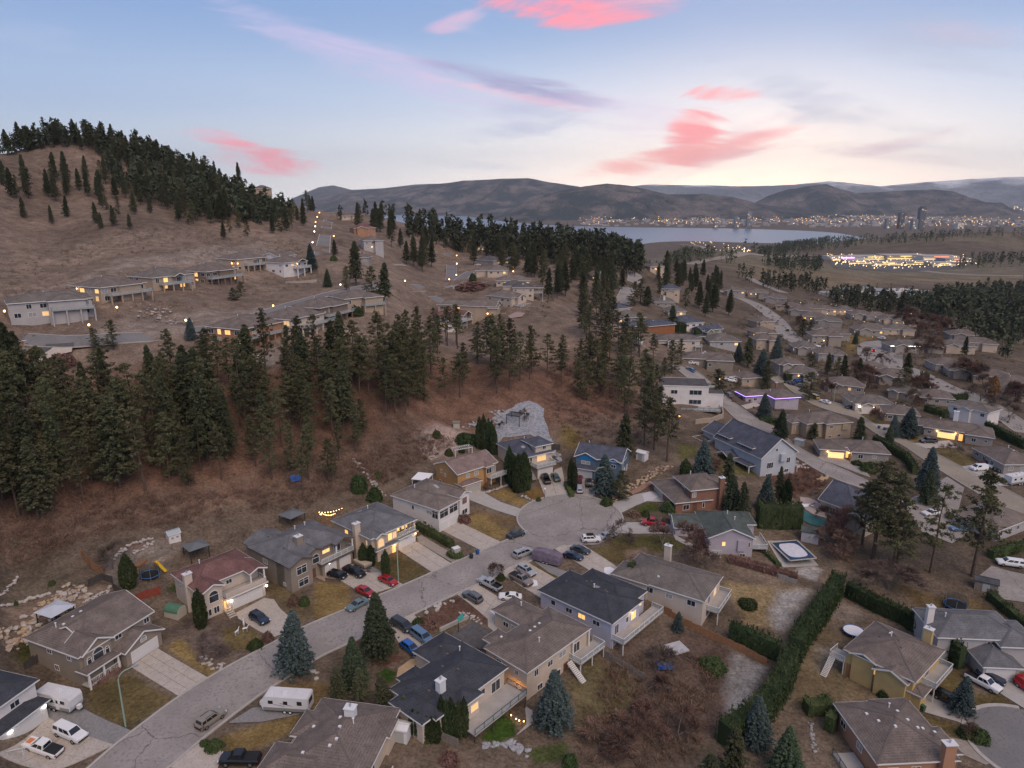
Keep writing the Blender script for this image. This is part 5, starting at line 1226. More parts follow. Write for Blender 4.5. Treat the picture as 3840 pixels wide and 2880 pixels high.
lane('street',[(194,343.4),(195,332.7),(194.3,318.4),(193.3,304.1),(198,297.8),(196.7,283.3),(194.2,270.7),(191.8,258.2),(188.9,245.8)],10,ROADM,'street behind the white two storey house on the right')
road('hill_road',[(82,558.4),(84.6,535.7),(84.9,517),(68.8,447.8),(59.2,409.7)],[(86.7,549.4),(91.2,533.4),(96.7,526.1),(82.4,467.2),(66.4,404.2)],ROADM,'steep pale road climbing between tall pines on the ridge')
lane('hill_road',[(-155.9,222.9),(-141.7,225.6),(-129.4,232.9),(-119.4,239.2),(-114.6,244.6),(-106.6,251.3),(-95.7,280.8),(-91.4,298.7),(-80.2,314.4),(-67.5,326.1),(-56.1,375.2),(-52.6,390.3),(-41.2,416.1),(-35.3,426.4)],8,ROADD,'hillside road passing behind the lower row of houses',n=140)
road('hill_road',[(-107.7,389.2),(-117.3,438.9),(-132.9,511.1),(-157,618.4)],[(-99.8,392.6),(-111.6,444.1),(-128.3,517),(-152.9,622.5)],ROADD,'steep grey road climbing the left hill beside lit lamps')
road('hill_road',[(-40.2,424.5),(-42.1,459.7),(-50.5,554.7),(-53.7,567.2)],[(-34.2,436.7),(-36,460.8),(-43.1,559.2),(-49.3,572.6)],ROADD,'straight grey road climbing away between lit lamps and dark firs')
lane('hill_road',[(-35.5,429.2),(-31.9,437.8),(-29.9,466.9),(-26.5,488.6)],7,ROADD,'side road curving up to the brown roofed houses on the ridge')
lane('hill_road',[(-35.2,432.1),(-29.4,414.2),(-30.6,400.9),(-34.7,391.8),(-42,380.3),(-47.9,353.2)],7.5,ROADD,'road bending down from the junction past the round planted bank')
lane('path',[(-95,388),(-86.6,387.5),(-75,415.6),(-67.9,457.7)],2.2,PEBBLE,'thin pale path across the brown bank above the road',kerb=False)
lane('highway',[(206.7,857),(261.1,979.6),(321.8,1034.1),(669.7,1755),(802.4,1677.1),(705,1219.4),(819.4,1126.2)],22,ROADY,'wide highway crossing the fields before the lake',kerb=False,off=.4)
lane('highway',[(780.9,3351.1),(851,3133.3),(342.3,1125),(373.2,1086.8),(673.1,1705.9)],20,ROADY,'curving lit highway by the lake shore',kerb=False,off=.4)
sheet('parking',[(686.7,1560.1),(977.8,1560.6),(901,1405.8),(834.4,1326.9),(519.4,1159.7)],.5,ASPHALT2,20.0,label='car park of the brightly lit shopping centre',cat='parking')
sheet('court',[(113.4,184.8),(130.1,198.7),(130.5,190.9),(120,176.3),(117.4,165.9),(108.6,159.8),(104,165.2),(107.3,181.3)],.13,ROADM,3.0,label='asphalt court behind the tall pines on the right',cat='road')
sheet('street',[(105.6,145.3),(112.5,150.5),(114.9,148.7),(118.4,147),(110.9,136.2),(104.9,137.8)],.13,ROADM,2.5,label='grey street at the right edge behind the shed',cat='road')
_c2=np.array((83.8,95.2)); sheet('street',[(_c2[0]+9.5*math.cos(t),_c2[1]+9.5*math.sin(t)) for t in np.linspace(0,2*math.pi,33)[:-1]],.12,ROADD,2.0,label='rim of a grey turning circle in the bottom right corner',cat='road')
_kb = MB()
for t in np.linspace(1.2, 4.6, 30):
    for u,h in ((0,-.2),(0,.12),(.7,.12),(.72,-.2)): x,y=_c2[0]+(9.5+u)*math.cos(t),_c2[1]+(9.5+u)*math.sin(t); _kb.v.append((x,y,gz(x,y)+.1+h))
_kb.f=[(i*4+j,i*4+j+1,(i+1)*4+j+1,(i+1)*4+j) for i in range(29) for j in range(3)]; tag(_kb.build('kerb',KERBM),'pale concrete kerb round the corner turning circle','kerb',kind='structure')
# driveways and paved ground
driveway([(-54.4,99.5),(-51.7,104.4),(-63.9,111.9),(-66,106.6)],3,3,CONC,'pale concrete driveway in front of the brown arched window house')
driveway([(-65.7,85.4),(-59.3,89.1),(-73.1,95),(-73.4,84.4)],2,3,CONC,'pale concrete driveway under the two white pickups')
sheet('driveway',[(-59.3,89.1),(-58,91.7),(-63.2,94.2),(-68.4,96.9),(-74.1,96.4),(-73.7,94.9)],.10,GRAVEL,1.0,label='grey gravel pad beside the white pickups and trailer',cat='driveway')
sheet('driveway',[(-54.2,123.7),(-50.5,129.1),(-48.3,128.5),(-46,125.2),(-43.4,122.5),(-40.8,118.8),(-44.4,115.8),(-47.6,117.7),(-53,121.7)],.11,CONC,1.0,label='curved concrete driveway of the red roofed house',cat='driveway')
driveway([(-30,130.2),(-23,134.5),(-28.8,139.4),(-40.2,139.4)],2,2,CONC,'driveway with the red cars and black pickup',off=.115)
sheet('driveway',[(-43.2,137.8),(-41.2,138.6),(-35.5,143.1),(-31.7,141.1),(-33,136),(-40.2,137.1),(-39.6,135.5)],.10,mat('pink_paving',(.30,.225,.19),.9,(.36,.275,.235),scale=1.5),1.0,label='pinkish paved apron before the grey double garage',cat='driveway')
sheet('driveway',[(-31.8,141.4),(-30.9,142),(-24.3,135.9),(-28.2,135)],.10,GRAVEL,1.0,label='gravel strip beside the red sedan',cat='driveway')
driveway([(-17.4,139.4),(-13.4,143.3),(-22.4,153.3),(-26.8,149.9)],2,4,CONC,'broad pale driveway of the lit house with string lights')
sheet('driveway',[(-13.2,143.6),(-11.4,145.1),(-15.1,149.5),(-21.9,156.7),(-22.9,155.6),(-22,153)],.10,PEBBLE,1.0,label='brown aggregate side parking beside the clipped hedge',cat='driveway')
driveway([(-6.9,149.6),(-2.7,154.5),(-13.7,164.4),(-17.7,159.7)],2,4,CONC,'pale driveway of the white double garage house')
sheet('driveway',[(-12.8,181.9),(-9.3,182.8),(-3.2,176.4),(2.96,172.4),(1.5,168),(-4.9,171.8),(-11.2,176.2)],.11,CONC2,1.0,label='long concrete driveway curving to the orange house',cat='driveway')
driveway([(9.3,177.7),(15.2,178.2),(14.7,196.3),(7.3,192.1)],2,3,CONC,'concrete driveway with the black pickup and green car')
driveway([(16.9,177.4),(22.4,175.9),(23.4,189.5),(18.7,191.8)],2,3,CONC,'concrete driveway of the blue house')
sheet('driveway',[(25.3,173.3),(27.8,168.9),(32.4,172.7),(35.8,174.9),(40.4,174.2),(40.9,178.9),(37.8,180.3),(33.4,179),(27,175.1)],.11,CONC2,1.0,label='concrete driveway up to the brown brick house',cat='driveway')
sheet('path',[(26.6,175.1),(31.8,180.6),(39.4,186.9),(39.5,185.1),(35.1,180.6),(27.7,175.9)],.09,mat('red_earth',(.27,.155,.115),.95,(.33,.195,.15),scale=1.2),1.0,label='reddish earth strip along the stone bank',cat='path')
sheet('driveway',[(26.9,164.3),(31.6,163.9),(39,162.9),(40,160.7),(38.7,158),(29.7,157.9),(26,158.5)],.10,CONC2,1.0,label='driveway with the red pickup before the green roofed house',cat='driveway')
sheet('path',[(38.9,162.5),(39.9,162.6),(40,157.1),(43,153.8),(42.1,152.4),(39.2,155.3)],.10,CONC2,1.0,label='concrete walk along the green roofed house',cat='path')
driveway([(1.9,146.9),(-2.56,139.8),(5.9,130.9),(9.8,137.6)],2,3,CONC,'driveway with the bronze pickup and silver crossover',off=.115)
sheet('driveway',[(1.81,146),(4.6,146.7),(10.6,141.7),(17,137),(13.5,135.8),(8.2,140.3),(4.9,145.3)],.10,GRAVEL,1.0,label='gravel strip under the covered trailer',cat='driveway')
driveway([(8.5,152.9),(16.5,152.8),(24.5,140.4),(19.1,137.7)],2,3,CONC,'driveway beside the two dark sedans',off=.115)
driveway([(-11.6,130.9),(-7.4,134.9),(-.82,128.8),(-2.55,120.1)],2,3,CONC,'driveway with the dark suv and white car',off=.115)
sheet('driveway',[(-11.4,116.9),(-7.4,121.5),(-4.7,119.6),(-2.89,118.6),(-3.9,117.1),(-5.3,113.8),(-8.5,113.9)],.12,ASPHALT2,1.0,label='dark asphalt sports court with the basketball hoop',cat='driveway')
sheet('path',[(-4.8,123.2),(-5.8,124.5),(-3.6,124.9),(-2.39,123.6),(-2.66,121.9),(-1.6,120.9),(-2.89,118.6),(-4.6,120.4)],.10,CONC2,1.0,label='concrete apron before the beige garage',cat='path')
sheet('driveway',[(-23.5,123.7),(-20,124.7),(-14.8,115.7),(-16.9,109.5),(-20.1,112.9),(-23,118.5)],.10,CONC,1.0,label='driveway of the blue cars',cat='driveway')
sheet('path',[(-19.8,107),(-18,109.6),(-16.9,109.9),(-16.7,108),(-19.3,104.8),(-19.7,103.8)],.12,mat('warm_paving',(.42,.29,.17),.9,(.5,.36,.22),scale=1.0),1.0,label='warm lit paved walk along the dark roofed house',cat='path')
sheet('driveway',[(-41.6,97.2),(-44.2,93.7),(-39,94),(-33.2,95.7),(-33,97.5)],.10,GRAVEL,1.0,label='gravel pad under the long white trailer',cat='driveway')
sheet('driveway',[(-49.1,84.7),(-46.9,89.4),(-43.5,88.9),(-42.3,86.5),(-42.2,83.9)],.11,CONC,1.0,label='driveway corner behind the black pickup',cat='driveway')
sheet('path',[(.59,94.7),(2.35,97.3),(2.17,101.4),(3.4,100.4),(3.4,97.6),(1.08,95.1)],.10,CONC2,1.0,label='curving garden path beside the bright green lawn',cat='path')
sheet('driveway',[(70,103.7),(72.7,107.6),(77,108.3),(77.9,104.1),(82.4,99.7),(79.3,96.9),(74.8,101.1)],.11,CONC2,1.0,label='driveway of the yellow house with the dark convertible',cat='driveway')
sheet('driveway',[(70.9,97.6),(78.4,95.6),(76.2,92.3),(73.4,91.7),(70.7,94.3)],.11,PEBBLE,1.0,label='aggregate driveway in the bottom right corner',cat='driveway')
sheet('driveway',[(86.3,111.8),(92.4,111.6),(92.6,107.2),(89.1,102.2),(86.6,107.9)],.11,CONC2,1.0,label='driveway of the grey double garage with the red van',cat='driveway')
sheet('driveway',[(98.1,213.8),(104,215.3),(107.2,202.3),(106,196.2),(103.4,199.6),(96.5,210.8)],.11,ROADM,1.5,label='drive past the lit double garage',cat='driveway')
sheet('driveway',[(135.7,228.5),(145.5,231.1),(150.9,232.6),(149.6,225.3),(137.3,223.4)],.11,CONC,1.5,label='driveway with the dark pickup before the lit garage',cat='driveway')
sheet('driveway',[(139.5,207.2),(145,209.3),(146.4,204.6),(151.3,200.7),(146.5,193.6),(138.5,192.8)],.11,CONC2,1.5,label='driveway with the white van and enclosed trailer',cat='driveway')
sheet('driveway',[(100.4,245.3),(108.1,246.4),(105.9,240.9),(102.1,236.8),(97,237.8)],.11,CONC2,1.5,label='pale driveway before the tan house garage',cat='driveway')
sheet('driveway',[(87.2,259.9),(96.1,269.6),(96.8,265.4),(88.1,256.1)],.11,CONC,1.5,label='driveway of the house with violet light strips',cat='driveway')
sheet('driveway',[(134.7,268.1),(137.5,268.3),(139.1,263.3),(130.8,262.3)],.11,CONC,1.5,label='pale driveway of the house with a bright white lamp',cat='driveway')
sheet('driveway',[(71.3,294),(76.7,299.8),(83.2,307.9),(84.8,303.4),(78.6,297.6)],.11,CONC2,1.5,label='driveway with the white car by the taupe house',cat='driveway')
sheet('driveway',[(55.8,329.6),(63.1,340.1),(66.1,333.6),(60.2,323.3),(56.8,307.5),(53.5,300.2)],.12,CONC2,2.0,label='paved court with the parked motorhome',cat='driveway')
sheet('path',[(-5.8,216.6),(-4.2,227.6),(1.2,231.7),(5.7,234),(8.6,233),(10.9,230.7),(10.4,225.3),(11.4,220.5),(11.9,215.1),(12.9,210.6),(11,209.8),(5.8,215.4),(-2.8,214.2),(-4,211.5)],.12,WHITEGRAVEL,1.5,label='pale grey gravel yard rising behind the navy roofed house',cat='gravel')
sheet('path',[(-143.9,203.9),(-145.4,215.7),(-145.3,221.2),(-140.3,222.5),(-138.9,219.6),(-141.3,216.7),(-142.6,210.9),(-141.7,206.3)],.14,mat('pale_track',(.50,.43,.38),.9,(.42,.36,.32),scale=.8),1.5,label='pale bare pad below the hillside road at the left edge',cat='path')
sheet('driveway',[(-145.3,210.1),(-147.3,217.2),(-148.2,222.1),(-141.4,225.4),(-139.8,222.6),(-145.7,221.4),(-145.4,215.7),(-144.7,209.8)],.16,ASPHALT2,1.5,label='dark curved driveway to the clay brick house at the left edge',cat='driveway')
sheet('path',[(131.5,251.3),(139.6,249.8),(141,252.6),(138.1,246.9),(131.5,244),(131.6,238.6)],.12,CONC,2.0,label='pale pavement with two blue bins',cat='path')

# ================================================================== HOUSES ALONG THE STREET
def WM(k): return wall_mat(k, WALL[k])
house('house','white house with black roof and bright garage lamps in the bottom left corner',(-77.99,81.45,.20),1.2948,
  [(-4,0,15,10.5,6.0,'h',.36),(2.6,-1.9,14.7,4,3.0,'xhh',.30)],'white','black',auto='LR',feats=[
  ('gar',1,'F',.72,5.0,2.3),('gar',1,'F',.22,4.0,2.3),('win',0,'F',.80,4.6,1.6,1.1),('win',0,'F',.58,4.5,1.6,1.2),('win',0,'F',.3,4.5,1.6,1.2),
  ('lamp',(13.75,-1.55,2.5),LAMPC,.3,60,(1,.93,.85)),('lamp',(8.1,-1.55,2.5),LAMPC,.3,60,(1,.93,.85))])
house('house','taupe two storey house with brown roof and tall arched window',(-71.00,101.09,.50),1.1663,
  [(0,0,14.9,13.8,5.7,'xhg',.40),(.5,-.4,6.5,5,5.7,'ygg',.60),(0,-1.5,6.6,1.4,2.9,'h',.32,None,.3),(6.3,-2.6,14.5,4.5,3.0,'ygg',.50),(3.2,3.0,12.9,10.8,6.05,'xgg',.45,None)],'taupe','brown',feats=[
  ('gar',3,'F',.5,5.2,2.3),('win',1,'F',.5,4.35,1.9,2.5,'a'),('win',1,'F',.17,3.9,.8,1.7,'a'),('win',1,'F',.83,3.9,.8,1.7,'a'),('win',3,'F',.5,3.6,1.2,1.0,'a',BLIND),
  ('win',0,'F',.52,4.9,1.4,.9),('win',0,'F',.93,4.7,1.2,1.1),('win',0,'F',.18,1.4,1.8,1.6,'r',BLIND),('door',0,'F',.38,.2),('win',0,'L',.42,4.6,1.2,.9),('win',0,'L',.52,1.8,1.1,1.1),('win',0,'L',.8,4.6,1.0,.9),
  ('deck',(.2,-1.3,6.2,.5,.55),dict(rails='F',glassy=False,posts=False,zb=-2,name='porch')),('post',[(.5,-1.2,-1,2.9),(3.2,-1.2,-1,2.9),(5.9,-1.2,-1,2.9)]),
  ('vents',[(4,8.6,'v'),(5.6,8.4,'v'),(7.5,9.0,'v'),(3.2,9.5,'p')])])
house('house','cream house with dark red roof, balcony over double garage and lit stairs',(-58.81,120.60,.26),.8541,
  [(-.6,2.4,13.4,12.4,5.9,'h',.40),(0,0,4.5,6,5.9,'ygg',.45),(9.6,-.1,13.5,6,5.9,'ygg',.42,None),(4.0,-.4,13.2,3.6,2.75,'f')],'cream','red',feats=[
  ('gar',3,'F',.32,2.9,2.1),('gar',3,'F',.72,2.9,2.1),('win',1,'F',.5,4.3,1.9,2.4,'a'),('win',1,'F',.58,1.3,1.2,1.5,'r'),('win',1,'F',.2,1.3,.7,1.5,'1'),
  ('win',0,'F',.52,4.7,1.3,1.0),('win',0,'L',.3,4.2,.9,.8),('win',0,'L',.6,4.2,.9,.8),('deck',(4.3,-.15,13.0,2.6,3.15),dict(rails='R',posts=False,glassy=True)),
  ('box','parapet',(4.3,-.15,3.15,13.0,.05,4.05),WM('cream')),('post',[(12.8,.2,3.2,6.0),(9.9,.2,3.2,6.0)]),
  ('box','porch_glow',(4.05,.42,0,5.0,.5,2.5),LITD),('stairs',3.6,5.0,-2.6,.0,-.1,1.1,CONC),('lamp',(4.6,-.1,2.4),LAMPW,.15,45),('lamp',(5.35,-.1,2.1),LAMPC,.2,12,(1,.9,.8)),('lamp',(12.95,-.1,2.1),LAMPC,.22,12,(1,.9,.8)),  # emissive box in place of a lamplit porch wall
  ('chim',-.15,5.6,1.5,.9,-2,8.3,WM('cream')),('vents',[(4.2,9.6,'p'),(3.2,9.2,'d'),(1.6,9.0,'d'),(8,6.5,'d')])])
house('house','taupe grey roofed house with glass balcony and twin garage doors',(-45.26,130.33,.17),.9093,
  [(0,2.2,17,15.4,5.9,'h',.38),(0,-.1,6.2,6,5.9,'ygg',.40),(5.8,1.3,9.6,7,6.1,'ygg',.42),(12.2,.5,17.2,7,5.9,'ygg',.42,None),(8.0,.3,17.2,4.5,2.75,'f'),(.4,7,9,17.6,5.9,'yhg',.38)],'taupe','grey',trim=TRIMD,feats=[
  ('gar',4,'F',.26,2.8,2.2),('gar',4,'F',.74,2.8,2.2),('lamp',(10.3,.7,2.55),LAMPC,.12,10,(1,.85,.65)),('win',1,'F',.5,4.3,2.5,1.9,'g',GLASS,TRIM),('win',1,'F',.55,1.4,2.5,1.7,'g',GLASS,TRIM),('win',2,'F',.5,4.4,1.7,2.1,'a',GLASS,TRIM),
  ('deck',(8.2,.5,17.0,2.9,3.1),dict(rails='FR',posts=False)),('win',0,'F',.66,4.5,2.0,.9,'r',LIT),('win',0,'F',.85,4.2,1.8,2.0,'r'),('post',[(12.4,.8,3.1,6),(16.8,.8,3.1,6)],TRIM),
  ('win',0,'L',.45,4.3,1.6,1.2,'r',BLIND),('win',1,'L',.5,1.2,.9,.8),('door',2,'F',.2,.2),('chim',6.4,5.6,1.4,1.2,5.5,9.0,WM('taupe')),('vents',[(9.5,11.2,'p'),(4,13,'d'),(6,12.6,'d'),(3.2,6.2,'d'),(12,11,'p')])])
house('house','beige house with dark grey roof, string lights and glowing balcony',(-31.09,142.95,.19),.8579,
  [(0,.1,13.7,15,5.9,'h',.36,None),(0,.1,8.3,15,5.9,'n'),(7.2,2.4,13.7,15,5.9,'n'),(.9,-.7,4.1,4.5,5.9,'ygg',.45),(6.9,.2,14.0,4.4,2.75,'xhh',.22),(.7,-.6,7.6,1.2,2.8,'xhh',.3,None)],'sand','grey',trim=TRIM,feats=[
  ('gar',4,'F',.55,4.8,2.2),('win',3,'F',.5,4.4,1.7,2.0,'a',LITD),('win',1,'F',.72,4.4,1.3,1.8,'1',LIT),('win',1,'F',.9,4.4,1.2,1.7,'r',LITD),('win',2,'F',.35,4.3,1.8,1.9,'r',LIT),('win',2,'F',.78,4.3,1.8,1.9,'r',LIT),
  ('win',1,'F',.18,1.4,1.7,1.4),('win',1,'L',.35,4.4,1.3,1.5,'1',LIT),('win',1,'L',.88,4.3,.6,1.3,'1',LITD),('deck',(7.6,.6,13.6,2.9,3.2),dict(rails='FR',posts=False)),('box','porch_glow',(6.3,.52,0,7.2,.6,2.4),LIT),  # last box glows to give the entry its lamplight
  ('lamp',(13.35,.5,2.3),LAMPW,.17,60),('lamp',(7.55,.5,2.3),LAMPW,.17,60),('lamp',(6.6,.1,2.2),LAMPW,.15,60),('lamp',(10.6,1.6,5.3),LAMPW,.15,90),('post',[(13.3,.8,3.2,5.9),(10.4,.8,3.2,5.9)]),
  ('chim',-.1,5.0,1.5,1.0,-1,8.4,WM('sand')),('vents',[(7.5,10.6,'p'),(5.6,11.6,'s'),(8.6,9.6,'d'),(9.5,10.4,'d')])])
house('house','white house with brown roof, glazed sunroom over twin garage doors',(-17.96,157.86,.32),.9608,
  [(0,-.5,8.4,15.8,5.9,'h',.36),(2,4,13.8,15.6,5.9,'h',.38),(8.6,.1,13.6,9,5.9,'ygg',.46)],'white','taupe',feats=[
  ('gar',0,'F',.25,2.7,2.1),('gar',0,'F',.73,2.7,2.1),('win',0,'F',.25,4.3,3.2,2.0,'g'),('win',0,'F',.74,4.3,3.2,2.0,'g'),('win',0,'L',.92,4.3,2.0,2.0,'g'),('win',0,'L',.8,4.5,2.0,1.0,'r',BLIND),('win',0,'L',.45,4.4,.8,1.2,'1'),('win',0,'L',.7,1.4,1.2,.9),
  ('win',2,'F',.5,4.4,2.0,1.9,'1',mat('sunset_glass',(.20,.12,.11),.1,spec=.8)),('win',2,'F',.5,1.4,2.2,1.4),('vents',[(4.6,11.5,'p'),(8.4,7.6,'s'),(3.2,13.2,'d')])])
house('house','orange stucco house with rose roof and white deck',(-14.12,179.14,1.08),.7234,
  [(-.8,0,13.6,11,5.9,'xgg',.42),(-.3,-1.4,6.8,2,2.8,'xhh',.32),(8.4,-.9,11.4,3.5,5.9,'yhg',.42)],'orange','rose',feats=[
  ('gar',1,'F',.6,4.8,2.1,0,GARDL),('win',0,'F',.26,4.6,1.3,1.2,'r',BLIND),('win',0,'F',.48,4.6,1.4,1.3,'r',BLIND),('win',2,'F',.5,4.5,1.9,1.6),('win',0,'F',.93,4.3,1.8,2.1,'r',BLIND),('win',0,'L',.25,4.6,.8,1.1),('win',0,'L',.42,4.0,.8,1.0,'1',BLIND),('win',0,'L',.6,1.2,1.0,1.0),('win',0,'L',.2,1.3,.9,1.3),
  ('deck',(9.0,-2.4,16.5,.6,3.0),dict(rails='FR',zb=-2)),('vents',[(8.8,5.6,'p')])])
house('house','cream house with navy roof, white deck railing and lit upstairs window',(3.21,190.77,1.52),.5601,
  [(0,0,10.9,15.2,5.6,'h',.38),(4.4,.5,10.9,8.2,8.0,'h',.34),(2.8,-3.0,9.2,2,2.75,'f')],'cream','blue',feats=[
  ('gar',2,'F',.5,4.6,2.1),('win',1,'F',.55,7.2,1.2,1.1),('win',0,'F',.62,4.4,3.2,1.9,'4',LITD),('win',0,'F',.25,4.3,.8,1.9,'1'),('deck',(2.6,-3.1,9.4,.5,3.1),dict(rails='FLR',posts=False)),('stairs',1.0,2.2,-3.6,0,.4,3.0,CONC2),('win',0,'L',.5,4.3,1.4,1.2),('vents',[(6.5,9.5,'p'),(3.2,5.0,'s')])])
BLUEP = mat('blue_lit_siding', (.03, .19, .42), .7)  # blue light on the gables, put into the panel colour
house('house','slate blue house with dark roof and gables lit bright blue',(17.82,192.18,1.78),-.4039,
  [(0,0,14.2,10,5.6,'xgg',.52),(.1,-.6,7.0,5,5.6,'ygg',.48),(9.2,-.4,14,5,5.4,'ygg',.48),(-.1,-2.0,7.0,1,2.75,'xhh',.32)],'blue','blue',feats=[
  ('gar',3,'F',.5,4.8,2.2),('box','lit_gable_panel',(1.4,-.16,5.0,5.7,-.1,6.3),BLUEP),('win',1,'F',.5,4.2,2.6,1.0,'r',BLIND),('box','lit_gable_panel',(10.2,.04,4.9,13.0,.1,6.0),BLUEP),('win',2,'F',.5,4.2,1.5,1.0),('door',0,'R',.45,.3,1.0,2.2,TRIM),('win',0,'R',.75,1.7,1.6,1.6,'r',BLIND),('win',0,'R',.25,3.5,.9,2.2,'1'),('vents',[(2.5,6.4,'p'),(5,6.0,'s')])])
house('house','brown brick house with big brown roof and tall brick chimney',(46.04,168.98,.60),.2315,
  [(-.4,0,9.4,10.5,5.9,'h',.45),(-4.6,-.1,6.2,15.6,2.9,'h',.36),(7,4,12,10,5.4,'h',.4)],'brick','brown',auto='R',feats=[
  ('win',0,'F',.1,4.6,1.1,1.4,'r',BLIND),('win',0,'L',.55,4.7,1.4,1.0),('gar',1,'L',.3,4.8,2.1,0,GARDL),('win',1,'F',.3,1.4,1.8,1.5),('door',1,'F',.55,.1),('win',1,'F',.8,1.5,.7,1.4,'1'),('chim',8.2,-.1,1.3,1.0,-2,8.9,wall_mat('brick',WALL['brick'])),('vents',[(3,7,'p'),(6,3,'d')])])
house('house','lilac grey house with green roof beside the covered pool',(45.58,150.69,-.90),-.0362,
  [(0,0,11,15,3.4,'ygh',.44,-6),(-6.8,6.0,1.5,13.8,3.0,'xgh',.40),(8,7.5,13.4,15,3.4,'h',.36)],'lilac','green',feats=[
  ('win',0,'F',.33,1.9,.9,1.1,'1',LIT),('win',0,'F',.68,1.8,.7,1.5,'1',mat('sunset_glass',None)),('win',0,'F',.92,1.8,.6,1.4,'1',mat('sunset_glass',None)),('win',0,'F',.78,-1.1,1.4,1.2),('box','bay_window',(7.0,.1,.2,8.8,.55,2.9),WM('lilac')),
  ('deck',(10.4,2.0,14.6,8.5,.1),dict(rails='FR',zb=-5)),('deck',(.3,-1.3,3.0,.6,.1),dict(rails='FL',zb=-5)),('gar',1,'L',.5,4.8,2.1),('vents',[(6.5,9,'p'),(7.8,7,'p'),(3.5,6,'d'),(7,5,'d')])])
house('house','long grey brown roofed bungalow with white chimney behind the cedar hedge',(25.86,140.05,-1.00),-.5851,
  [(0,-6.5,18.7,5.3,3.2,'h',.36,-5),(-1.5,-6.8,7,0,3.2,'h',.36)],'cream','greybrown',auto='F',storeys=1,feats=[
  ('chim',6.6,4.6,1.4,.9,0,7.2,WM('cream')),('deck',(17.9,-3.6,20.8,4.9,0),dict(rails='FRB',zb=-5,glassy=True)),('win',0,'R',.35,1.5,1.5,1.9),('win',0,'R',.7,1.5,1.7,1.9,'r',LITD),('win',0,'R',.3,-1.2,1.7,1.6),('vents',[(9,1.2,'d'),(10,1.0,'d'),(11,1.2,'d'),(8,-4,'v')])])
house('house','pale blue house with black roof and wrap around white deck',(5.10,127.95,-.80),-.7238,
  [(0,0,18,10.8,3.4,'h',.36,-6),(3.2,5,16.8,14.5,3.4,'h',.36,-6),(.2,1.0,6,7.0,3.4,'h',.36)],'paleblue','black',feats=[
  ('win',0,'F',.19,2.0,1.2,1.2,'1'),('win',0,'F',.42,1.9,1.6,1.1),('win',0,'F',.60,1.9,1.7,1.1,'r',LIT),('win',0,'F',.80,1.9,1.7,1.1),('win',0,'R',.18,1.2,1.4,2.1,'r'),('win',0,'R',.55,1.5,.9,1.3,'1'),('win',0,'R',.78,1.4,1.8,1.8,'3',LIT),('win',1,'R',.82,1.5,1.2,1.2,'1',LIT),
  ('win',0,'R',.25,-1.6,1.5,1.5),('win',0,'R',.65,-1.6,1.8,1.8),('deck',(17.5,.6,20.2,15.2,0),dict(rails='FRB',zb=-6)),('lamp',(18.0,7.0,2.6),LAMPW,.1,25),('vents',[(9.6,6.8,'s'),(9.9,5.6,'p'),(6.6,7.6,'d'),(7.4,8.2,'d'),(11.6,7.0,'d'),(12.4,6.4,'d'),(3.8,4.6,'d')])])
house('house','beige house with wide brown roof and covered rear deck',(2.67,102.19,-.80),.8203,
  [(-.2,0,17.5,10.3,3.4,'h',.34,-6),(9.2,7,15.7,17.7,3.4,'h',.38),(1.5,7,5.6,12.4,3.4,'h',.36)],'sand','brown',feats=[
  ('win',0,'F',.14,1.9,1.1,1.4),('win',0,'F',.36,1.8,1.4,1.2),('win',0,'F',.56,1.9,2.0,1.3,'r',BLIND),('win',0,'F',.2,-1.4,1.4,1.2),('win',0,'F',.48,-1.4,1.8,1.3),('door',0,'F',.62,-2.6),('win',0,'L',.75,2.0,.8,1.0),('win',0,'L',.3,1.9,1.3,1.2),
  ('deck',(11.6,-2.2,18.9,.6,0),dict(rails='FLR',zb=-6)),('win',0,'F',.8,1.2,2.0,2.0,'r'),('stairs',10.3,11.4,-3.9,-2.8,-.2,0,TRIM),('post',[(16.9,.1,0,3.4),(12.2,.1,0,3.4)]),('gar',1,'L',.7,4.9,2.1,0,WM('sand')),('win',1,'L',.3,1.6,1.4,1.1),
  ('vents',[(7.5,6.2,'v'),(9.0,6.4,'v'),(10.5,6.6,'v'),(3.4,9.4,'v'),(12.6,13,'p'),(6.5,3.2,'p'),(9.5,8.0,'d')])])
house('house','cream house with black hipped roof and long brown railed deck',(-11.78,90.34,-.50),.8578,
  [(.5,0,17.1,10.9,3.4,'h',.36,-6),(9.4,8,17.0,15.5,3.4,'h',.38),(2.9,6,7.2,12.1,3.4,'h',.36),(4.7,-1.2,9.7,3.5,3.4,'h',.36,-6),(-1.6,.8,4,8.6,3.4,'h',.36,-6)],'cream','black',feats=[
  ('win',0,'F',.86,1.2,2.2,2.1,'r'),('win',0,'F',.66,1.9,1.1,1.2,'1'),('win',3,'F',.72,1.6,1.8,1.4,'1',LITD),('win',3,'L',.5,1.6,.8,1.5,'1'),('door',0,'F',.55,0),('win',4,'F',.35,1.6,1.3,1.5,'1'),('win',1,'L',.5,1.8,1.4,1.2,'r',BLIND),('win',2,'L',.55,1.3,1.0,2.0,'r',LITD),
  ('win',0,'F',.8,-1.6,1.6,1.3),('deck',(5.0,-3.8,17.4,.6,0),dict(rails='FR',rm=WOODD,zb=-6,glassy=True)),('chim',4.6,3.2,1.3,1.0,3.5,6.6,METALW),('vents',[(12.4,11.4,'d'),(12.2,9.6,'d'),(14,8.4,'p'),(8.6,7,'d'),(6.4,5,'d'),(9.6,4.4,'d'),(3.4,4.6,'d')])])
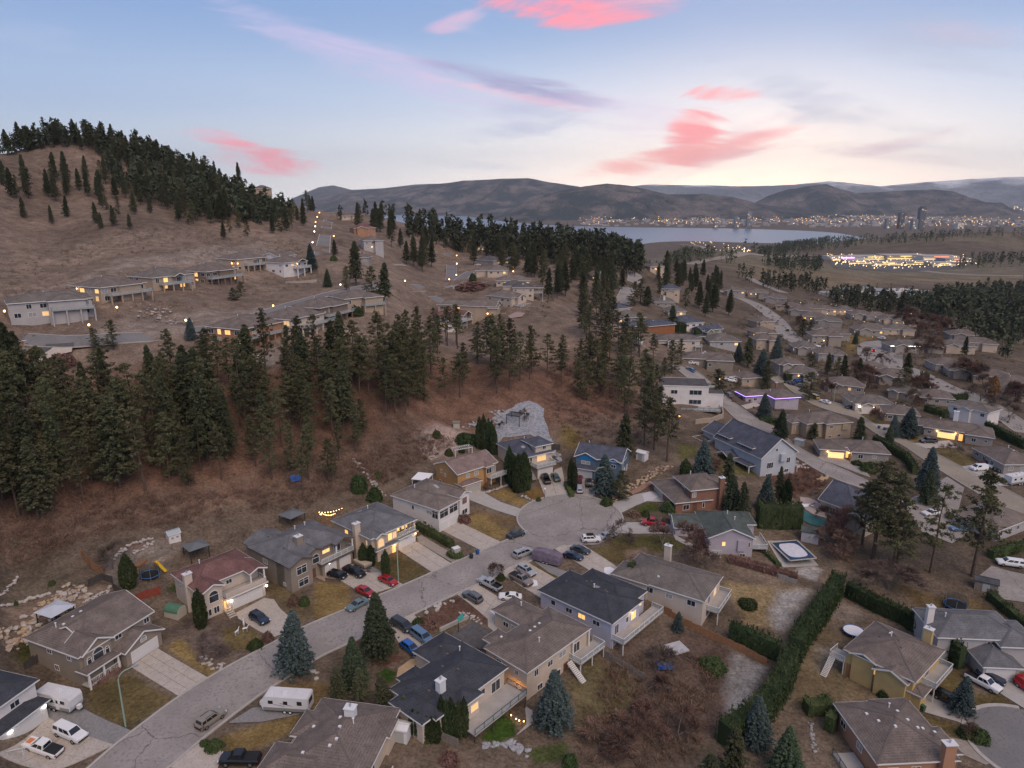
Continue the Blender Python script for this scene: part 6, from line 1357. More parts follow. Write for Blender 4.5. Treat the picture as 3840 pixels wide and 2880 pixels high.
house('house','house with sprawling brown hipped roof beside the long white trailer',(-29.83,95.64,-.20),-.1860,
  [(0,-15.5,12.9,0,3.2,'h',.36,-4),(-2.5,-16,8,-9.9,3.2,'h',.38),(-1.2,-8.5,6,-3.0,3.2,'h',.36),(-.4,-10.2,5,-8,2.9,'yhg',.36,None),(8,-6.2,13.4,-2.2,3.2,'h',.36)],'sand','brown',auto='FL',storeys=1,feats=[
  ('chim',7.0,-5.0,1.5,1.2,3.5,6.6,METALW),('win',0,'R',.3,1.6,1.6,1.4),('deck',(12.0,-12.2,14.8,-8.8,0),dict(rails='FR',zb=-3)),('vents',[(5.8,-6.0,'v'),(6.6,-8.0,'v'),(7.0,-10.0,'v'),(6.4,-11.0,'v'),(3.0,-12.4,'v'),(8.0,-6.4,'p'),(2.0,-7.0,'v'),(9,-2,'d')])])
house('house','yellow stucco house with brown roof, twin gables and corner deck',(60.78,112.74,-5.95),-.8565,
  [(-.6,0,11.8,13.6,5.4,'h',.38),(.6,-.3,5.4,5,5.4,'ygg',.40),(4.9,-.8,10.9,5,4.7,'ygg',.42),(9.2,.3,13.2,4.2,3.0,'h',.34)],'yellow','brown',feats=[
  ('win',0,'F',.47,3.6,1.3,1.2,'r',LITD),('box','wood_panel',(.2,.42,.2,4.0,.49,2.8),WOOD),('deck',(10.9,4.6,13.6,12.8,3.0),dict(rails='FRB',zb=-1)),('deck',(-3.0,.2,-.1,3.4,2.9),dict(rails='FL',glassy=False,zb=-1)),('stairs',-2.9,-1.9,-2.8,0,.3,2.8,TRIM),('chim',8.8,13.3,1.4,1.0,0,8.6,WM('yellow')),('win',0,'L',.5,4.0,1.4,1.2),('win',0,'R',.5,4.0,1.8,1.9),('vents',[(4,8.5,'v'),(4.6,7.4,'p'),(6,6.8,'d'),(3,6.6,'d'),(7,5.4,'d')])])
house('house','brick house with brown roof and square chimney in the bottom right corner',(54.32,87.94,-6.09),.0582,
  [(0,0,13,13.4,3.6,'h',.38,-4),(8.6,1.2,14.2,7,3.6,'h',.36),(6,8,12.8,13.8,3.6,'h',.36)],'clay','brown',feats=[
  ('win',0,'F',.2,1.9,1.7,1.3),('win',0,'F',.5,1.9,1.5,1.3),('win',0,'L',.2,1.9,1.6,1.2),('win',0,'L',.6,1.9,1.6,1.2,'r',BLIND),('chim',10.6,-.1,1.7,1.1,-3,7.0,wall_mat('clay',WALL['clay'])),('deck',(-3.2,2.0,.3,6.4,.1),dict(rails='FL',rm=DARKMETAL,zb=-3)),('vents',[(3.2,9,'v'),(4,7,'v'),(7.6,10.2,'p'),(8.0,8.6,'v'),(8.6,6.8,'v'),(9.4,5.4,'v'),(10.4,5.6,'v'),(12.0,5.0,'v'),(5.6,5.2,'v')])])
house('house','pale grey house with grey roof and white garage behind tall cedars',(85.46,111.22,-5.89),-.0679,
  [(-6.5,4.6,9.5,14.6,5.6,'h',.44),(-.4,0,6.9,8,2.9,'h',.50),(4,3,12,12,5.2,'h',.4)],'grey','grey',auto='R',feats=[
  ('gar',1,'F',.48,4.8,2.2),('win',0,'F',.66,4.6,2.2,.8,'3'),('chim',-5.9,9.2,1.2,.9,0,9.4,WM('white')),('win',0,'L',.5,4.2,1.2,1.2),('vents',[(-3,9.2,'p'),(2,10.4,'d')])])
house('house','big pale grey gabled house with navy roof, white trim and dormers',(71.08,190.59,.78),.4199,
  [(0,0,14.2,21,6.2,'ygg',.72,-6),(2.8,14,12.5,30,5.6,'ygg',.5,-6),(.7,4.6,8,11.2,7.7,'xhg',.28),(.7,14.4,8,20.4,7.7,'xhg',.28),(-3.4,9.4,4,15.6,3.5,'xgg',.45,None),(-1.9,2.6,1.2,9.6,3.2,'yhh',.3,None)],'greyblue','blue',feats=[
  ('win',0,'F',.26,3.6,2.4,1.8,'3'),('win',0,'F',.56,5.6,1.6,1.6),('win',0,'F',.78,4.2,1.5,1.7),('win',0,'F',.25,.6,2.4,1.1,'3'),('win',0,'F',.75,1.0,1.6,1.1),('win',0,'F',.42,8.0,.8,1.0,'1'),('win',2,'L',.5,6.9,3.6,1.2,'4'),('win',3,'L',.5,6.9,3.4,1.2,'3'),('win',0,'L',.3,2.4,3.0,1.8,'3',LITD),('win',0,'L',.7,2.2,1.0,1.8,'1'),
  ('post',[(-3.0,9.8,-1,3.5),(-3.0,15.2,-1,3.5),(-1.5,3.0,-1,3.2),(-1.5,9.0,-1,3.2)]),('box','bay_window',(7.2,-.4,4.5,9.4,.5,6.7),WM('greyblue')),('deck',(-1.2,24.0,3.4,29.5,3.0),dict(rails='FLB',zb=-4,rm=TRIM)),('deck',(13.4,1.0,15.6,5.0,1.8),dict(rails='FR',glassy=False,zb=-4)),('vents',[(9.4,14,'d'),(9.4,17,'d'),(9.6,9,'d'),(4.2,8,'d'),(8.6,23,'d')])])
# ------------------------------------------------------------------ the valley on the right
def plain(k,label,p,rot,L,D,h,wall,roof,extra=(),feats=(),auto='FLR',storeys=1,zb=-5,pitch=.42,trim=None,lit=.1,kind='h',detail=1,group=None):
    return house('house',label,p,rot,[(0,0,L,D,h,kind,pitch,zb)]+list(extra),wall,roof,auto=auto,storeys=storeys,trim=trim,lit=lit,detail=detail,group=group,
                 feats=list(feats)+[('vents',[(L*.4,D*.62,'p'),(L*.62,D*.55,'v')])])
GL=mat('glowing_garage',(.9,.7,.4),.6,emit=(1.0,.62,.22),estr=.75)  # door glows to stand in for lamplight falling on it
house('house','tan bungalow with warmly lit double garage beside the sloping road',(97.23,212.42,-.83),-.2010,[(9.0,-1.0,20.8,11,3.0,'h',.38),(0,0,8.6,10,2.9,'h',.38),(6,3,14,11,3.1,'h',.34)],'dusk','brown',feats=[
  ('gar',1,'F',.62,4.6,2.1,0,GL),('box','porch_glow',(8.3,2.2,0,9.3,2.4,2.3),LIT),('lamp',(8.9,.3,2.3),LAMPW,.16,70),('lamp',(2.6,.2,2.3),LAMPW,.16,50),('win',0,'F',.25,1.6,1.5,1.4),('win',0,'F',.62,1.7,1.4,1.0,'r',BLIND),('win',0,'R',.4,1.7,1.6,1.3),('vents',[(14,6,'p')])])  # glowing box paints the lit entry beside the garage
house('house','two storey tan house with pale paved court and brown hip roof',(107.13,230.78,-1.22),.2247,[(-6.5,1.6,10.5,13.5,5.6,'h',.36),(0,0,10.6,9,5.6,'h',.36),(-9.5,5.5,0,13.6,5.0,'h',.34)],'tan','brown',feats=[
  ('win',1,'F',.18,.9,1.1,.9),('win',1,'F',.55,1.1,1.4,1.0),('win',1,'F',.2,4.4,1.2,1.0),('box','bay_window',(6.6,.2,3.0,9.0,.55,5.2),WM('tan')),('gar',2,'F',.5,5.5,2.4,1.8,WM('tan')),('win',1,'L',.5,4.2,1.3,1.1),('vents',[(-1,8.4,'p'),(5,5,'d'),(7,6,'d')])])
house('house','pink stuccoed house edged with glowing violet light strips',(101.51,263.03,-.40),.2076,[(-.4,0,10.7,13,4.6,'h',.36),(-9.5,6.0,2,15,4.4,'h',.36)],'lilac','brown',auto='R',feats=[
  ('win',0,'F',.55,3.4,.8,.8),('win',1,'F',.4,3.0,1.4,1.2),('chim',6,10,.7,.7,5,8.2,WM('brick')),('box','light_strip',(-.4,-.12,4.66,10.7,-.06,4.78),LAMPP),('box','light_strip',(-.52,0,4.66,-.46,6.0,4.78),LAMPP),('box','light_strip',(-9.5,5.88,4.46,-.5,5.94,4.58),LAMPP),('box','light_strip',(-9.62,6,4.46,-9.56,14,4.58),LAMPP),('vents',[(2,7.5,'p')])])
house('house','pale house with steep navy roof behind the green pool cover',(81.21,174.91,-1.82),-.9595,[(0,0,10.5,13,3.4,'xgh',.62,-4),(8.5,-2.5,15,6,3.0,'ygg',.5)],'cream','blue',feats=[('win',0,'F',.3,1.5,3.2,2.0,'4'),('win',0,'F',.78,1.7,1.0,1.2),('win',0,'L',.5,1.6,1.6,1.4),('deck',(-2,-.6,.4,2.2,.2),dict(rails='FL',rm=DARKMETAL,zb=-3)),('vents',[(4,7.5,'d'),(6,7.6,'d')])])
house('house','bungalow with brown roof, glowing garage and lit entry by the dark pickup',(144.08,237.31,-2.22),-.5388,[(0,1.2,21,12,3.2,'h',.38),(12.5,-.8,21.2,9,3.2,'h',.38),(-1.5,3,5,12.5,3.1,'h',.36)],'dusk','brown',auto='R',storeys=1,feats=[
  ('gar',0,'F',.34,5.2,2.2,0,GL),('box','porch_glow',(11.0,1.62,0,12.2,1.7,2.4),LIT),('lamp',(4.4,1.3,2.5),LAMPW,.18,70),('lamp',(9.9,1.3,2.5),LAMPW,.18,70),('win',1,'F',.3,1.6,1.4,1.4),('win',1,'F',.75,1.7,1.0,1.0),('win',0,'F',.08,1.7,1.2,1.2),('chim',9.6,9.8,1.5,1.3,4,8.2,METALW),('vents',[(10,7,'p'),(5,7,'p')])])  # entry lamplight put in as a glowing box
plain('','bungalow with brown roof and white framed corner window at the right edge',(148.25,216.85,-2.12),-1.5549,15.5,12,3.2,'dusk','brown',auto='FLR')
plain('','brown roofed house corner behind the tall pines at the right edge',(119.99,160.38,-3.72),.4932,16,12,3.2,'grey','taupe')
house('house','cream bungalow with a bright white lamp on its garage',(133.71,266.22,-1.94),-.0706,[(0,0,15.2,12,3.2,'h',.38),(2,-1.4,7,5,3.0,'ygg',.4),(-.6,3,5,12.4,3.3,'yhg',.4)],'cream','greybrown',auto='FR',storeys=1,feats=[('gar',1,'F',.5,3.6,2.1),('lamp',(1.6,-.6,2.4),LAMPC,.3,30,(1,.9,.85)),('lamp',(7.0,-.6,2.2),LAMPW,.15,20),('vents',[(12,7,'s'),(6,7,'p')])])
house('house','white two storey house with grey brown roof behind the dark hedge',(166.83,262.02,-2.76),-1.0153,[(0,0,15,10,5.4,'h',.34),(4.5,-1.6,9.5,5,5.2,'ygg',.36)],'white','greybrown',auto='FL',storeys=2,feats=[('vents',[(6,6,'d')])])
plain('','low brown roofed bungalow with a lit porch lamp behind the big blue spruce',(139.07,254.72,-1.99),-.3105,12.5,11,3.0,'dusk','brown',feats=[('lamp',(.6,.2,2.2),LAMPW,.16,25)])
plain('','brown hip roofed bungalow between two square cedars on the right',(166.32,279.22,-2.60),-.2910,13,12,3.0,'dusk','brown')
# ------------------------------------------------------------------ the hillside rows
def hill_house(label,p,rot,L,D,wall,roof='brown',deckx=(.3,1.0),dz=3.2,lit=.2,trim=TRIM,posts=None,wing=None,gable=None,extra=(),feats=()):
    w = [(0, 0, L, D, 6.2, 'h', .36, -7)]
    if wing: w.append((*wing, 6.2, 'h', .36, -7))
    if gable: w.append((*gable, 6.2, 'ygg', .42, None))
    w += list(extra)
    x0, x1 = deckx[0] * L, deckx[1] * L
    return house('house',label,p,rot,w,wall,roof,auto='FL',storeys=2,lit=lit,trim=trim,detail=3,feats=[
      ('deck',(x0,-2.6,x1+.4,.55,dz),dict(rails='FLR',zb=-7,rm=posts or STEEL,postm=wall_mat(wall,WALL[wall]),stout=.45,glassy=True)),('win',0,'F',.62,4.4,2.4,2.1,'3',GLASS,TRIM),('vents',[(L*.45,D*.62,'p'),(L*.55,D*.6,'v'),(L*.3,D*.45,'d')])]+list(feats))
hill_house('large grey stucco house with columned balconies above the left slope',(-165.84,232.10,39.11),.6468,25,13,'grey','greybrown',(.48,.98),wing=(11,-1.8,23,8),feats=[('lamp',(13.6,-.6,5.2),LAMPW,.2,60)])
hill_house('wide tan house with long glass railed deck in the upper row',(-149.82,258.64,41.15),1.1477,20,17,'tan','brown',(.12,.98),trim=TRIM,wing=(7,-1.4,17,9),feats=[('lamp',(-.1,12.4,5.4),LAMPW,.2,40)])
hill_house('tan stone house with small dark gable and lit windows in the upper row',(-145.00,287.71,41.54),1.0879,21,16,'tan','greybrown',(.15,.78),gable=(9,-2.2,14,4),lit=.35)
hill_house('dark brown house with white windows on stilts in the upper row',(-134.57,314.00,41.30),1.1254,19,16,'brown','brown',(.05,1.0),wing=(7,-1.2,16,8))
hill_house('tan house with tall deck columns and a bright porch lamp in the upper row',(-132.64,345.76,43.99),1.0456,19,15,'tan','brown',(.25,1.0),feats=[('lamp',(-.2,3.0,4.4),LAMPW,.3,60),('lamp',(.6,-.2,4.4),LAMPW,.25,40)])
house('house','white three storey house with gabled balcony at the end of the upper row',(-112.21,352.40,41.76),1.0978,[(0,0,18,15,6.2,'h',.38,-7),(7.5,-2.4,14.5,6,6.2,'ygg',.42,None),(4,8,18,18,8.8,'xgg',.34)],'white','brown',auto='FL',storeys=2,feats=[
  ('deck',(6.8,-2.8,16.5,.5,3.2),dict(rails='FLR',zb=-7,stout=.4)),('post',[(8,-2.0,3.2,6.2),(14,-2.0,3.2,6.2)]),('lamp',(9.4,-.2,5.2),LAMPW,.22,60),('win',2,'F',.75,7.9,2.4,1.3,'3'),('vents',[(6,8,'p')])])
hill_house('clay brick house at the left edge below the hillside road',(-149.35,198.84,31.70),1.1946,11,10,'clay','greybrown',(.1,.8))
hill_house('orange brick house with long white balcony in the lower row',(-87.79,227.20,31.45),1.1524,20,16,'clay','brown',(.1,.98),wing=(9,-1.6,18,9),lit=.3,posts=STEEL)
hill_house('cream stucco house with glass deck in the lower row',(-75.82,241.47,32.26),1.1997,20,15,'cream','brown',(.15,1.1),wing=(9,-1.4,18,9))
hill_house('brown house with stone columns and lit balcony in the lower row',(-69.89,257.18,33.87),1.1699,18,14,'brown','brown',(.1,1.1),wing=(6,-1.4,16,8),lit=.4)
hill_house('tan house with glowing corner room at the end of the lower row',(-65.72,277.12,34.41),.7234,17,13,'tan','brown',(.45,1.0),wing=(8,-2.2,17,8),lit=.5,feats=[('lamp',(11,-.5,5.0),LAMPW,.25,90)])
# ------------------------------------------------------------------ the ridge
house('house','white house with dark red roof and white balcony among the pines',(-30.88,333.90,18.07),.9927,[(0,0,17,12,5.8,'h',.42,-6),(10,-2.6,17,6,5.8,'ygg',.5,None)],'white','red',auto='FL',feats=[('deck',(8,-2.6,17.4,.5,3.0),dict(rails='FLR',zb=-6)),('post',[(10.4,-2.2,3,5.8),(16.6,-2.2,3,5.8)]),('vents',[(6,7,'v'),(8,7,'v')])])
house('house','long tan house with low brown roof and white stairs beside the covered pool',(-38.04,350.97,22.49),-.2080,[(0,2,14,14,5.0,'h',.34,-5),(12,0,31,12.5,5.0,'xhg',.36,-6),(27,-1.2,32.2,6,4.4,'xgg',.4,-6)],'tan','taupe',auto='F',storeys=2,lit=.25,feats=[('lamp',(26.6,.3,1.6),LAMPW,.3,90),('lamp',(28.6,-.9,1.4),LAMPW,.25,70),('win',1,'R',.5,3.6,3.2,2.0,'3'),('deck',(31.4,1.5,35,10,.8),dict(rails='FR',glassy=False,zb=-5)),('stairs',32.6,33.8,-2.6,-3,1.4,.8,TRIM)])
house('house','beige house with arched gable window behind the long tan house',(-12.49,365.90,25.29),-.6962,[(-2,0,16,13,5.0,'h',.38,-5),(10,3,18,10,5.0,'xgg',.45,-5)],'sand','taupe',auto='FR',feats=[('win',1,'R',.5,4.6,1.4,2.6,'a'),('deck',(17,1,21,9,1.2),dict(rails='FR',zb=-6))])
house('house','tall beige house with slate roof and side balconies on the ridge',(-.17,370.65,27.67),.0000,[(0,0,12,11,6.0,'h',.42,-6),(-5,7,8,18,6.0,'h',.42,-6),(11,3,17,10,5.6,'h',.1,None)],'sand','dark',auto='FR',feats=[('deck',(11,3,16.5,9.5,3.0),dict(rails='FR',zb=-6)),('win',0,'F',.5,6.9,.1,.1,'1'),('vents',[(6,3.5,'s')])])
plain('','beige house with wide brown hip roof beside the steep straight road',(-15.63,440.73,31.72),.0000,13.5,14,4.0,'sand','taupe',extra=[(-7,3,3,13,3.6,'h',.34,-5)])
plain('','dark roofed house with a lit door half hidden on the ridge',(-26.58,522.51,31.94),-.7533,18,13,3.5,'dusk','dark',lit=.4)
plain('','small grey green gabled house on the ridge',(-5.97,486.80,32.42),.0000,9,9,5.5,'olive','blue',storeys=2,kind='ygg',lit=.5)
plain('','long low house with pale brown roof behind the slate roofed house',(-9.34,403.25,29.58),.0000,20,12,4.0,'sand','taupe')
plain('','white two storey house with navy roof and pale gable by the tall pines',(100.80,483.72,13.18),-.1584,13.5,11,6.0,'sand','blue',storeys=2,extra=[(3.5,-3,9.5,4,4.4,'ygg',.5,-5)],lit=.2)
plain('','grey brown hip roofed house with white chimney by lit garden lamps',(84.37,421.58,14.87),.0000,13.5,12,4.0,'dusk','greybrown',feats=[('chim',6.5,2.2,1.2,1,3,7.4,WM('white'))])
plain('','pale house half hidden behind the dark round spruce',(87.34,396.16,12.79),.0553,11,11,4.5,'cream','greybrown',storeys=2)
house('house','house with navy roof and orange timber wall beside the paved court',(64.99,337.48,14.49),.4404,[(0,0,17.5,12,4.5,'h',.34,-5),(-12,3,4,13,4.5,'h',.34,-5),(14,4,20,12,4.3,'h',.3,None)],'redwood','blue',auto='R',feats=[('gar',1,'F',.55,3.2,2.4,.2),('win',0,'F',.7,3.2,.1,.1,'1'),('door',1,'F',.9,.2),('vents',[(7,5,'v'),(4,8,'v')])])
plain('','house with broad navy hip roof and pale blank walls',(85.71,365.33,10.65),.2999,16.5,14,5.0,'white','blue',storeys=1)
plain('','grey green two storey house with navy roof and pale gable',(97.63,359.53,7.36),.4723,14.5,9,5.5,'olive','blue',storeys=2,kind='xgg',extra=[(1,-2.5,6,4,5,'ygg',.6,-5),(-6,-1.5,3,6,3.0,'h',.4,-5)])
plain('','grey house with wide grey brown hip roof below the olive gabled house',(98.15,347.40,5.84),.0000,16,14,4.0,'grey','greybrown')
house('house','cream house with dark garage and porch columns under a brown roof',(66.22,316.76,11.14),.0619,[(0,1,20.4,12,5.0,'h',.34,-6),(4.4,-.8,7.4,4,4.8,'ygg',.5,None)],'cream','greybrown',auto='R',storeys=2,feats=[('gar',0,'F',.13,3.8,2.4,1.2,DARKMETAL),('win',0,'F',.84,3.6,1.4,1.4),('deck',(17.2,-.8,20.4,1.4,2.2),dict(rails='FR',zb=-5)),('post',[(4.8,-.4,0,4.8),(7.0,-.4,0,4.8)])])
house('house','taupe house with wide brown roof and white garage behind a white car',(74.87,300.96,6.85),-.1771,[(-1,1.5,21,13,4.5,'h',.36,-5),(9,-1.0,20.8,9,4.5,'h',.36,-5)],'taupe','brown',feats=[('gar',0,'F',.2,5,2.4,.6),('win',1,'F',.42,3.6,.8,.8),('win',1,'F',.12,2.6,1.3,1.6),('vents',[(9,7,'s'),(8,6,'s')])])
house('house','tan house with warm porch lights beside a white suv',(96.11,288.41,1.69),.2514,[(0,0,10.8,12,4.0,'h',.36,-4),(-9,4.5,3,13,4.0,'h',.34,-4)],'tan','brown',auto='F',storeys=1,feats=[('lamp',(-7.5,4.6,3.2),LAMPW,.3,60),('lamp',(-2.0,4.6,2.6),LAMPW,.2,40),('win',1,'F',.5,2.2,1.4,1.6,'r',LITD),('vents',[(3,7,'p')])])
plain('','house with wide grey roof above the navy roofed timber house',(51.46,346.01,18.02),.2619,16,13,3.6,'dusk','greybrown')
plain('','house with small navy hip roof below the steep pale road',(52.49,367.57,18.77),.5327,12.5,11,4.0,'sand','blue')
NWW = wall_mat('white', WALL['white'])
house('house','white modern cube house with flat roof and dark square windows',(54.07,246.28,6.39),-.1233,[(0,0,16.2,12,7.4,'f',.1,-6,.1),(15.8,3,22,12,4.0,'f',.1,-6,.1)],'white','dark',trim=TRIM,feats=[
  ('win',0,'F',.72,5.4,4.4,1.8,'3'),('win',0,'F',.72,1.9,4.4,1.7,'3'),('win',0,'F',.25,5.4,2.4,1.5),('deck',(6,-5.5,20,-.2,.3),dict(rails='FR',rm=DARKMETAL,zb=-6))])

# ================================================================== VEHICLES
P_WHITE=paint('white',(.74,.74,.75),.3,0); P_SILVER=paint('silver',(.42,.43,.45)); P_GREY=paint('grey',(.14,.15,.16)); P_BLACK=paint('black',(.012,.013,.016)); P_RED=paint('red',(.42,.02,.025)); P_MAROON=paint('maroon',(.14,.018,.03))
P_BLUE=paint('blue',(.02,.13,.46)); P_STEELBLUE=paint('steel_blue',(.12,.21,.33)); P_TEAL=paint('teal_grey',(.15,.21,.22)); P_CHAMP=paint('champagne',(.30,.26,.21)); P_BRONZE=paint('bronze',(.28,.225,.19)); P_GREEN=paint('dark_green',(.05,.075,.06)); P_NAVY=paint('navy',(.02,.035,.07)); P_CHAR=paint('charcoal',(.035,.04,.045))
P_YELLOWLIT = paint('yellow_lit', (.45, .33, .12))  # yellow light on the van, put into its paint colour
car('canopy',P_WHITE,-67.53,91.57,-.407,'white pickup with white canopy parked beside the travel trailer')
car('pickup',P_WHITE,-69.82,88.54,2.940,'white pickup with orange bonnet panel and black bed cover',extra=('cover','stripe'))
rv(-72.48,97.30,-.264,6.8,'white travel trailer with grey skirt backed up beside the white house',slant=.3)
car('suv',P_CHAMP,-46.92,93.82,1.057,'champagne suv with roof rails at the kerb near the bottom',extra=('rack',))
car('pickup',P_BLACK,-39.34,85.76,3.136,'black pickup at the bottom edge beside the dry lawn',extra=('cover',))
rv(-35.78,96.87,3.049,7.6,'long white travel trailer with dark stripes parked under the blue spruce',slant=.6)
car('suv',P_NAVY,-48.66,121.03,-.643,'dark navy suv on the driveway of the red roofed house',extra=('sunroof',))
car('sedan',P_TEAL,-30.85,126.04,-2.255,'grey teal sedan parked at the kerb behind the spruce')
car('sedan',P_RED,-30.24,130.98,-.677,'dark red coupe at the edge of the street')
car('sedan',P_RED,-26.24,135.15,-.670,'bright red sedan beside the columnar cedar')
car('pickup',P_BLACK,-34.19,138.70,-.613,'black pickup beside the tan folding trailer',extra=('cover',))
car('hatch',P_BLACK,-37.62,137.58,-.391,'black compact suv before the garage with the small lamp')
car('sedan',P_CHAR,.93,157.31,.600,'charcoal sedan at the neck of the turning circle')
car('suv',P_WHITE,18.81,154.09,.056,'white suv with black roof box on the turning circle',extra=('box',))
car('sedan',P_SILVER,22.94,156.05,.484,'silver coupe parked under the bare tree by the turning circle')
car('van',P_SILVER,2.51,147.96,.654,'silver minivan in front of the covered trailer',extra=('rack',))
car('sedan',P_NAVY,13.93,146.22,-.594,'navy sedan beside the covered trailer')
car('sedan',P_CHAR,15.79,148.92,-.613,'dark grey sedan behind the navy sedan')
car('suv',P_SILVER,3.13,140.10,-.807,'silver crossover with sunroof beside the bronze pickup',extra=('sunroof',))
car('pickup',P_BRONZE,1.91,136.70,-.766,'bronze pickup with covered bed and sunroof',extra=('cover','sunroof'))
car('pickup',P_SILVER,-4.66,134.26,2.456,'silver pickup with open black bed on the driveway edge')
car('suv',P_GREY,-8.09,128.90,2.426,'dark grey suv with roof rails on the driveway',extra=('rack',))
car('sedan',P_WHITE,-.39,130.09,3.099,'small white car half hidden behind the brown roof')
car('van',P_CHAR,-20.88,118.84,-.712,'charcoal van parked behind the green spruce')
car('van',P_STEELBLUE,-16.78,115.50,-.787,'steel blue minivan next to the bright blue hatchback')
car('hatch',P_BLUE,-18.38,112.10,-.755,'bright blue hatchback beside the dark roofed house')
car('pickup',P_BLACK,9.60,189.16,1.777,'black pickup on the driveway below the white deck')
car('sedan',P_GREEN,12.49,189.77,1.788,'dark green sedan beside the black pickup')
car('sedan',P_MAROON,19.01,187.85,1.399,'maroon car in front of the blue house garage')
car('suv',P_SILVER,18.68,182.43,1.508,'silver suv behind the maroon car')
car('hatch',P_BLACK,21.56,186.04,1.470,'black car beside the maroon car',extra=('rack',))
car('pickup',P_RED,35.06,162.33,3.014,'red pickup with grey bed cover behind the bare tree',extra=('cover',))
car('sedan',P_MAROON,36.04,159.31,-3.108,'dark covered car beside the red pickup')
car('suv',P_BLACK,75.87,105.86,-1.034,'black long car beside the conical spruce near the yellow house',extra=('rack',))
car('pickup',P_WHITE,84.74,110.14,-1.008,'white pickup on the lawn edge by the grey garage')
car('sedan',P_NAVY,87.04,111.61,-.766,'navy car behind the white pickup')
car('cargo',P_RED,92.03,108.40,-1.285,'red van cut off by the right edge')
car('canopy',P_WHITE,116.88,150.68,2.897,'white pickup on the grey street at the right edge')
car('pickup',P_CHAR,141.84,229.42,-3.083,'dark pickup in front of the glowing garage')
car('cargo',P_WHITE,143.40,204.63,-2.979,'white van on the driveway beside the maroon car')
car('sedan',P_MAROON,148.44,209.71,-2.860,'maroon car between the white van and the brown roof')
car('suv',P_WHITE,149.53,207.21,-2.763,'white suv behind the white van')
car('sedan',P_BLACK,150.53,204.18,-2.906,'black car under a cover at the right edge')
car('hatch',P_STEELBLUE,114.05,166.18,-3.091,'steel blue car glimpsed between the two tall pines')
car('sedan',P_WHITE,111.28,173.97,-2.917,'white car glimpsed behind the tall pines')
car('sedan',P_CHAR,122.39,303.42,-.179,'dark car under the square cedar hedge')
car('hatch',P_BLUE,127.57,307.07,.410,'blue tarped boat by the cedar hedge')
car('sedan',P_NAVY,123.67,300.94,-.457,'navy car in front of the blue tarp')
car('sedan',P_GREY,125.60,299.36,-.555,'grey car beside the round pine')
car('van',P_YELLOWLIT,124.87,283.12,1.845,'yellow lit van on the sandy street')
car('sedan',P_WHITE,126.74,276.56,2.076,'white car behind the bare bushes on the sandy street')
car('sedan',P_NAVY,134.43,270.10,-3.062,'dark car beside the bright white lamp')
car('canopy',P_WHITE,91.90,291.15,-3.083,'white suv beside the warm porch lights')
car('sedan',P_GREY,92.11,269.75,2.347,'grey car beside the white caravan')
car('suv',P_GREY,84.75,268.98,1.831,'grey suv at the kerb of the sloping road')
car('suv',P_CHAR,171.90,437.84,1.246,'dark suv driving on the valley street')
car('sedan',P_NAVY,159.42,414.82,1.450,'navy car at the valley street kerb')
car('sedan',P_WHITE,156.56,424.99,1.946,'white car in the yard by the timber gable')
car('sedan',P_WHITE,78.10,300.59,.836,'white car before the taupe house garage')
car('hatch',P_STEELBLUE,74.48,289.07,2.182,'blue car at the side of the pale hill road')
car('sedan',P_CHAR,57.81,331.81,.666,'dark car at the navy roofed garage')
car('suv',P_WHITE,225.16,426.44,2.116,'white car on the drive above the curved street')
car('sedan',P_CHAR,198.78,382.80,1.141,'car with red tail lights glowing on the curved street',lights=True)
car('sedan',P_SILVER,87.80,552.82,2.526,'silver car at the top of the ridge road')
car('sedan',P_WHITE,-24.76,518.45,2.553,'white car beside the dark roofed ridge house')
car('sedan',P_WHITE,-192.58,484.48,.937,'white car beside the white house high on the left hill')
rv(54.51,309.46,-1.092,8.0,'cream motorhome parked on the paved court by the pines',slant=.2,hitch=False,name='motorhome')
rv(98.51,272.22,-2.037,6.0,'white caravan beside the violet lit house',slant=.8,decal=False)
rv(148.50,195.28,-2.850,7.0,'plain white enclosed trailer at the right edge',slant=.0,decal=False,name='enclosed_trailer')
rv(198.49,623.86,-2.138,7.5,'white trailer far up the valley street',slant=.3,decal=False)
rv(163.63,377.57,2.056,6.5,'white camper by the bend of the valley street',slant=.4,decal=False)
# a trailer under a grey violet cover
_p = (8, 145); _r = -0.5
o=thing('covered_trailer','trailer under a grey violet fabric cover','trailer',(_p[0],_p[1],gz(*_p)+.1),_r); COVER=mat('cover_fabric',(.13,.105,.14),.9,(.20,.165,.215),scale=1.2,bump=.6,bscale=3)
m=MB(); st=[(-3.4,1.05,1.7),(-3.2,1.25,2.5),(-1,1.3,2.75),(1.2,1.3,2.7),(3.0,1.25,2.55),(3.4,1.1,1.9)]
for x,w,z in st: m.v+=[(x,-w,.35),(x,-w*1.02,1.6),(x,-w*.8,z),(x,0,z+.15),(x,w*.8,z),(x,w*1.02,1.6),(x,w,.35)]
m.f=[(i*7+j,i*7+j+1,(i+1)*7+j+1,(i+1)*7+j) for i in range(5) for j in range(6)]+[tuple(range(7)),tuple(range(35,42))[::-1]]; m.build('fabric_cover',COVER,o)
for wx in (-.45, .45):
    for sy in (-1,1): w=put('wheel',cached(('wheel',.35),lambda: wheel_mesh(.35)),TYRE,o,(wx,sy*1.2,.35)); put('rim',cached(('rim',.35),lambda: rim_mesh(.35)),METALW,w)
_p=(-33,142.1); o=thing('folding_trailer','tan folding camp trailer beside the black pickup','trailer',(_p[0],_p[1],gz(*_p)+.1),-.73)
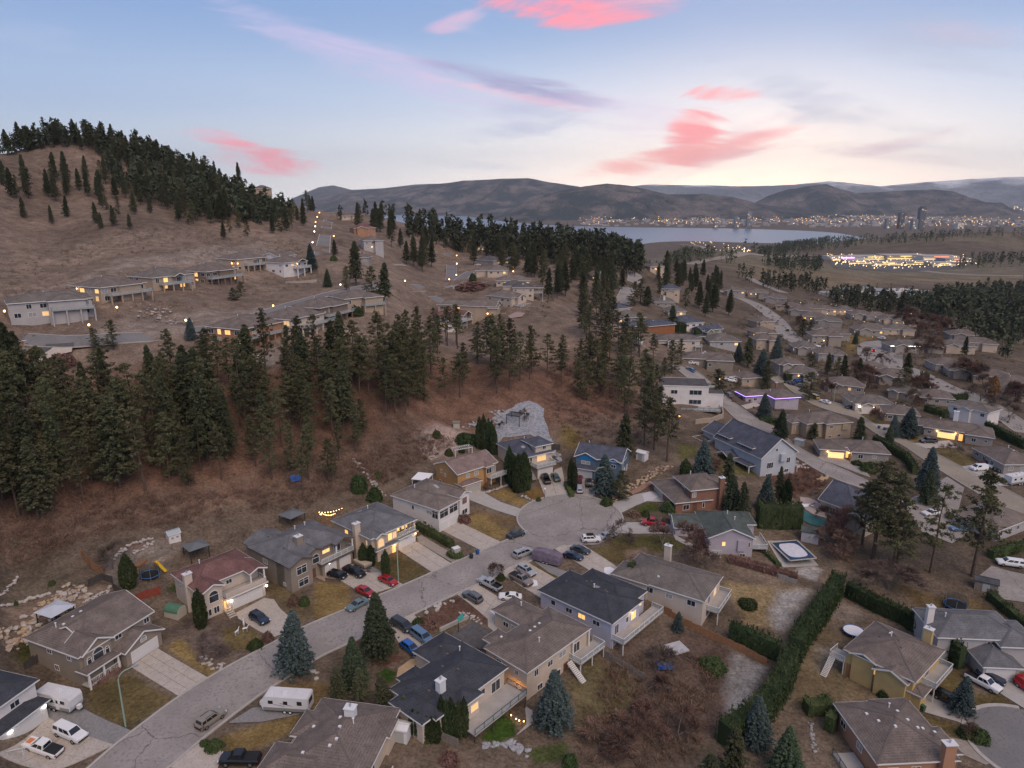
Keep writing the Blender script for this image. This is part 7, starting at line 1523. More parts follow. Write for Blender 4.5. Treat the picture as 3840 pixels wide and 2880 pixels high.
MB().box(-1.9,-1.0,.5,1.9,1.0,1.0).build('body',RVG,o); MB().box(-2.0,-1.05,1.0,2.0,1.05,1.35).build('roof',mat('tan_vinyl',(.44,.35,.25),.7,(.5,.4,.3)),o); MB().bar((1.9,-.6,.5),(3.0,0,.5),.08).bar((1.9,.6,.5),(3.0,0,.5),.08).build('hitch',DARKMETAL,o)
for sy in (-1,1): w=put('wheel',cached(('wheel',.35),None),TYRE,o,(0,sy*.95,.35)); put('rim',cached(('rim',.35),None),METALW,w)

# ================================================================== THINGS IN THE YARDS
lamp_post(-59.68,92.83,.78,9.5,'sage green street lamp curving over the lawn by the trailer')
lamp_post(-24.24,136.13,.81,9.0,'sage green street lamp beside the red sedan')
lamp_post(25.43,179.68,-2.63,8.5,'sage green street lamp in front of the big spruce')
lamp_post(130.38,276.99,.69,7.5,'street lamp over the sandy valley street')
lamp_post(98.43,335.12,.81,7.5,'street lamp behind the taupe hip roofed house')
path_lamp(8.87,178.68,2.6,'white globe lamp on a post by the turning circle',METALW,None,.32)
shed(-65.34,122.29,-.29,3.2,2.6,2.3,'small cream shed with green barrel roof between the houses',mat('cream_metal',(.48,.44,.37),.6),mat('green_metal',(.07,.17,.11),.5,(.10,.21,.14)),barrel=True)
shed(-16.80,91.19,-.22,2.6,2.2,2.2,'small white metal shed beside the dark roofed house')
shed(38.76,199.38,-.71,3.2,2.6,2.2,'white garden shed beside the blue house')
shed(73.43,160.15,-.38,4.2,3.4,2.6,'lilac pool shed with small white window',WM('lilac'),roof_mat('green',ROOF['green']),.5)
shed(105.09,141.20,-.56,4.6,3,2.2,'weathered grey shed behind the trampoline',WOODG,roof_mat('charcoal',ROOF['charcoal']),.4)
shed(-17.89,218.08,.09,2.4,1.6,1.9,'tiny wooden hut with a red door at the forest edge',mat('pale_plywood',(.50,.37,.22),.8),WOODG)
shed(95.28,223.00,-.77,3,2.2,2.0,'grey flat shed with a white tank beside the lit garage',STEEL,STEEL,.1)
pergola(1.16,222.40,-.44,4.6,4.0,2.7,DARKMETAL,'black slatted pergola on the pale gravel yard',12)
pergola(-26.59,204.36,-.17,3.0,3.0,2.6,WOODG,'small timber pergola swing on the pink rock bank',6)
pergola(-15.02,202.27,.49,5.5,2.4,2.5,TRIM,'white slatted patio cover behind the orange house',10)
pergola(-70.33,143.76,.8,4.0,4.0,2.5,DARKMETAL,'grey roofed gazebo behind the red roofed house',solid=mat('grey_metal_roof',(.15,.16,.175),.5))
pergola(-53.68,159.58,-.58,4.2,4.2,2.5,WOODD,'dark timber gazebo behind the taupe grey roofed house',solid=mat('grey_metal_roof',None))
pergola(-84.70,116.85,-.39,4.2,4.2,2.4,DARKMETAL,'pale blue fabric canopy behind the taupe house',solid=mat('pale_canvas',(.46,.50,.58),.8,(.52,.56,.63),scale=.7))
o=thing('patio_roof','flat white patio roof behind the white house','patio cover',(*(-24.6,182.2),gz(*(-24.6,182.2))),-.25)
MB().box(-2.2,-2.6,2.7,2.2,2.6,2.84).build('roof',mat('bright_sheet',(.86,.87,.9),.5),o)
for a in (-2, 2):
    for b in (-2.4,2.4): MB().box(a-.06,b-.06,-1,a+.06,b+.06,2.7).build('post',TRIM,o)
# string lights behind the lit house
o=thing('string_lights','warm string lights hung over the rear terrace','string lights',(*(-46.9,160.7),gz(*(-46.9,160.7))))
_b0=Vector((*(-46.9,160.7),0)); _poles=[Vector((*p,0))-_b0 for p in [(-47.2,160.5),(-46.4,159.8),(-42.2,162.8),(-43.2,159.7)]]
for p in _poles: MB().box(p.x-.07,p.y-.07,-.3,p.x+.07,p.y+.07,3.0).build('post',WOOD,o)
for a, b in ((0, 2), (1, 3), (0, 1)):
    A, B = _poles[a], _poles[b]; n = 9 if (a, b) != (0, 1) else 4
    pts=[(A.x+(B.x-A.x)*t,A.y+(B.y-A.y)*t,3.0-.9*4*t*(1-t)*.5) for t in np.linspace(0,1,n)]
    MB().tube(pts, .015, 4).build('wire', DARKMETAL, o)
    for p in pts: put('bulb',cached('bulb',lambda: MB().lathe([(.05,-.1),(.11,-.02),(.11,.05),(.04,.12)],6).mesh('bulb')),LAMPW,o,(p[0],p[1],p[2]-.12))
l=bpy.data.lights.new('string_glow','POINT'); l.energy=120; l.color=(1,.58,.2); l.shadow_soft_size=.5; q=bpy.data.objects.new('glow',l); COL.objects.link(q); q.parent=o; q.location=(_poles[2]*.4).to_tuple()[:2]+(2.6,); q['kind']='helper'
bin_(-7.92, 148.08, .6, BINB, 'blue wheelie bin at the kerb')
bin_(-9.22,145.99,.6,BINK,'black wheelie bin beside the blue one at the kerb')
bin_(132.82, 244.93, .2, BINB, 'first blue bin on the pale pavement')
bin_(133.84,242.98,.2,BINB,'second blue bin on the pale pavement')
bin_(11.82,193.88,.3,BINK,'black bin behind the dark green sedan')
bin_(70.39,103.75,.3,BING,'green bin with blue lid at the corner of the yellow house')
bin_(-24.27, 423.75, .0, BINK, 'dark bin at the ridge road junction')
o=thing('utility_box','pale utility cabinet inside the round shrub ring','cabinet',(*(-12.9,149),gz(*(-12.9,149))),.6); MB().box(-.8,-.6,-.2,.8,.6,1.0).build('cabinet',mat('pale_green_paint',(.44,.46,.40),.6),o); MB().box(-.85,-.65,1.0,.85,.65,1.12).build('lid',METALW,o)
o=thing('hockey_net','white hockey net on the driveway edge','hockey net',(*(-71.8,85.9),gz(*(-71.8,85.9))+.1),.35)
MB().tube([(-.9,0,0),(-.9,0,1.2),(.9,0,1.2),(.9,0,0)],.04,6).build('frame',METALW,o); MB().tube([(-.9,0,0),(-.9,1.0,0),(.9,1.0,0),(.9,0,0)],.03,6).build('base_bar',METALW,o); MB().quad((-.9,1,0),(.9,1,0),(.9,.1,1.18),(-.9,.1,1.18)).build('netting',mat('netting',(.5,.5,.5),.8,alpha=.35),o)
o=thing('basketball_hoop','basketball hoop with turquoise backboard on a dark post','basketball hoop',(*(-10.1,117.9),gz(*(-10.1,117.9))+.1),-.63)
MB().tube([(0,0,0),(0,0,2.6),(.6,0,3.2)],.07,6).build('pole',DARKMETAL,o); MB().box(.6,-.8,2.7,.66,.8,3.8).build('backboard',mat('turquoise',(.06,.42,.38),.4),o); MB().tube([(.9+.22*math.cos(t),.22*math.sin(t),2.95) for t in np.linspace(0,6.28,13)],.02,5).build('rim',mat('hoop_orange',(.5,.12,.03),.5),o)
def trampoline(x, y, r, label, top, net=True):
    o = thing('trampoline', label, 'trampoline', (x, y, gz(x, y)))
    MB().lathe([(r,.75),(r,.8)],20).build('mat',top,o); MB().tube([(r*math.cos(t),r*math.sin(t),.8) for t in np.linspace(0,2*math.pi,21)],.09,6).build('rim',mat('blue_pad',(.05,.16,.38),.6),o)
    for i in range(6):
        t=i*math.pi/3; MB().bar((r*math.cos(t),r*math.sin(t),0),(r*math.cos(t),r*math.sin(t),2.6 if net else .8),.06).build('leg',STEEL,o)
    if net: MB().tube([(0,0,.85),(0,0,2.5)],r,20,cap=False).build('netting',mat('netting_dark',(.03,.035,.04),.8,alpha=.4),o)
trampoline(-75.65,133.63,1.9,'blue rimmed trampoline behind the red roofed house',BLACKP)
trampoline(94.13,134.07,2.2,'netted trampoline in the yard behind the grey house',BLACKP)
trampoline(68.33,125.03,2.0,'snow covered trampoline behind the yellow house',mat('snow',(.72,.73,.78),.9,(.80,.81,.85),scale=2),net=False)
SNOW = mat('snow', None)
o=thing('playhouse','white playhouse with blue shutters on the terrace','playhouse',(*(-76.9,147.4),gz(*(-76.9,147.4))),.76)
_w=Wing(-1.4,-1.1,1.4,1.1,1.7,'xgg',.6,-.5,.12); _w.wall(o,WM('white')); _w.roof(o,mat('pale_blue_roof',(.36,.41,.45),.6),TRIM); window(o,_w,'F',.3,.95,.6,.6,'r'); window(o,_w,'F',.72,.95,.6,.6,'r')
o=thing('slide','yellow slide beside the red roof','slide',(*(-74.9,136.7),gz(*(-74.9,136.7))),-.49); MB().quad((-1.5,-.3,1.9),(1.6,-.3,.2),(1.6,.3,.2),(-1.5,.3,1.9)).bar((-1.5,-.3,1.95),(1.6,-.3,.28),.06,.18).bar((-1.5,.3,1.95),(1.6,.3,.28),.06,.18).build('chute',mat('yellow_plastic',(.62,.40,.02),.5),o); MB().bar((-1.5,-.35,0),(-1.5,-.35,2.1),.1).bar((-1.5,.35,0),(-1.5,.35,2.1),.1).bar((-1.5,-.35,2.1),(-1.5,.35,2.1),.1).build('ladder',WOOD,o)
for i,(p,r) in enumerate((((-77.9,141.1),.98),((-79.4,137.1),1.45))):
    o=thing('cold_frame',['long timber cold frame with slanted ribs on the terrace','small cedar cold frame at the end of the terrace'][i],'cold frame',(*p,gz(*p)),r); L_=5.0 if i==0 else 3.2
    MB().box(-L_/2,-.7,-.2,L_/2,.7,.55).build('bed',WOODG if i==0 else WOOD,o)
    for k in range(7): x=-L_/2+L_*k/6; MB().bar((x,-.65,.55),(x,0,1.3),.06).bar((x,.65,.55),(x,0,1.3),.06).build('rib',WOODG,o)
for i,(q,rz) in enumerate((((-50.2,117.7),.4),((-51.4,116.7),1.2),((-51.1,119.4),2.0))):
    o=thing('deer_ornament',['white wire deer ornament standing nearest the shrub','white wire deer ornament with lowered head on the lawn','small white deer ornament near the driveway'][i],'ornament',(*q,gz(*q)),rz)
    m=MB(); m.tube([(-.45,0,.7),(.4,0,.75)],[.18,.15],6); m.tube([(.38,0,.8),(.6,0,1.25)],[.1,.07],6); m.tube([(.55,0,1.25),(.8,0,1.2)],[.09,.05],6)
    for x in (-.38, .3):
        for y in (-.1, .1): m.bar((x, y, .7), (x, y, 0), .05)
    m.build('body', METALW, o)
# pools
POOLD=[(62.1,157.9),(70.1,159.5),(71.3,149.2),(62.4,147.7)]; sheet('pool_deck',POOLD,.14,CONC2,1.0,label='pale concrete surround of the winter covered pool',cat='pool deck')
_q=[(62.8,157.2),(69.6,158.5),(70.7,149.5),(64.1,148.3)]; o=thing('swimming_pool','rectangular pool with blue cover under a sheet of snow','pool',(*np.mean(_q,0),max(gz(*p) for p in _q)-.1)); c=np.mean(_q,0)
MB().poly([(p[0]-c[0],p[1]-c[1],.30) for p in _q]).build('cover',mat('pool_cover',(.025,.06,.12),.5),o); _in=[c+(np.array(p)-c)*.76 for p in _q]; _oct=[]
for i in range(4): a,b=_in[i],_in[(i+1) % 4]; _oct+=[a*.82+b*.18,a*.18+b*.82]
_oct=smoothline(_oct+[_oct[0]],40)[:-1]; MB().poly([(p[0]-c[0],p[1]-c[1],.325) for p in _oct]).build('snow_sheet',mat('pool_snow',(.55,.55,.62),.9,(.66,.66,.72),scale=1.5,bump=.3),o)
for i in range(4):
    a,b=_q[i],_q[(i+1) % 4]; MB().bar((a[0]-c[0],a[1]-c[1],.3),(b[0]-c[0],b[1]-c[1],.3),.35,.12).build('coping',CONC,o)
_q=[(77,175.5),(77.4,174.5),(79.1,171.3),(81.5,170),(79.6,166),(76.8,166.7),(74.6,169.3)]; sheet('pool_cover',_q,.2,mat('teal_cover',(.03,.13,.13),.6,(.045,.17,.165),scale=.5),1.0,label='teal green cover over a curved garden pool',cat='pool'); sheet('path',[(79.2,181.2),(81.6,181),(83.3,179),(84,174.8),(82,170.5),(79.3,171.8),(77.2,176)],.15,mat('pink_concrete',(.36,.29,.27),.9,(.42,.34,.32),scale=.8),1.0,label='pink concrete terrace round the teal pool',cat='path')
_q=[(-2.02,340.7),(1.73,346.8),(6.6,345.8),(4.7,339.6),(-.9,336.8)]; sheet('pool_cover',_q,.3,mat('brown_cover',(.30,.215,.19),.8,(.35,.25,.225),scale=.5),2.0,label='brown covered pool beside the long tan house',cat='pool')
# fences
fence([(-90.6,135.6),(-86.6,132.3),(-83.7,131)],1.9,WOOD,'orange cedar board fence on the left slope')
fence([(-84.3,126.8),(-83,129.6),(-80.6,128.8)],1.6,WOODD,'black board fence behind the taupe house')
fence([(-79.9,127.4),(-76.8,125.2),(-75,124.8)],1.6,WOODD,'black fence running down beside the cedar')
fence([(-74.2,125.3),(-71.3,128.9)],1.7,mat('red_boards',(.22,.05,.035),.8,(.3,.075,.05),scale=2),'dark red board fence beside the red roofed house')
fence([(-81.7,103.2),(-81.1,107.4)],1.6,WOODD,'dark board fence beside the taupe house wall')
fence([(15.8,115.7),(18.5,113),(23.5,109)],1.7,WOODG,'weathered board fence behind the brown roofed house')
fence([(30.3,128.4),(34,125),(37.2,122.9),(40.6,120.7),(44.3,118),(47.4,114.9)],1.6,WOOD,'reddish board fence along the cedar hedge')
fence([(-10.7,91.6),(-8.1,90.2)],1.7,WOODG,'grey board fence below the columnar cedars')
fence([(10.2,125.5),(11.5,126.5)],1.9,WOOD,'short cedar gate panel beside the pale blue house')
fence([(-.99,100.2),(2.55,104.3)],2.0,mat('lit_cedar',(.34,.17,.075),.8,(.42,.22,.1),scale=2),'cedar screen under the deck glowing orange')  # orange lamplight is put into these board colours
fence([(55.7,120.9),(59.4,124.8),(71.4,138)],1.2,mat('pink_blocks',(.30,.22,.19),.9,(.36,.27,.235),scale=1.2),'low pinkish block wall beside the tall diagonal hedge',name='garden_wall',t=.3)
fence([(61.5,227.6),(67.8,230.6),(73.9,238),(76.2,247.1)],1.6,mat('tan_retaining',(.33,.27,.21),.9,(.40,.33,.26),scale=1.5),'tan retaining wall below the white modern house',name='retaining_wall',t=.4)
fence([(54.1,147.4),(58.2,144.9),(63.3,141.6)],1.1,STEEL,'thin grey wire fence across the brown shrubs',t=.02)
fence([(11.8,206.3),(14.7,206.2)],1.9,WOODD,'black privacy screen beside the navy roofed house')
fence([(-108.2,341.2),(-94.4,345.2)],1.2,mat('block_wall',(.36,.31,.27),.9,(.42,.36,.32),scale=1.2),'pale block retaining wall below the white hillside house',name='retaining_wall',t=.5)
fence([(-13.6,117.9),(-8.6,122.4)],.7,CONC2,'low concrete wall beside the putting strip',name='garden_wall',t=.4)
# stones
rocks([(-96.5,119.1),(-95.3,121.7),(-93.7,123.4),(-90,124.3)],'row of pale round boulders at the foot of the left slope',30,(.28,.5),ROCKP,.15)
rocks([(-98.3,121.7),(-99,125.3),(-99.9,129.4)],'line of pale boulders climbing the left slope',16,(.22,.4),ROCKP,.12,seed=2)
rocks([(-87.8,106.6),(-89,115.9),(-85.8,120.2),(-83.9,125.1)],'broken tan and ochre rock terrace above the taupe house',120,(.2,.75),None,1.4,seed=3,mats=[ROCKB,ROCKO,ROCKP,ROCKB],name='rock_terrace')
rocks([(-90.9,119.9),(-87.8,122.6),(-85.1,127.4)],'tumbled ochre stones on the upper terrace',60,(.2,.55),None,1.1,seed=4,mats=[ROCKB,ROCKO,ROCKP],name='rock_terrace')
rocks([(-82.2,122.1),(-81.3,124.8),(-80.5,127.7)],'low dry stone edging behind the taupe house',26,(.2,.4),ROCKP,.3,seed=5)
rocks([(-84.9,137.3),(-83.7,142.8),(-81.8,145.8),(-80.3,145.4),(-82.1,139.4)],'pale stones round the red planting bed',40,(.2,.45),ROCKP,.3,seed=6)
rocks([(-54.7,110.4),(-53.4,107.9),(-50.9,107.1),(-49.7,108)],'garden boulders near the kerb by the bare tree',22,(.2,.45),ROCKP,.4,seed=7)
rocks([(27.2,176.8),(32.2,181.8),(37.3,187),(42.8,192.9),(46.4,195.1)],'reddish stone bank rising beside the blue house',110,(.3,.6),None,.8,seed=8,mats=[ROCKB,mat('red_stone',(.26,.17,.13),.9,(.34,.23,.18),scale=1.4),ROCKO],name='stone_bank')
rocks([(-4,228.5),(-5,225.6),(-7.2,222.6),(-10.4,221.2),(-13.9,220.4)],'grey rubble bank at the edge of the gravel yard',80,(.3,.7),ROCKG,.9,seed=9,name='stone_bank')
rocks([(-5.8,217.9),(-5,214.1),(-4.4,210.2)],'stone steps down from the gravel yard',22,(.4,.7),ROCKG,.3,seed=10)
rocks([(12.4,204.5),(14.1,202.5),(14.6,198.9)],'big grey boulders beside the white deck',16,(.5,1.0),ROCKG,.5,seed=11)
rocks([(-44.8,187.9),(-41.3,184.8),(-38.5,181),(-35.8,177.4),(-34.1,174.8)],'pale stone stairway winding up the brushy slope',44,(.25,.5),ROCKP,.3,seed=12)
rocks([(-7.3,181.2),(-5.2,183),(-.96,186.9)],'stone edging below the orange house',24,(.25,.45),ROCKP,.12,seed=13)
rocks([(2.87,180.7),(4.9,178.4),(5.7,177.5)],'small boulders at the corner of the rusty lawn',14,(.2,.4),ROCKP,.3,seed=14)
rocks([(-18.6,123),(-15.7,124.6),(-13.2,126.8),(-11.5,128.5)],'scattered boulders along the brown shrub bed by the street',14,(.25,.6),ROCKP,.5,seed=15)
rocks([(-9.9,123.7),(-7.7,123),(-6.4,121.3)],'pale rubble at the head of the putting strip',26,(.15,.4),ROCKP,.4,seed=16)
rocks([(-34.5,106.4),(-33.3,105.1),(-32.1,104.3)],'two pale boulders beside the blue spruce',4,(.35,.55),ROCKP,.3,seed=17)
rocks([(50.1,100.9),(49.2,97.5),(48.5,94.5)],'curved row of garden stones in the corner yard',20,(.15,.35),ROCKG,.25,seed=18)
rocks([(90.5,205.3),(85.8,201.9),(90.2,202.2)],'pale stone edging round the mulch bed by the gabled house',22,(.25,.45),ROCKP,.15,seed=19)
rocks([(89.2,192),(92.7,196.1)],'ochre boulders on the bank above the navy roof',14,(.4,.8),ROCKO,.5,seed=20)
rocks([(-4.9,92.1),(-2.52,91.9),(-.14,93),(2.22,91)],'pale rockery below the bright green lawn',46,(.2,.6),ROCKG,.5,seed=21)
rocks([(-135.9,264.6),(-125.7,255.6),(-119.5,253.9)],'rubble on the bank above the hillside road',60,(.25,.7),None,3.5,seed=22,mats=[ROCKB,ROCKP],name='rubble_slope')
rocks([(-84.3,222.5),(-79,221.5),(-74.6,221.3)],'loose stones below the orange brick house',60,(.25,.6),None,2.2,seed=23,mats=[ROCKB,ROCKP],name='rubble_slope')
rocks([(-62,258.7),(-58.1,260.2),(-57,250.6)],'pink rubble slope below the lit corner house',50,(.25,.6),None,2.0,seed=24,mats=[ROCKB,mat('red_stone',None)],name='rubble_slope')
# snow left in the shade of the drives
for i,poly in enumerate(([(4.5,137.7),(5.4,137.1),(5.5,135.3),(4.2,134.7),(4.6,135.9)],[(-4.5,125.6),(-2.94,125.1),(-2.62,124.2),(-3.5,124.3)],[(20.4,141.7),(21.7,142.1),(23.8,140.1),(22.4,139.6),(20.6,138.9),(20.1,140.1)],[(35.2,178.8),(37.5,180.1),(39.3,177.2),(37.4,175.1),(35.1,174.7)],[(78.2,177.2),(80.5,177.6),(81.3,176.6),(77.9,175.6)])):
    sheet('snow_patch',poly,.155,SNOW if i != 3 else mat('thin_snow',(.46,.44,.47),.9,(.54,.52,.55),scale=1.0),.8,kind='stuff',label=['thin snow patch beside the bronze pickup','thin snow patch before the beige garage','melting snow patch by the grey brown bungalow','pale frosted patch on the brick house driveway','strip of snow on the pink terrace'][i],cat='snow')
# boats, tarps and odd things
def hull(x, y, rz, L, label, m, name='canoe'):
    o=thing(name,label,'boat',(x,y,gz(x,y)+.3),rz); k=MB(); n=9
    for i in range(n):
        t = -1 + 2 * i / (n - 1); w = .45 * (1 - abs(t) ** 2.2) + .02
        k.v+=[(t*L/2,-w,.12+.25*t*t),(t*L/2,0,.55+.1*t*t),(t*L/2,w,.12+.25*t*t)]
    k.f=[(i*3+j,(i+1)*3+j,(i+1)*3+j+1,i*3+j+1) for i in range(n-1) for j in range(2)]; k.build('hull',m,o); MB().box(-.8,-.3,-.3,-.7,.3,.2).box(.7,-.3,-.3,.8,.3,.2).build('stand',WOODD,o); return o
hull(-22.38,159.04,-.79,5.0,'upturned pale canoe beside the lit garage',METALW)
hull(-.37,107.57,-.28,3.6,'upturned white dinghy beside the cedar deck',METALW,'dinghy')
o=thing('tarp','crumpled blue tarp under the bare fruit trees','tarp',(*(28.1,113.3),gz(*(28.1,113.3)))); _g=np.random.default_rng(4); m=MB(); n=8
m.v=[((i-3.5)*.42,(j-3.5)*.4,max(-.1,.9*math.exp(-((i-3.5)**2+(j-3.5)**2)/9)+_g.uniform(-.12,.2))) for i in range(n) for j in range(n)]; m.f=[(i*n+j,i*n+j+1,(i+1)*n+j+1,(i+1)*n+j) for i in range(n-1) for j in range(n-1)]; m.build('sheet',mat('blue_tarp',(.05,.14,.44),.4),o)
o=thing('tarp','small bright blue tarp among the pines on the slope','tarp',(*(-56.9,174.3),gz(*(-56.9,174.3))),.5); MB().quad((-1.2,-.9,.2),(1.2,-.9,.5),(1.2,.9,1.2),(-1.2,.9,1.0)).quad((-1.2,-.9,.2),(1.2,-.9,.5),(1.2,-1.0,0),(-1.2,-1.0,0)).build('sheet',mat('blue_tarp',None),o)
o=thing('patio_table','pale tarp covered table in the bare orchard','table',(*(30.9,117.9),gz(*(30.9,117.9))),.4); MB().box(-2.2,-1.6,0,2.2,1.6,.35).build('cover',mat('pale_tarp',(.40,.39,.42),.8,(.48,.47,.5),scale=1.0),o)
_p=(-.22,102.6); o=thing('deck_lamp','orange lamp glowing under the long deck','lamp',(*_p,gz(*_p)+1.9)); lamp(o,(0,0,0),LAMPW,.15,260,(1,.42,.08))
for i,p in enumerate([(-.15,98.6),(1.16,97.6),(1.91,97.5),(.66,97.9)]):
    path_lamp(*p,.35,['garden light at the corner of the bright lawn','garden light among the glowing plants','garden light at the path edge','garden light in the middle of the planting'][i],group=None,r=.12)
# lamps along the hillside roads
for i,(q,h,m) in enumerate((((-114.3,414.8),3.2,LAMPC),((-77,320),2.4,LAMPW),((-96.1,284.7),1.4,LAMPW),((-56.1,374.5),3.4,LAMPW),((-37.1,421.9),3.2,LAMPW),((-34.1,438.3),3.4,LAMPW),((-39,507.3),3.2,LAMPC),((-42.3,551),3.2,LAMPW),((-170.9,237.8),1.4,LAMPW),((-141.8,253.8),1.2,LAMPW),((-138,229.2),4.4,LAMPW),((-113.3,244.4),4.2,LAMPW),((-121.9,447.9),3.4,LAMPC),((-127.2,470.4),3.4,LAMPC),((-133,493.6),3.4,LAMPW),((-139,521.2),3.4,LAMPW),((-146.1,554.7),3.4,LAMPW),((-109,443.5),3.0,LAMPW),((-76.5,244.2),1.0,LAMPW),((55.6,226),3.0,LAMPW),((.73,426.7),5.0,LAMPW))):
    path_lamp(*q,h,['white lamp beside the blue spruce on the steep left road','warm lamp behind the lower row of houses','low warm lamp by the road above the cream house','lamp on the bank halfway along the hillside road','lamp at the foot of the straight ridge road','lamp by the grassy bank of the ridge road','white lamp midway up the straight ridge road','topmost lamp on the straight ridge road','low lamp at the left end of the upper row','low lamp beside the wide tan house','lamp among the round pines by the hillside road','lamp beside the blue spruce on the hillside road','lowest of the lamps climbing the left road','second of the lamps climbing the left road','third of the lamps climbing the left road','fourth of the lamps climbing the left road','highest of the lamps climbing the left road','warm lamp on the right of the climbing left road','tiny lamp beside the cream house','lamp at the foot of the bank below the modern house','lamp on the slate roofed ridge house'][i],m,r=.34)

# ================================================================== TREES AND HEDGES
_k = [0]
def T_(key,x,y,h,label,w=1.0,group=None): _k[0]+=1; return plant(key,x,y,h,(_k[0]*2.4) % 6.28,label,group,w)
T_('spruce0',-37.18,106.27,11.5,'tall blue spruce at the kerb above the long white trailer',1.1)
T_('gspruce1',-24.04,110.92,12,'tall green spruce beside the grey teal sedan',1.05)
T_('gspruce0',-26.42,102.50,9,'brownish spruce with dead tips left of the green spruce',1.0)
T_('fir0',-28.25,98.37,6.5,'dark fir below the brownish spruce',1.5)
T_('fir1',-24.65,98.71,6,'dark fir beside the small lit lawn',1.6)
T_('fir2',-20.72,97.40,6,'grey green fir at the corner of the dark roofed house',1.5)
T_('fir1',-17.00,94.99,4.5,'low dark fir between the two roofs',1.8)
T_('spruce1',6.77,96.68,10.5,'large blue spruce in a planter behind the cedar deck',1.15)
T_('spruce0',32.66,122.98,4.2,'small blue spruce beside the white stair',1.1)
T_('spruce1',39.06,95.84,9,'silvery blue spruce at the foot of the diagonal hedge',1.1)
T_('fir0',33.39,89.25,9,'dark fir at the bottom edge left of the corner garden',1.5)
T_('gspruce0',41.80,90.05,8.5,'green spruce at the bottom edge beside the curved garden',1.2)
T_('fir2', 28.86, 86.40, 7, 'dark fir cut by the bottom edge', 1.6)
T_('spruce0',76.75,103.17,7,'neat conical blue spruce beside the black long car',1.15)
T_('spruce0',25.10,180.83,11,'broad blue spruce in front of the blue house',1.25)
T_('pine4',28.79,176.88,8.5,'round dark pine beside the broad blue spruce',1.7)
T_('spruce1',53.77,187.35,11.5,'dusky blue spruce behind the brick house',1.1)
T_('cedar1',48.88,187.80,5.5,'stout dark cedar above the brick house',1.5)
T_('fir0',32.81,198.89,15,'dark fir standing alone on the needle covered slope',1.3)
for i,(q,h) in enumerate((((41.1,208.8),19),((43.5,205.7),18),((46,198.6),20),((45.9,212.7),18))): T_('pine%d' % (i % 3),*q,h,['straight pine with bare trunk on the slope behind the white shed','leaning pine pair on the slope behind the white shed','tall leaning pine nearest the stone bank','slender pine at the back of the group behind the white shed'][i])
for i,q in enumerate([(-10.1,207.8),(-9.2,207.4),(-8.2,207.3),(-7.2,207),(-6.4,206.9),(-5.5,204.7),(-8.8,209.3)]): T_('cedar%d' % (i % 3),*q,9.5-.5*(i % 3),'tall column of the dark cedar clump behind the orange house',.72,'cedar clump behind the orange house')
for i,q in enumerate([(-.75,188.8),(.34,185.6),(1.4,182.9),(2.69,183.5),(3.4,186.8),(1.87,187.6),(3.8,184.4)]): T_('cedar%d' % (i % 3),*q,10-.6*(i % 3),'tall column of the dark cedar clump beside the turning circle',.85,'cedar clump beside the turning circle')
for i,q in enumerate([(16.3,184.1),(17.2,183.1)]): T_('cedar1',*q,8.5-i,['left of the two slim cedars by the maroon car','right of the two slim cedars by the maroon car'][i],.62)
T_('cedar0',-77.64,128.95,7,'stout dark cedar on the terrace behind the red roofed house',1.25)
T_('cedar1',-58.95,118.76,7.6,'tall cedar against the cream house wall',.85)
T_('cedar0',-33.00,142.91,5,'round cedar beside the tan folding trailer',1.2); T_('cedar2',-31.24,142.55,4.8,'second round cedar beside the tan folding trailer',1.1); T_('cedar1',-27.15,137.86,6,'slim cedar on the lawn of the lit house',.85)
for i,q in enumerate([(-10.9,92.9),(-10.1,92.6),(-9.4,92.8),(-8.2,92.7),(-7.4,93.1)]): T_('cedar%d' % (i % 3),*q,6.6-.4*(i % 2),'slim cedar of the row against the black hipped house',.62,'slim cedars by the black hipped house')
for i,q in enumerate([(-15.2,92.3),(-14.3,91.8),(-13,91.2),(-12.2,91.1),(-11.5,91.2)]): T_('cedar%d' % (i % 3),*q,4.2,'low cedar of the short row beside the white shed',.9,'low cedars beside the white shed')
for i,(x,y,h,w) in enumerate(((85.59,152.57,25,1.35),(88.61,148.82,24,1.1),(85.46,157.92,17,1.4),(96.08,147.06,22,.95),(105.15,146.07,26,1.15),(89.28,149.16,14,1.5))):
    T_('pine%d' % (i % 4),x,y,h,['tallest of the big pines on the right, left of the group','big pine with thin top second in the right group','shaggy lower pine at the left of the right group','narrow dark pine standing alone beside the court','big open pine with bare lower trunk near the right edge','bushy pine at the foot of the right pine group'][i],w)
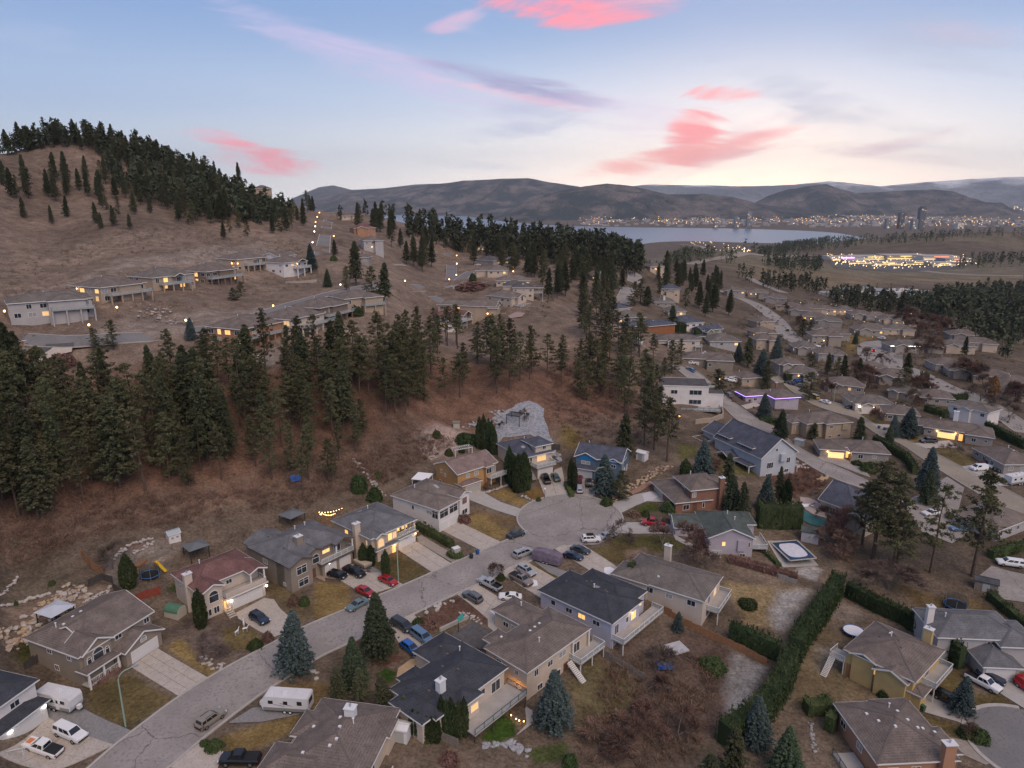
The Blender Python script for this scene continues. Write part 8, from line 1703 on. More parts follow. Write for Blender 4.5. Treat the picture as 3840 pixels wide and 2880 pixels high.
for i,(k,x,y,h,w) in enumerate((('spruce0',138.14,235.11,10.5,1.35),('spruce1',132.84,235.36,8,1.0),('gspruce0',124.94,223.18,8,.9),('spruce0',118.78,189.11,12.5,1.0),('gspruce1',113.50,180.12,10,.95),('fir0',115.64,224.55,10,1.4),('fir1',103.04,230.39,6,2.0),('spruce1',106.95,328.49,9,1.0),('spruce0',107.70,297.62,15,1.1),('pine4',107.70,289.44,13,1.5),('spruce1',131.26,344.49,12,1.0),('pine4',121.52,280.02,12,1.8),('spruce0',91.62,247.61,9.5,1.15),('gspruce0',90.89,228.19,10,1.05),('fir1',117.80,228.66,9,1.3),('fir0',109.53,321.79,14,1.4),('gspruce1',198.75,404.27,7,1.0),('pine4',174.46,420.70,11,2.0),('pine1',183.82,431.63,9,1.8),('fir2',179.01,312.22,14,1.1),('rusttree0',204.85,292.09,10,1.0),('pine3',164.98,288.79,13,1.6),('fir0',245.47,377.08,11,1.1),('fir1',147.84,323.77,10,1.2),('pine4',140.45,323.99,9,1.9),('fir2',152.83,317.53,11,1.2),('fir0',157.41,313.03,11,1.3),('pine1',149.32,317.36,10,1.6),('spruce0',-103.41,369.25,13,.95),('spruce1',-108.77,237.41,7.5,1.1),('fir2',83.42,364.75,12,1.5))):
    T_(k,x,y,h,['big blue spruce above the bungalow with glowing garage','slim blue spruce beside the big one on the valley street','small spruce at the end of the dark hedge','blue spruce between the hedge and the sandy street','blue green spruce by the asphalt court','dark conical fir beside the two storey tan house','low spreading fir in front of the two storey tan house','blue spruce behind the taupe hip roof','large dark blue spruce above the tan house with porch lights','pine leaning on the large dark blue spruce','blue spruce below the timber gable','round pine beside the parked blue cars','blue spruce by the violet lit house drive','dark spruce at the corner of the pale paved court','dark fir below the bungalow with the bright lamp','dense dark fir beside the grey hip roof','small spruce on the golden bank','wide dark pine by the valley street bend','second wide dark pine by the valley street bend','slender fir behind the light edged roof','rusty brown columnar tree by the curving street','dark pine beside the square cedar block','green fir at the edge of the dark wood','fir in the dark clump mid valley','spreading pine in the dark clump mid valley','tall fir in the dark clump mid valley','last fir in the dark clump mid valley','bushy pine in the dark clump mid valley','blue spruce beside the steep left road','small blue spruce on the hillside road','dark round spruce beside the pale hidden house'][i],w)
# bare trees
for i,(k,x,y,h,w) in enumerate((('rbare0',41.83,148.31,9,1.0),('bare1',42.05,146.29,5.5,1.6),('bare2',35.04,151.04,6.5,1.1),('bare3',25.50,155.29,6.5,1.1),('rbare1',-4.05,138.42,4.2,1.0),('bare0',-83.01,133.45,6.5,.9),('bare3',-53.96,109.54,6.5,.9),('bare1',26.16,111.53,6,1.2),('rbare2',27.64,106.53,5,1.4),('rbare3',15.69,94.20,5.5,1.8),('rbare0',18.65,92.78,5.5,1.8),('rbare1',23.39,98.51,5,1.6),('rbare2',26.70,96.24,5.5,1.5),('rbare3',77.85,157.05,7,1.6),('rbare0',77.37,152.48,7,1.5),('bare1',83.03,140.41,6,2.2),('bare2',80.79,142.13,5,1.8),('rbare1',74.37,98.30,3,1.2),('bare0',179.90,352.18,9,.9),('bare1',185.65,347.18,7,1.0),('bare2',190.03,259.60,9,1.1),('bare3',196.07,286.33,12,1.1),('rbare1',135.62,253.40,6,1.1),('rbare2',130.35,279.10,10,1.0),('bare0',141.68,216.05,5,1.4),('rbare3',81.28,187.80,6,1.4),('rbare0',57.95,189.61,6,1.3),('bare2',-3.98,219.22,3,1.2),('bare3',3.87,226.31,3,.9),('bare1',5.34,222.63,3,.9))):
    T_(k,x,y,h,['large tangled bare tree beside the lilac house','broken bare shrub tree below the large tangled one','bare tree on the lawn beside the red pickup','bare tree at the turning circle by the silver coupe','small reddish bare tree at the kerb by the silver pickup','pale bare tree on the left terrace','bare tree in the boulder bed by the street','bare fruit tree beside the blue tarp','bare fruit tree below the blue tarp','bare purple tinted tree at the bottom centre','second bare tree at the bottom centre','bare tree beside the old shed','bare tree at the frosty yard edge','reddish bare tree beside the pool shed','reddish bare tree behind the diagonal hedge','wide grey bare tree under the tall pines','grey bare shrub tree left of the wide one','small round bare tree above two clipped shrubs','bare tree on the curved street','bare tree at the corner of the curved street','bare tree by the far right street','tall bare tree beside the rusty columnar tree','bare tree before the bungalow with the bright lamp','bare tree by the sandy street bend','bare tree on the lawn right of the dark pickup','bare bush tree on the mulch bank','bare tree behind the brick house','small bare tree at the edge of the gravel yard','sapling in the upper gravel yard','sapling right of the black pergola'][i],w)
# shrubs
for i,(k,x,y,h,w) in enumerate((('bush0',-46.64,112.83,1.9,1.1),('rust0',-45.17,115.15,1.9,.9),('rust1',-43.75,126.78,2.4,.8),('bush1',-41.60,126.82,2.0,.8),('bush0',-44.26,88.57,1.5,1.4),('bush1',-46.00,89.16,1.0,1.1),('bush1',-13.10,91.21,1.0,1.3),('bush0',65.45,107.23,1.8,.9),('bush0',75.77,96.92,2.4,1.0),('bush1',74.15,97.96,2.0,1.0),('bush1',49.44,132.56,1.8,1.7),('bush0',37.26,113.82,2.2,1.6),('bush1',35.51,114.87,1.4,1.2),('bush0',25.08,174.38,2.4,1.0),('bush1',-18.92,201.70,2.2,.9),('bush0',-23.56,210.25,2.6,.8),('bush0',-15.39,204.49,1.6,1.0),('bush1',-14.14,211.19,2.6,2.4),('bush1',-40.80,175.86,5.0,.7),('bush0',-36.77,183.27,1.8,1.0),('bush0',-36.00,172.89,4.0,.8),('rust1',-12.14,164.58,2.0,1.4),('rust0',-6.73,183.62,2.2,.8),('bush1',7.09,177.42,1.3,.9),('bush0',34.20,167.40,1.8,.9),('bush1',40.38,169.63,2.8,1.1),('rust0',31.35,168.09,1.4,2.2),('rust1',-2.43,137.16,.8,1.0),('bush0',-2.44,137.47,1.7,.8),('bush1',-17.82,119.89,1.5,1.4),('rust0',-16.12,119.16,1.8,1.5),('bush0',106.62,206.38,1.6,1.6),('bush0',108.09,201.63,3.2,1.2),('bush1',92.15,246.13,2.2,2.2),('bush0',94.86,245.76,1.8,1.6),('bush1',-75.47,248.18,3.8,1.0),('bush0',-60.58,274.11,4.2,1.0),('bush0',-96.51,389.25,3.6,.9),('bush1',-147.07,214.92,2.4,1.3),('rust0',-137.57,211.70,3.6,1.6),('bush1',-91.56,126.89,1.0,1.1),('bush0',-95.15,121.24,.9,.8),('rust0',-22.39,409.66,4.5,3.2),('bush1',-23.89,434.03,5.0,.7),('bush0',8.70,89.09,2.2,.8),('rust1',-9.27,87.57,1.8,1.3))):
    T_(k,x,y,h,['round clipped green shrub at the street beside the deer','round red brown shrub beside the clipped green one','loose tan shrub before the taupe grey roofed house','dark loose shrub before the taupe grey roofed house','clipped green shrub beside the black pickup','small shrub left of the clipped green one','low spreading shrub beside the white shed','round dark shrub against the yellow wall','large clipped shrub beside the corner turning circle','smaller clipped shrub under the small bare tree','oval grey green shrub on the dry lawn','green shrub in the frosty yard','small green shrub in the frosty yard','round dark shrub by the tall street lamp','dark shrub on the pink rocks','shrub beside the timber pergola','small dark shrub below the pink rocks','spreading green shrub behind the cedar clump','dark shrub on the brushy slope','round dark shrub by the stone stairway','dark shrub behind the lit house','brown shrub by the white house corner','brown shrub beside the orange house drive','small round shrub on the rusty lawn','small green shrub on the brick house lawn','dark shrub before the brick house','low rusty shrub bed near the red pickup','small rusty shrub at the kerb','small round green shrub by the bronze pickup','grey green shrub beside the charcoal van','red brown shrub beside the steel blue van','dark shrub under the bungalow with lit garage','big dark shrub left of the pines','spreading hedge shrub by the sloping road','second spreading shrub by the sloping road','round dark shrub before the cream hillside house','blue grey shrub beside the brown hillside house','round dark shrub by the steep left road','dark shrub beside the clay brick house','grey brown bare bush below the pale pad','low green shrub on the left slope','tiny green shrub among the boulders','dark planted bank inside the ridge road bend','small conifer on the planted bank','round clipped shrub at the bottom centre','red brown shrub mass at the bottom centre'][i],w)
# hedges
for i,(pts,w,h,key,lum) in enumerate((([(-23.5,160.2),(-19.1,156.1),(-14,151)],1.9,1.9,'bush',6),([(-14.6,147.3),(-13,145.6),(-11.2,146.4)],1.4,1.2,'bush',3),([(15.1,186.4),(15.7,182.4),(16.3,178.8)],1.5,1.2,'bush',5),([(25.9,135.1),(32.4,131.3),(39.6,129.1)],1.8,3.2,'cedar',1.0),([(24.9,136.9),(26.1,136.2)],2.2,5.4,'cedar',1.3),([(71,138.6),(62.7,128.3),(55.9,120.5),(53.3,116.8)],3.2,5.6,'cedar',1.5),([(52.1,115.1),(48,108.6),(43.9,103.3),(39.1,99),(33.8,95.5)],3.4,5.0,'cedar',1.6),([(42.5,122.1),(46,119.8),(50.3,116.7)],2.0,4.4,'cedar',1.1),([(72.8,138.1),(76.5,132.7),(80.2,128.6),(82.3,122.7)],2.4,3.8,'cedar',1.4),([(82.2,120.4),(82.7,117.2),(83.5,114.6)],2.0,5.4,'cedar',1.1),([(114.2,153.8),(119.7,156),(127.9,159.1)],2.2,2.4,'bush',6),([(103.7,137.7),(104,132.8),(104.4,125.5)],2.2,2.2,'cedar',5),([(50.1,103.4),(54.7,103.8)],3.0,2.6,'bush',4),([(52.4,100.3),(53.5,99.2)],3.0,3.4,'bush',4),([(122.6,227.9),(123.7,218.8),(124.3,210.5),(120.9,199.7)],1.8,3.2,'cedar',1.1),([(173.5,247.5),(173.1,239.2),(173.9,227.4)],2.0,3.6,'cedar',1.0),([(121.7,307.2),(134.9,316.7)],1.8,3.6,'cedar',1.0),([(61.5,163.8),(67.5,164.5),(73.2,165.6)],2.6,7.0,'cedar',1.6),([(59.9,153.1),(60.6,151.1),(61.6,147.8)],1.3,1.0,'bush',4),([(-70,101.5),(-67.2,105.5)],1.0,.9,'rust',4),([(50.1,148.3),(55.8,146.2),(64,143.4)],2.4,1.6,'rust',2.5),([(96.6,163.9),(97.4,167.3)],2,4,'cedar',1.2),([(83.6,355),(88.9,362.6)],3.0,5.4,'cedar',2.0),([(93.6,358.7),(102.7,363.7)],2.0,4.4,'cedar',1.6),([(184.8,311.8),(187.8,310.9)],3,6,'cedar',2.0),([(163.1,268.8),(166.2,260.1)],2.4,3.0,'bush',3),([(176.9,279.8),(189.8,286.2)],2.0,3.4,'cedar',1.2))):
    hedge(pts,w,h,['long clipped hedge between the two garage drives','curved low hedge round the utility cabinet','low hedge between the two driveways at the turning circle','dark cedar hedge along the long grey brown bungalow','square topped cedar at the head of the dark hedge','massive diagonal cedar hedge, upper stretch under the pool','massive diagonal cedar hedge, lower stretch to the bottom edge','cedar hedge joining the diagonal hedge from the left','cedar hedge running right behind the yellow house','tall cedar screen left of the grey garage','clipped hedge above the white pickup at the right edge','clipped hedge at the right edge below the grey street','square clipped evergreen behind the yellow house lawn','tall clipped evergreen beside the brick house','dark cedar hedge along the sandy street','cedar hedge at the right edge behind the brown roof','square cedar hedge above the blue cars','tall cedar wall below the pale grey gabled house','low green hedge beside the covered pool','clipped red brown hedge at the taupe house porch','brown bare hedge along the wire fence','dark cedars beside the teal pool','square cedar block beside the navy hip roof','square cedar block below the olive gabled house','square cedar block by the far right street','dark hedge left of the white two storey house','cedar hedge behind the white two storey house'][i],key,dens=15 if h<3 else 11,size=.26 if h<3 else .34,seed=i+1,lumps=lum)
# ------------------------------------------------------------------ the pine woods
TAKEN = []
def wood(poly,n,hs,kinds,label,group,seed,gap=3.0,dodge=True,name=None):
    g=np.random.default_rng(seed); P=np.array(poly); lo,hi=P.min(0),P.max(0); k=0; tries=0
    while k < n and tries < 6000:
        tries += 1; x, y = g.uniform(lo, hi)
        if not inside(poly,np.array([x]),np.array([y]))[0]: continue
        if any((x-a)**2+(y-b)**2<gap*gap for a,b in TAKEN): continue
        if dodge and any((x-a)**2+(y-b)**2<(r+1.5)**2 for a,b,r in HOUSES): continue
        TAKEN.append((x, y)); k += 1; h = g.uniform(*hs)
        plant(kinds[g.integers(len(kinds))],x,y,h,g.uniform(0,6.28),('tall ' if h>hs[0]*.4+hs[1]*.6 else 'lower ')+label,group+(', the taller' if h>hs[0]*.4+hs[1]*.6 else ', the lower'),g.uniform(.85,1.2))
PN=['pine%d' % i for i in range(6)]; MX=['fir0','fir1','fir2','pine4','pine1','fir2']
wood([(-131.8,170.3),(-129.6,182.4),(-111.7,187.5),(-98.2,194.2),(-84.2,198.8),(-71.8,193.1),(-62,185.3),(-66.3,174.9),(-77.7,164.3),(-93,154.6),(-102.7,143.9),(-109.5,135.2)],84,(13,24),PN+['fir0','fir1','fir2'],'conifer in the dense lower left wood','conifers of the dense lower left wood',1,3.4)
wood([(-97.8,199.4),(-82.3,208.9),(-68.7,220),(-56.3,230.2),(-46.2,224.3),(-48.4,205.4),(-50.8,191.3),(-59,183.1),(-71.8,193.1)],30,(14,21),PN+['fir1'],'conifer on the slope below the orange brick house','pines on the slope below the lower row',2,3.6)
wood([(-46.8,236.4),(-35.1,256),(-25.1,256.7),(-26.1,232.3),(-30.5,217.1),(-40.1,205.1),(-47.2,206)],24,(15,21),PN,'pine in the dense stand below the lit corner house','pines below the lit corner house',3,3.0)
wood([(-25.4,260.5),(-8,260.1),(7.9,268.5),(15,265.6),(3.9,238.9),(-10.4,231.5),(-23.9,224.9)],15,(14,20),PN,'pine on the bare needle slope above the gravel yard','pines above the gravel yard',4,4.5)
wood([(13.1,263.5),(28.1,292.6),(44.4,297.8),(54,284.4),(53.7,244.2),(45,223.5),(38.1,228.3),(30.5,244.5),(19.3,251.1)],26,(13,19),PN,'pine on the slope left of the white modern house','pines left of the white modern house',5,3.6)
wood([(15,306),(31.8,335.6),(47.6,354.5),(54.7,312.5),(55,279.5),(44.4,297.8),(28.1,292.6)],17,(12,18),PN,'pine below the covered pool on the ridge','pines right of the ridge houses',6,4.0)
wood([(-71.8,193.1),(-60.3,198.6),(-48.4,205.4),(-42,199.9),(-43.1,191.3),(-49.2,172.9),(-55,168),(-65,170.5)],20,(10,18),PN,'pine above the gazebo at the foot of the slope','pines at the foot of the slope',7,5)
wood([(-38.3,330.3),(-14.8,294.2),(.77,289.6),(-4.6,264.9),(-22.4,266.6),(-35.6,260)],12,(11,17),PN,'pine just below the white house with red roof','pines below the white house with red roof',8,4)
wood([(-271.4,387),(-260,429.6),(-240.7,461.8),(-192.6,442.6),(-156.8,451.4),(-132.3,444.7),(-145.2,415.9),(-175.3,389.1),(-209,383.1),(-251,383.9)],22,(8,15),['fir1','fir2','pine4'],'conifer scattered low on the brown left hill','pines low on the left hill',9,7)
wood([(-308.2,444.3),(-302.6,480.4),(-288.4,510.8),(-263,544.7),(-226.4,543),(-174.4,505.4),(-153.9,478.8),(-172.1,432.2),(-200,434.4),(-251,470.8),(-277.1,445.2),(-286.8,410.8)],95,(11,19),MX,'conifer on the upper left hill','trees on the upper left hill',10,6)
wood([(-355,517.2),(-327.7,537.8),(-299.6,546.7),(-266.9,553.7),(-230.4,544.7),(-191.8,519.5),(-222.9,525.9),(-266.3,530.1),(-297.2,529),(-329.3,517.6)],34,(13,20),MX,'conifer on the crest of the left hill','trees on the crest of the left hill',11,6)
wood([(-165.3,477.5),(-152.1,514.6),(-176.3,654),(-138.5,488.1),(-140.8,435.8)],12,(10,16),MX,'conifer beside the high white house on the left hill','trees by the high white house',12,5)
for i,(k,x,y,h,w) in enumerate((('fir0',-56.29,312.00,17,1.3),('pine1',-59.86,304.27,15,1.3),('pine4',-74.51,320.96,11,1.2),('gspruce0',-84.74,328.09,8.5,1.0),('fir1',-72.91,333.74,20,1.2),('fir2',-98.86,401.78,9,1.2),('pine4',-133.48,223.03,7,1.8),('pine4',-128.34,224.52,9.5,1.6),('pine4',-116.32,295.98,6,2.0),('pine1',-115.91,303.87,7,1.9),('pine4',-94.45,214.43,13,1.6),('pine1',-103.84,210.95,14,1.2),('fir0',-208.62,565.65,20,.9),('fir1',-136.79,191.29,16,1.1),('pine0',50.96,430.95,13,1.2),('pine2',54.90,432.99,14,1.0),('fir1',69.03,447.81,13,1.2),('pine4',70.04,405.58,14,1.4),('pine0',74.63,411.95,15,1.5),('fir2',78.30,409.09,12,1.6),('pine2',58.95,289.62,12,1.1),('pine4',64.50,278.59,14,1.3),('pine1',73.08,300.02,10,1.3),('pine4',52.30,264.83,11,1.6),('pine4',76.92,255.60,13,1.7),('pine1',59.61,269.95,9,1.4),('fir0',58.86,180.54,11,1.3),('gspruce0',56.68,169.33,10,1.0),('fir1',58.77,166.50,10,1.1),('spruce1',66.30,171.35,10,1.0),('fir2',71.22,175.23,11,.8),('cedar1',71.77,172.25,9,.8))):
    T_(k,x,y,h,['tall fir behind the lit corner house','pine beside the tall fir behind the lit corner house','dark oval pine on the bank by the hillside road','small green conifer below the white three storey house','very tall dark fir beside the steep left road','dark fir at the kerb of the steep left road','round pine below the grey columned house','larger round pine below the grey columned house','bushy pine under the dark brown house','second bushy pine under the dark brown house','dense round pine left of the orange brick house','tall pine rising left of the dense round one','tall pointed fir on the skyline by the high house','tall fir at the left edge before the clay brick house','pine left of the ridge road beside the lit drive','slim pine right of the lit drive','dark fir at the ridge road bend','pine right of the ridge road','broad pine right of the ridge road','dark fir before the white two storey house','leaning pine by the paved court','large pine before the cream house with dark garage','pine right of the large one before the cream house','round pine on the dry slope by the pale hill road','round pine between the white modern house and the hill road','small pine beside the pale hill road','dark fir before the porch of the gabled house','brownish conifer left of the cedar wall','green conifer rising before the cedar wall','blue spruce rising before the cedar wall','thin fir rising before the cedar wall','pointed cedar at the right of the cedar wall'][i],w)
wood([(-117.8,491.6),(-120,617.4),(-96.4,616),(-75.7,574.9),(-56.7,566.2),(-50.4,469.7),(-60.8,435.4),(-75.2,456.7),(-86.1,505.2)],24,(13,20),MX,'conifer on the ridge left of the straight road','trees on the ridge left of the straight road',14,5)
wood([(-43.5,585),(-25.6,606.1),(-2.09,540.2),(22,458.7),(30.1,405.1),(20.2,366.8),(11.7,408.9),(-4.7,456.1),(-33,533.5)],22,(13,20),MX,'conifer among the ridge houses','trees among the ridge houses',15,6)
wood([(32.1,529.3),(63.3,532.6),(76.9,507.1),(60.5,413.4),(42.5,351),(27.3,334.6),(23.5,382.1)],30,(14,21),MX,'conifer in the dark wood left of the pale ridge road','trees left of the pale ridge road',16,5)
wood([(109.5,557.2),(175.5,746.6),(197.7,703.2),(186.6,591.4),(148.8,467.7),(117.8,432.9),(95.8,389.1),(95.1,449.6),(89.7,468.7)],34,(13,20),MX,'conifer in the dark wood between ridge and valley street','trees between ridge and valley street',17,5)
for i,(poly,n,hs,lab) in enumerate((([(287.6,522.1),(313.8,537.7),(305.7,491.1),(281.2,449.7),(256.1,427.8),(259.8,460.6)],16,(9,13),'big red brown bare tree above the light edged roof'),([(244.4,415.3),(234.6,385.8),(209.6,342.6),(202.7,344.7),(213.5,370.8)],8,(8,12),'red brown bare tree beside the slender fir'),([(179.5,312.4),(180.9,302.3),(171.8,280.3),(161.7,270.7),(161.3,281.5)],9,(6,10),'red brown bare tree below the dark pine mid right'),([(157.7,320.6),(172.3,328.2),(163.8,305.5),(152.4,294.6),(147.7,298.9)],8,(7,10),'brown bare tree above the bungalow with the bright lamp'),([(217.9,340.9),(229.3,334.9),(209,300.2),(203.8,306.1)],8,(7,11),'brown bare tree by the far right street'),([(215.3,297.4),(223.8,299.7),(210.1,279.5),(207,282.6)],4,(7,10),'brown bare tree at the right edge of the valley'),([(82.2,171.5),(88.4,169.4),(83,155.3),(75.5,152.6),(75.9,159.4)],7,(5,8),'bare bushy tree between the pool shed and the tall pines'),([(203.8,534),(201.6,492.8),(188.9,455.5),(188,479.7)],5,(6,9),'bare tree right of the valley street'))):
    wood(poly,n,hs,['rbare0','rbare1','rbare2','rbare3','bare1'],lab,lab.replace(' tree',' trees'),60+i,3.5,dodge=False)
FD = foliage('far_conifers', (.052, .062, .040), (.085, .094, .058))
def mass(poly, n, hs, seed, name, label, m=FD, k=30):
    g=np.random.default_rng(seed); P=np.array(poly); lo,hi=P.min(0),P.max(0); X=g.uniform(lo,hi,(n*12,2)); X=X[inside(poly,X[:,0],X[:,1])][:n]
    if dodge_(X) is not None: X = dodge_(X)
    far_trees(name,label,[(a,b,c) for (a,b),c in zip(X,g.uniform(*hs,len(X)))],m,seed,k)
def dodge_(X):
    k = np.ones(len(X), bool)
    for a,b,r in HOUSES: k &= (X[:,0]-a)**2+(X[:,1]-b)**2>(r+1)**2
    return X[k]
mass([(-150.9,615.8),(-126.3,650.9),(-99.3,635.1),(-67.2,634.8),(-39.1,637.2),(-2.34,607.9),(34.4,570),(68.7,549.7),(99,539.3),(422.2,2485.2),(54.9,639.5),(-2.55,666.3),(-61.7,663.3),(-122.5,675.2)],700,(12,20),21,'forest','dark conifer wood along the skyline of the ridge',k=60)
mass([(-91.6,584.6),(-60.2,646.9),(-2.45,639.5),(54.9,594.4),(105,573.3),(97.6,511.8),(73.4,506),(31.5,519.5),(-9.1,542.4),(-46.6,575.9),(-73.5,557.2)],260,(11,18),29,'forest','conifers filling the gaps between the ridge houses',k=60)
mass([(-297.2,529),(-266.9,553.7),(-230.4,544.7),(-183,512.2),(-152.1,514.6),(-156.8,451.4),(-188.7,446.7),(-228.8,467.1),(-265.3,494.1)],230,(8,15),30,'forest','smaller conifers crowding the right shoulder of the left hill',k=70)
mass([(-355,517.2),(-327.5,543.6),(-276.7,553.5),(-230.4,544.7),(-179.7,521.4),(-226.8,535.6),(-269.3,537.1),(-319.1,528.2),(-347.1,505.2)],120,(9,16),31,'forest','smaller conifers along the crest of the left hill',k=70)
mass([(373.5,668.5),(519.2,809.2),(672.1,919.4),(267.8,355.7),(260.8,370.7),(275,421.6),(295.6,496.2)],260,(12,19),22,'forest','dense dark conifer wood filling the right edge',k=70)
mass([(305.5,695.2),(364.9,703.6),(362.6,626),(293.9,536.1),(269.6,593.4)],90,(10,16),23,'forest','belt of dark conifers behind the valley roofs',k=50)
mass([(231,736.9),(303.5,787.1),(357.9,804.6),(290.9,682.3),(238.1,685.9)],60,(9,16),24,'forest','scattered conifers on the far field edge',k=40)
mass([(433.3,2457.5),(281,1110),(310.3,975),(251.3,858),(214.8,968.4)],130,(12,20),25,'forest','dark conifer belt on the near side of the lake',k=30)
mass([(368.5,1162.2),(1204.5,3166.5),(1031.7,2168.3),(1184.1,2074.5),(1478.7,2060.5),(1441.2,2005.6),(1086.2,1898.6),(942.7,1977.4),(726.6,1842.6)],900,(14,24),26,'forest','long dark belt of trees on the hill before the lake',k=16)
mass([(820.9,1332.8),(882.9,1215.7),(1079.3,1492.2),(967.6,1512.2)],70,(14,22),27,'forest','dark trees beside the highway at the right edge',k=24)
mass([(347.2,989.8),(487.1,1137.2),(445.8,1022.7),(339.8,915.1)],90,(12,20),28,'forest','dark copse in the field left of the shopping centre',k=24)
# dry brush on the slopes
def brush(poly, n, seed, label, m, s=(.4, 1.1)):
    g=np.random.default_rng(seed); P=np.array(poly); lo,hi=P.min(0),P.max(0); X=g.uniform(lo,hi,(n*12,2)); X=X[inside(poly,X[:,0],X[:,1])][:n]; X=dodge_(X); z=ground(X[:,0],X[:,1]); T=[]
    for (x, y), zz in zip(X, z):
        h=g.uniform(*s); k=22; a=np.stack([x+g.normal(0,h*.25,k),y+g.normal(0,h*.25,k),np.full(k,zz-.1)],1); b=a+np.stack([g.normal(0,h*.55,k),g.normal(0,h*.55,k),h*g.uniform(.5,1.2,k)],1); w=g.normal(0,.07,(k,3)); T.append(np.stack([a,b,b+w],1))
    tag(put('undergrowth',tri_mesh('undergrowth',np.concatenate(T)),m),label,'brush',kind='stuff')
brush([(-119.8,156.2),(-88.2,155.7),(-64.1,167.7),(-44.7,186.4),(-29.6,209.8),(-15.4,211.6),(-32.6,182.4),(-54.2,164.9),(-74.8,153.6),(-88.4,145),(-100.1,132.6),(-105.5,132.7)],900,31,'dry brush along the foot of the wooded slope',TWIGR,(.5,1.6))
SHR=foliage('garden_shrubs',(.075,.066,.042),(.125,.098,.066))
def shrubbery(poly, n, seed, label):
    g=np.random.default_rng(seed); P=np.array(poly); lo,hi=P.min(0),P.max(0); X=g.uniform(lo,hi,(n*12,2)); X=dodge_(X[inside(poly,X[:,0],X[:,1])])[:n]; z=ground(X[:,0],X[:,1]); T=[]
    for (x, y), zz in zip(X, z):
        r=g.uniform(.5,1.7); d=g.normal(size=(46,3)); d/=np.linalg.norm(d,axis=1,keepdims=True); d[:,2]=np.abs(d[:,2]); T.append(flakes(np.array([x,y,zz-.1])+d*r*np.array([1,1,g.uniform(.8,1.6)])*g.uniform(.6,1.05,(46,1)),.34,g,0,1))
    tag(put('shrubbery',tri_mesh('shrubbery',np.concatenate(T)),SHR),label,'shrubs',kind='stuff')
shrubbery([(117.8,392.8),(193.6,554.1),(320.7,708.8),(342,551.1),(265.7,363.2),(167.1,214.4),(149.1,243.5),(147.1,292.7),(129.9,326.4)],900,71,'mixed garden shrubs between the valley houses')
shrubbery([(81,393.1),(120.6,422),(116.2,300.7),(116,226.5),(103.3,255.2),(81.1,264),(80.9,307.6)],160,72,'mixed garden shrubs beside the hill road houses')
shrubbery([(-37.3,392.2),(-1.69,435.7),(24.3,396.5),(16.5,338.9),(-26.2,377.7)],90,73,'shrubs among the ridge houses')
brush([(-226.2,317.8),(-208.1,406.5),(-128.3,430.6),(-92.8,352.9),(-103.7,314.3),(-134.9,255),(-155,210.6)],900,32,'dry sage brush on the left hill',TWIG,(.4,1.3))
brush([(14.5,294),(50.4,253.5),(45.4,210.2),(20.3,203.7),(14.5,227.2)],520,33,'dry brush on the slope above the turning circle',TWIGR,(.4,1.2))
brush([(13.8,111.7),(32.4,117.7),(37.4,114.2),(33.3,99.4),(26.2,90.7),(9.1,88.5)],260,34,'tangled dead growth in the orchard yard',TWIGR,(.5,1.6))
brush([(74.1,194.1),(88.7,206.8),(92.2,192.8),(83.4,182.2),(73.5,178.5)],110,35,'dead stems on the mulch bank',TWIGR,(.5,1.2))

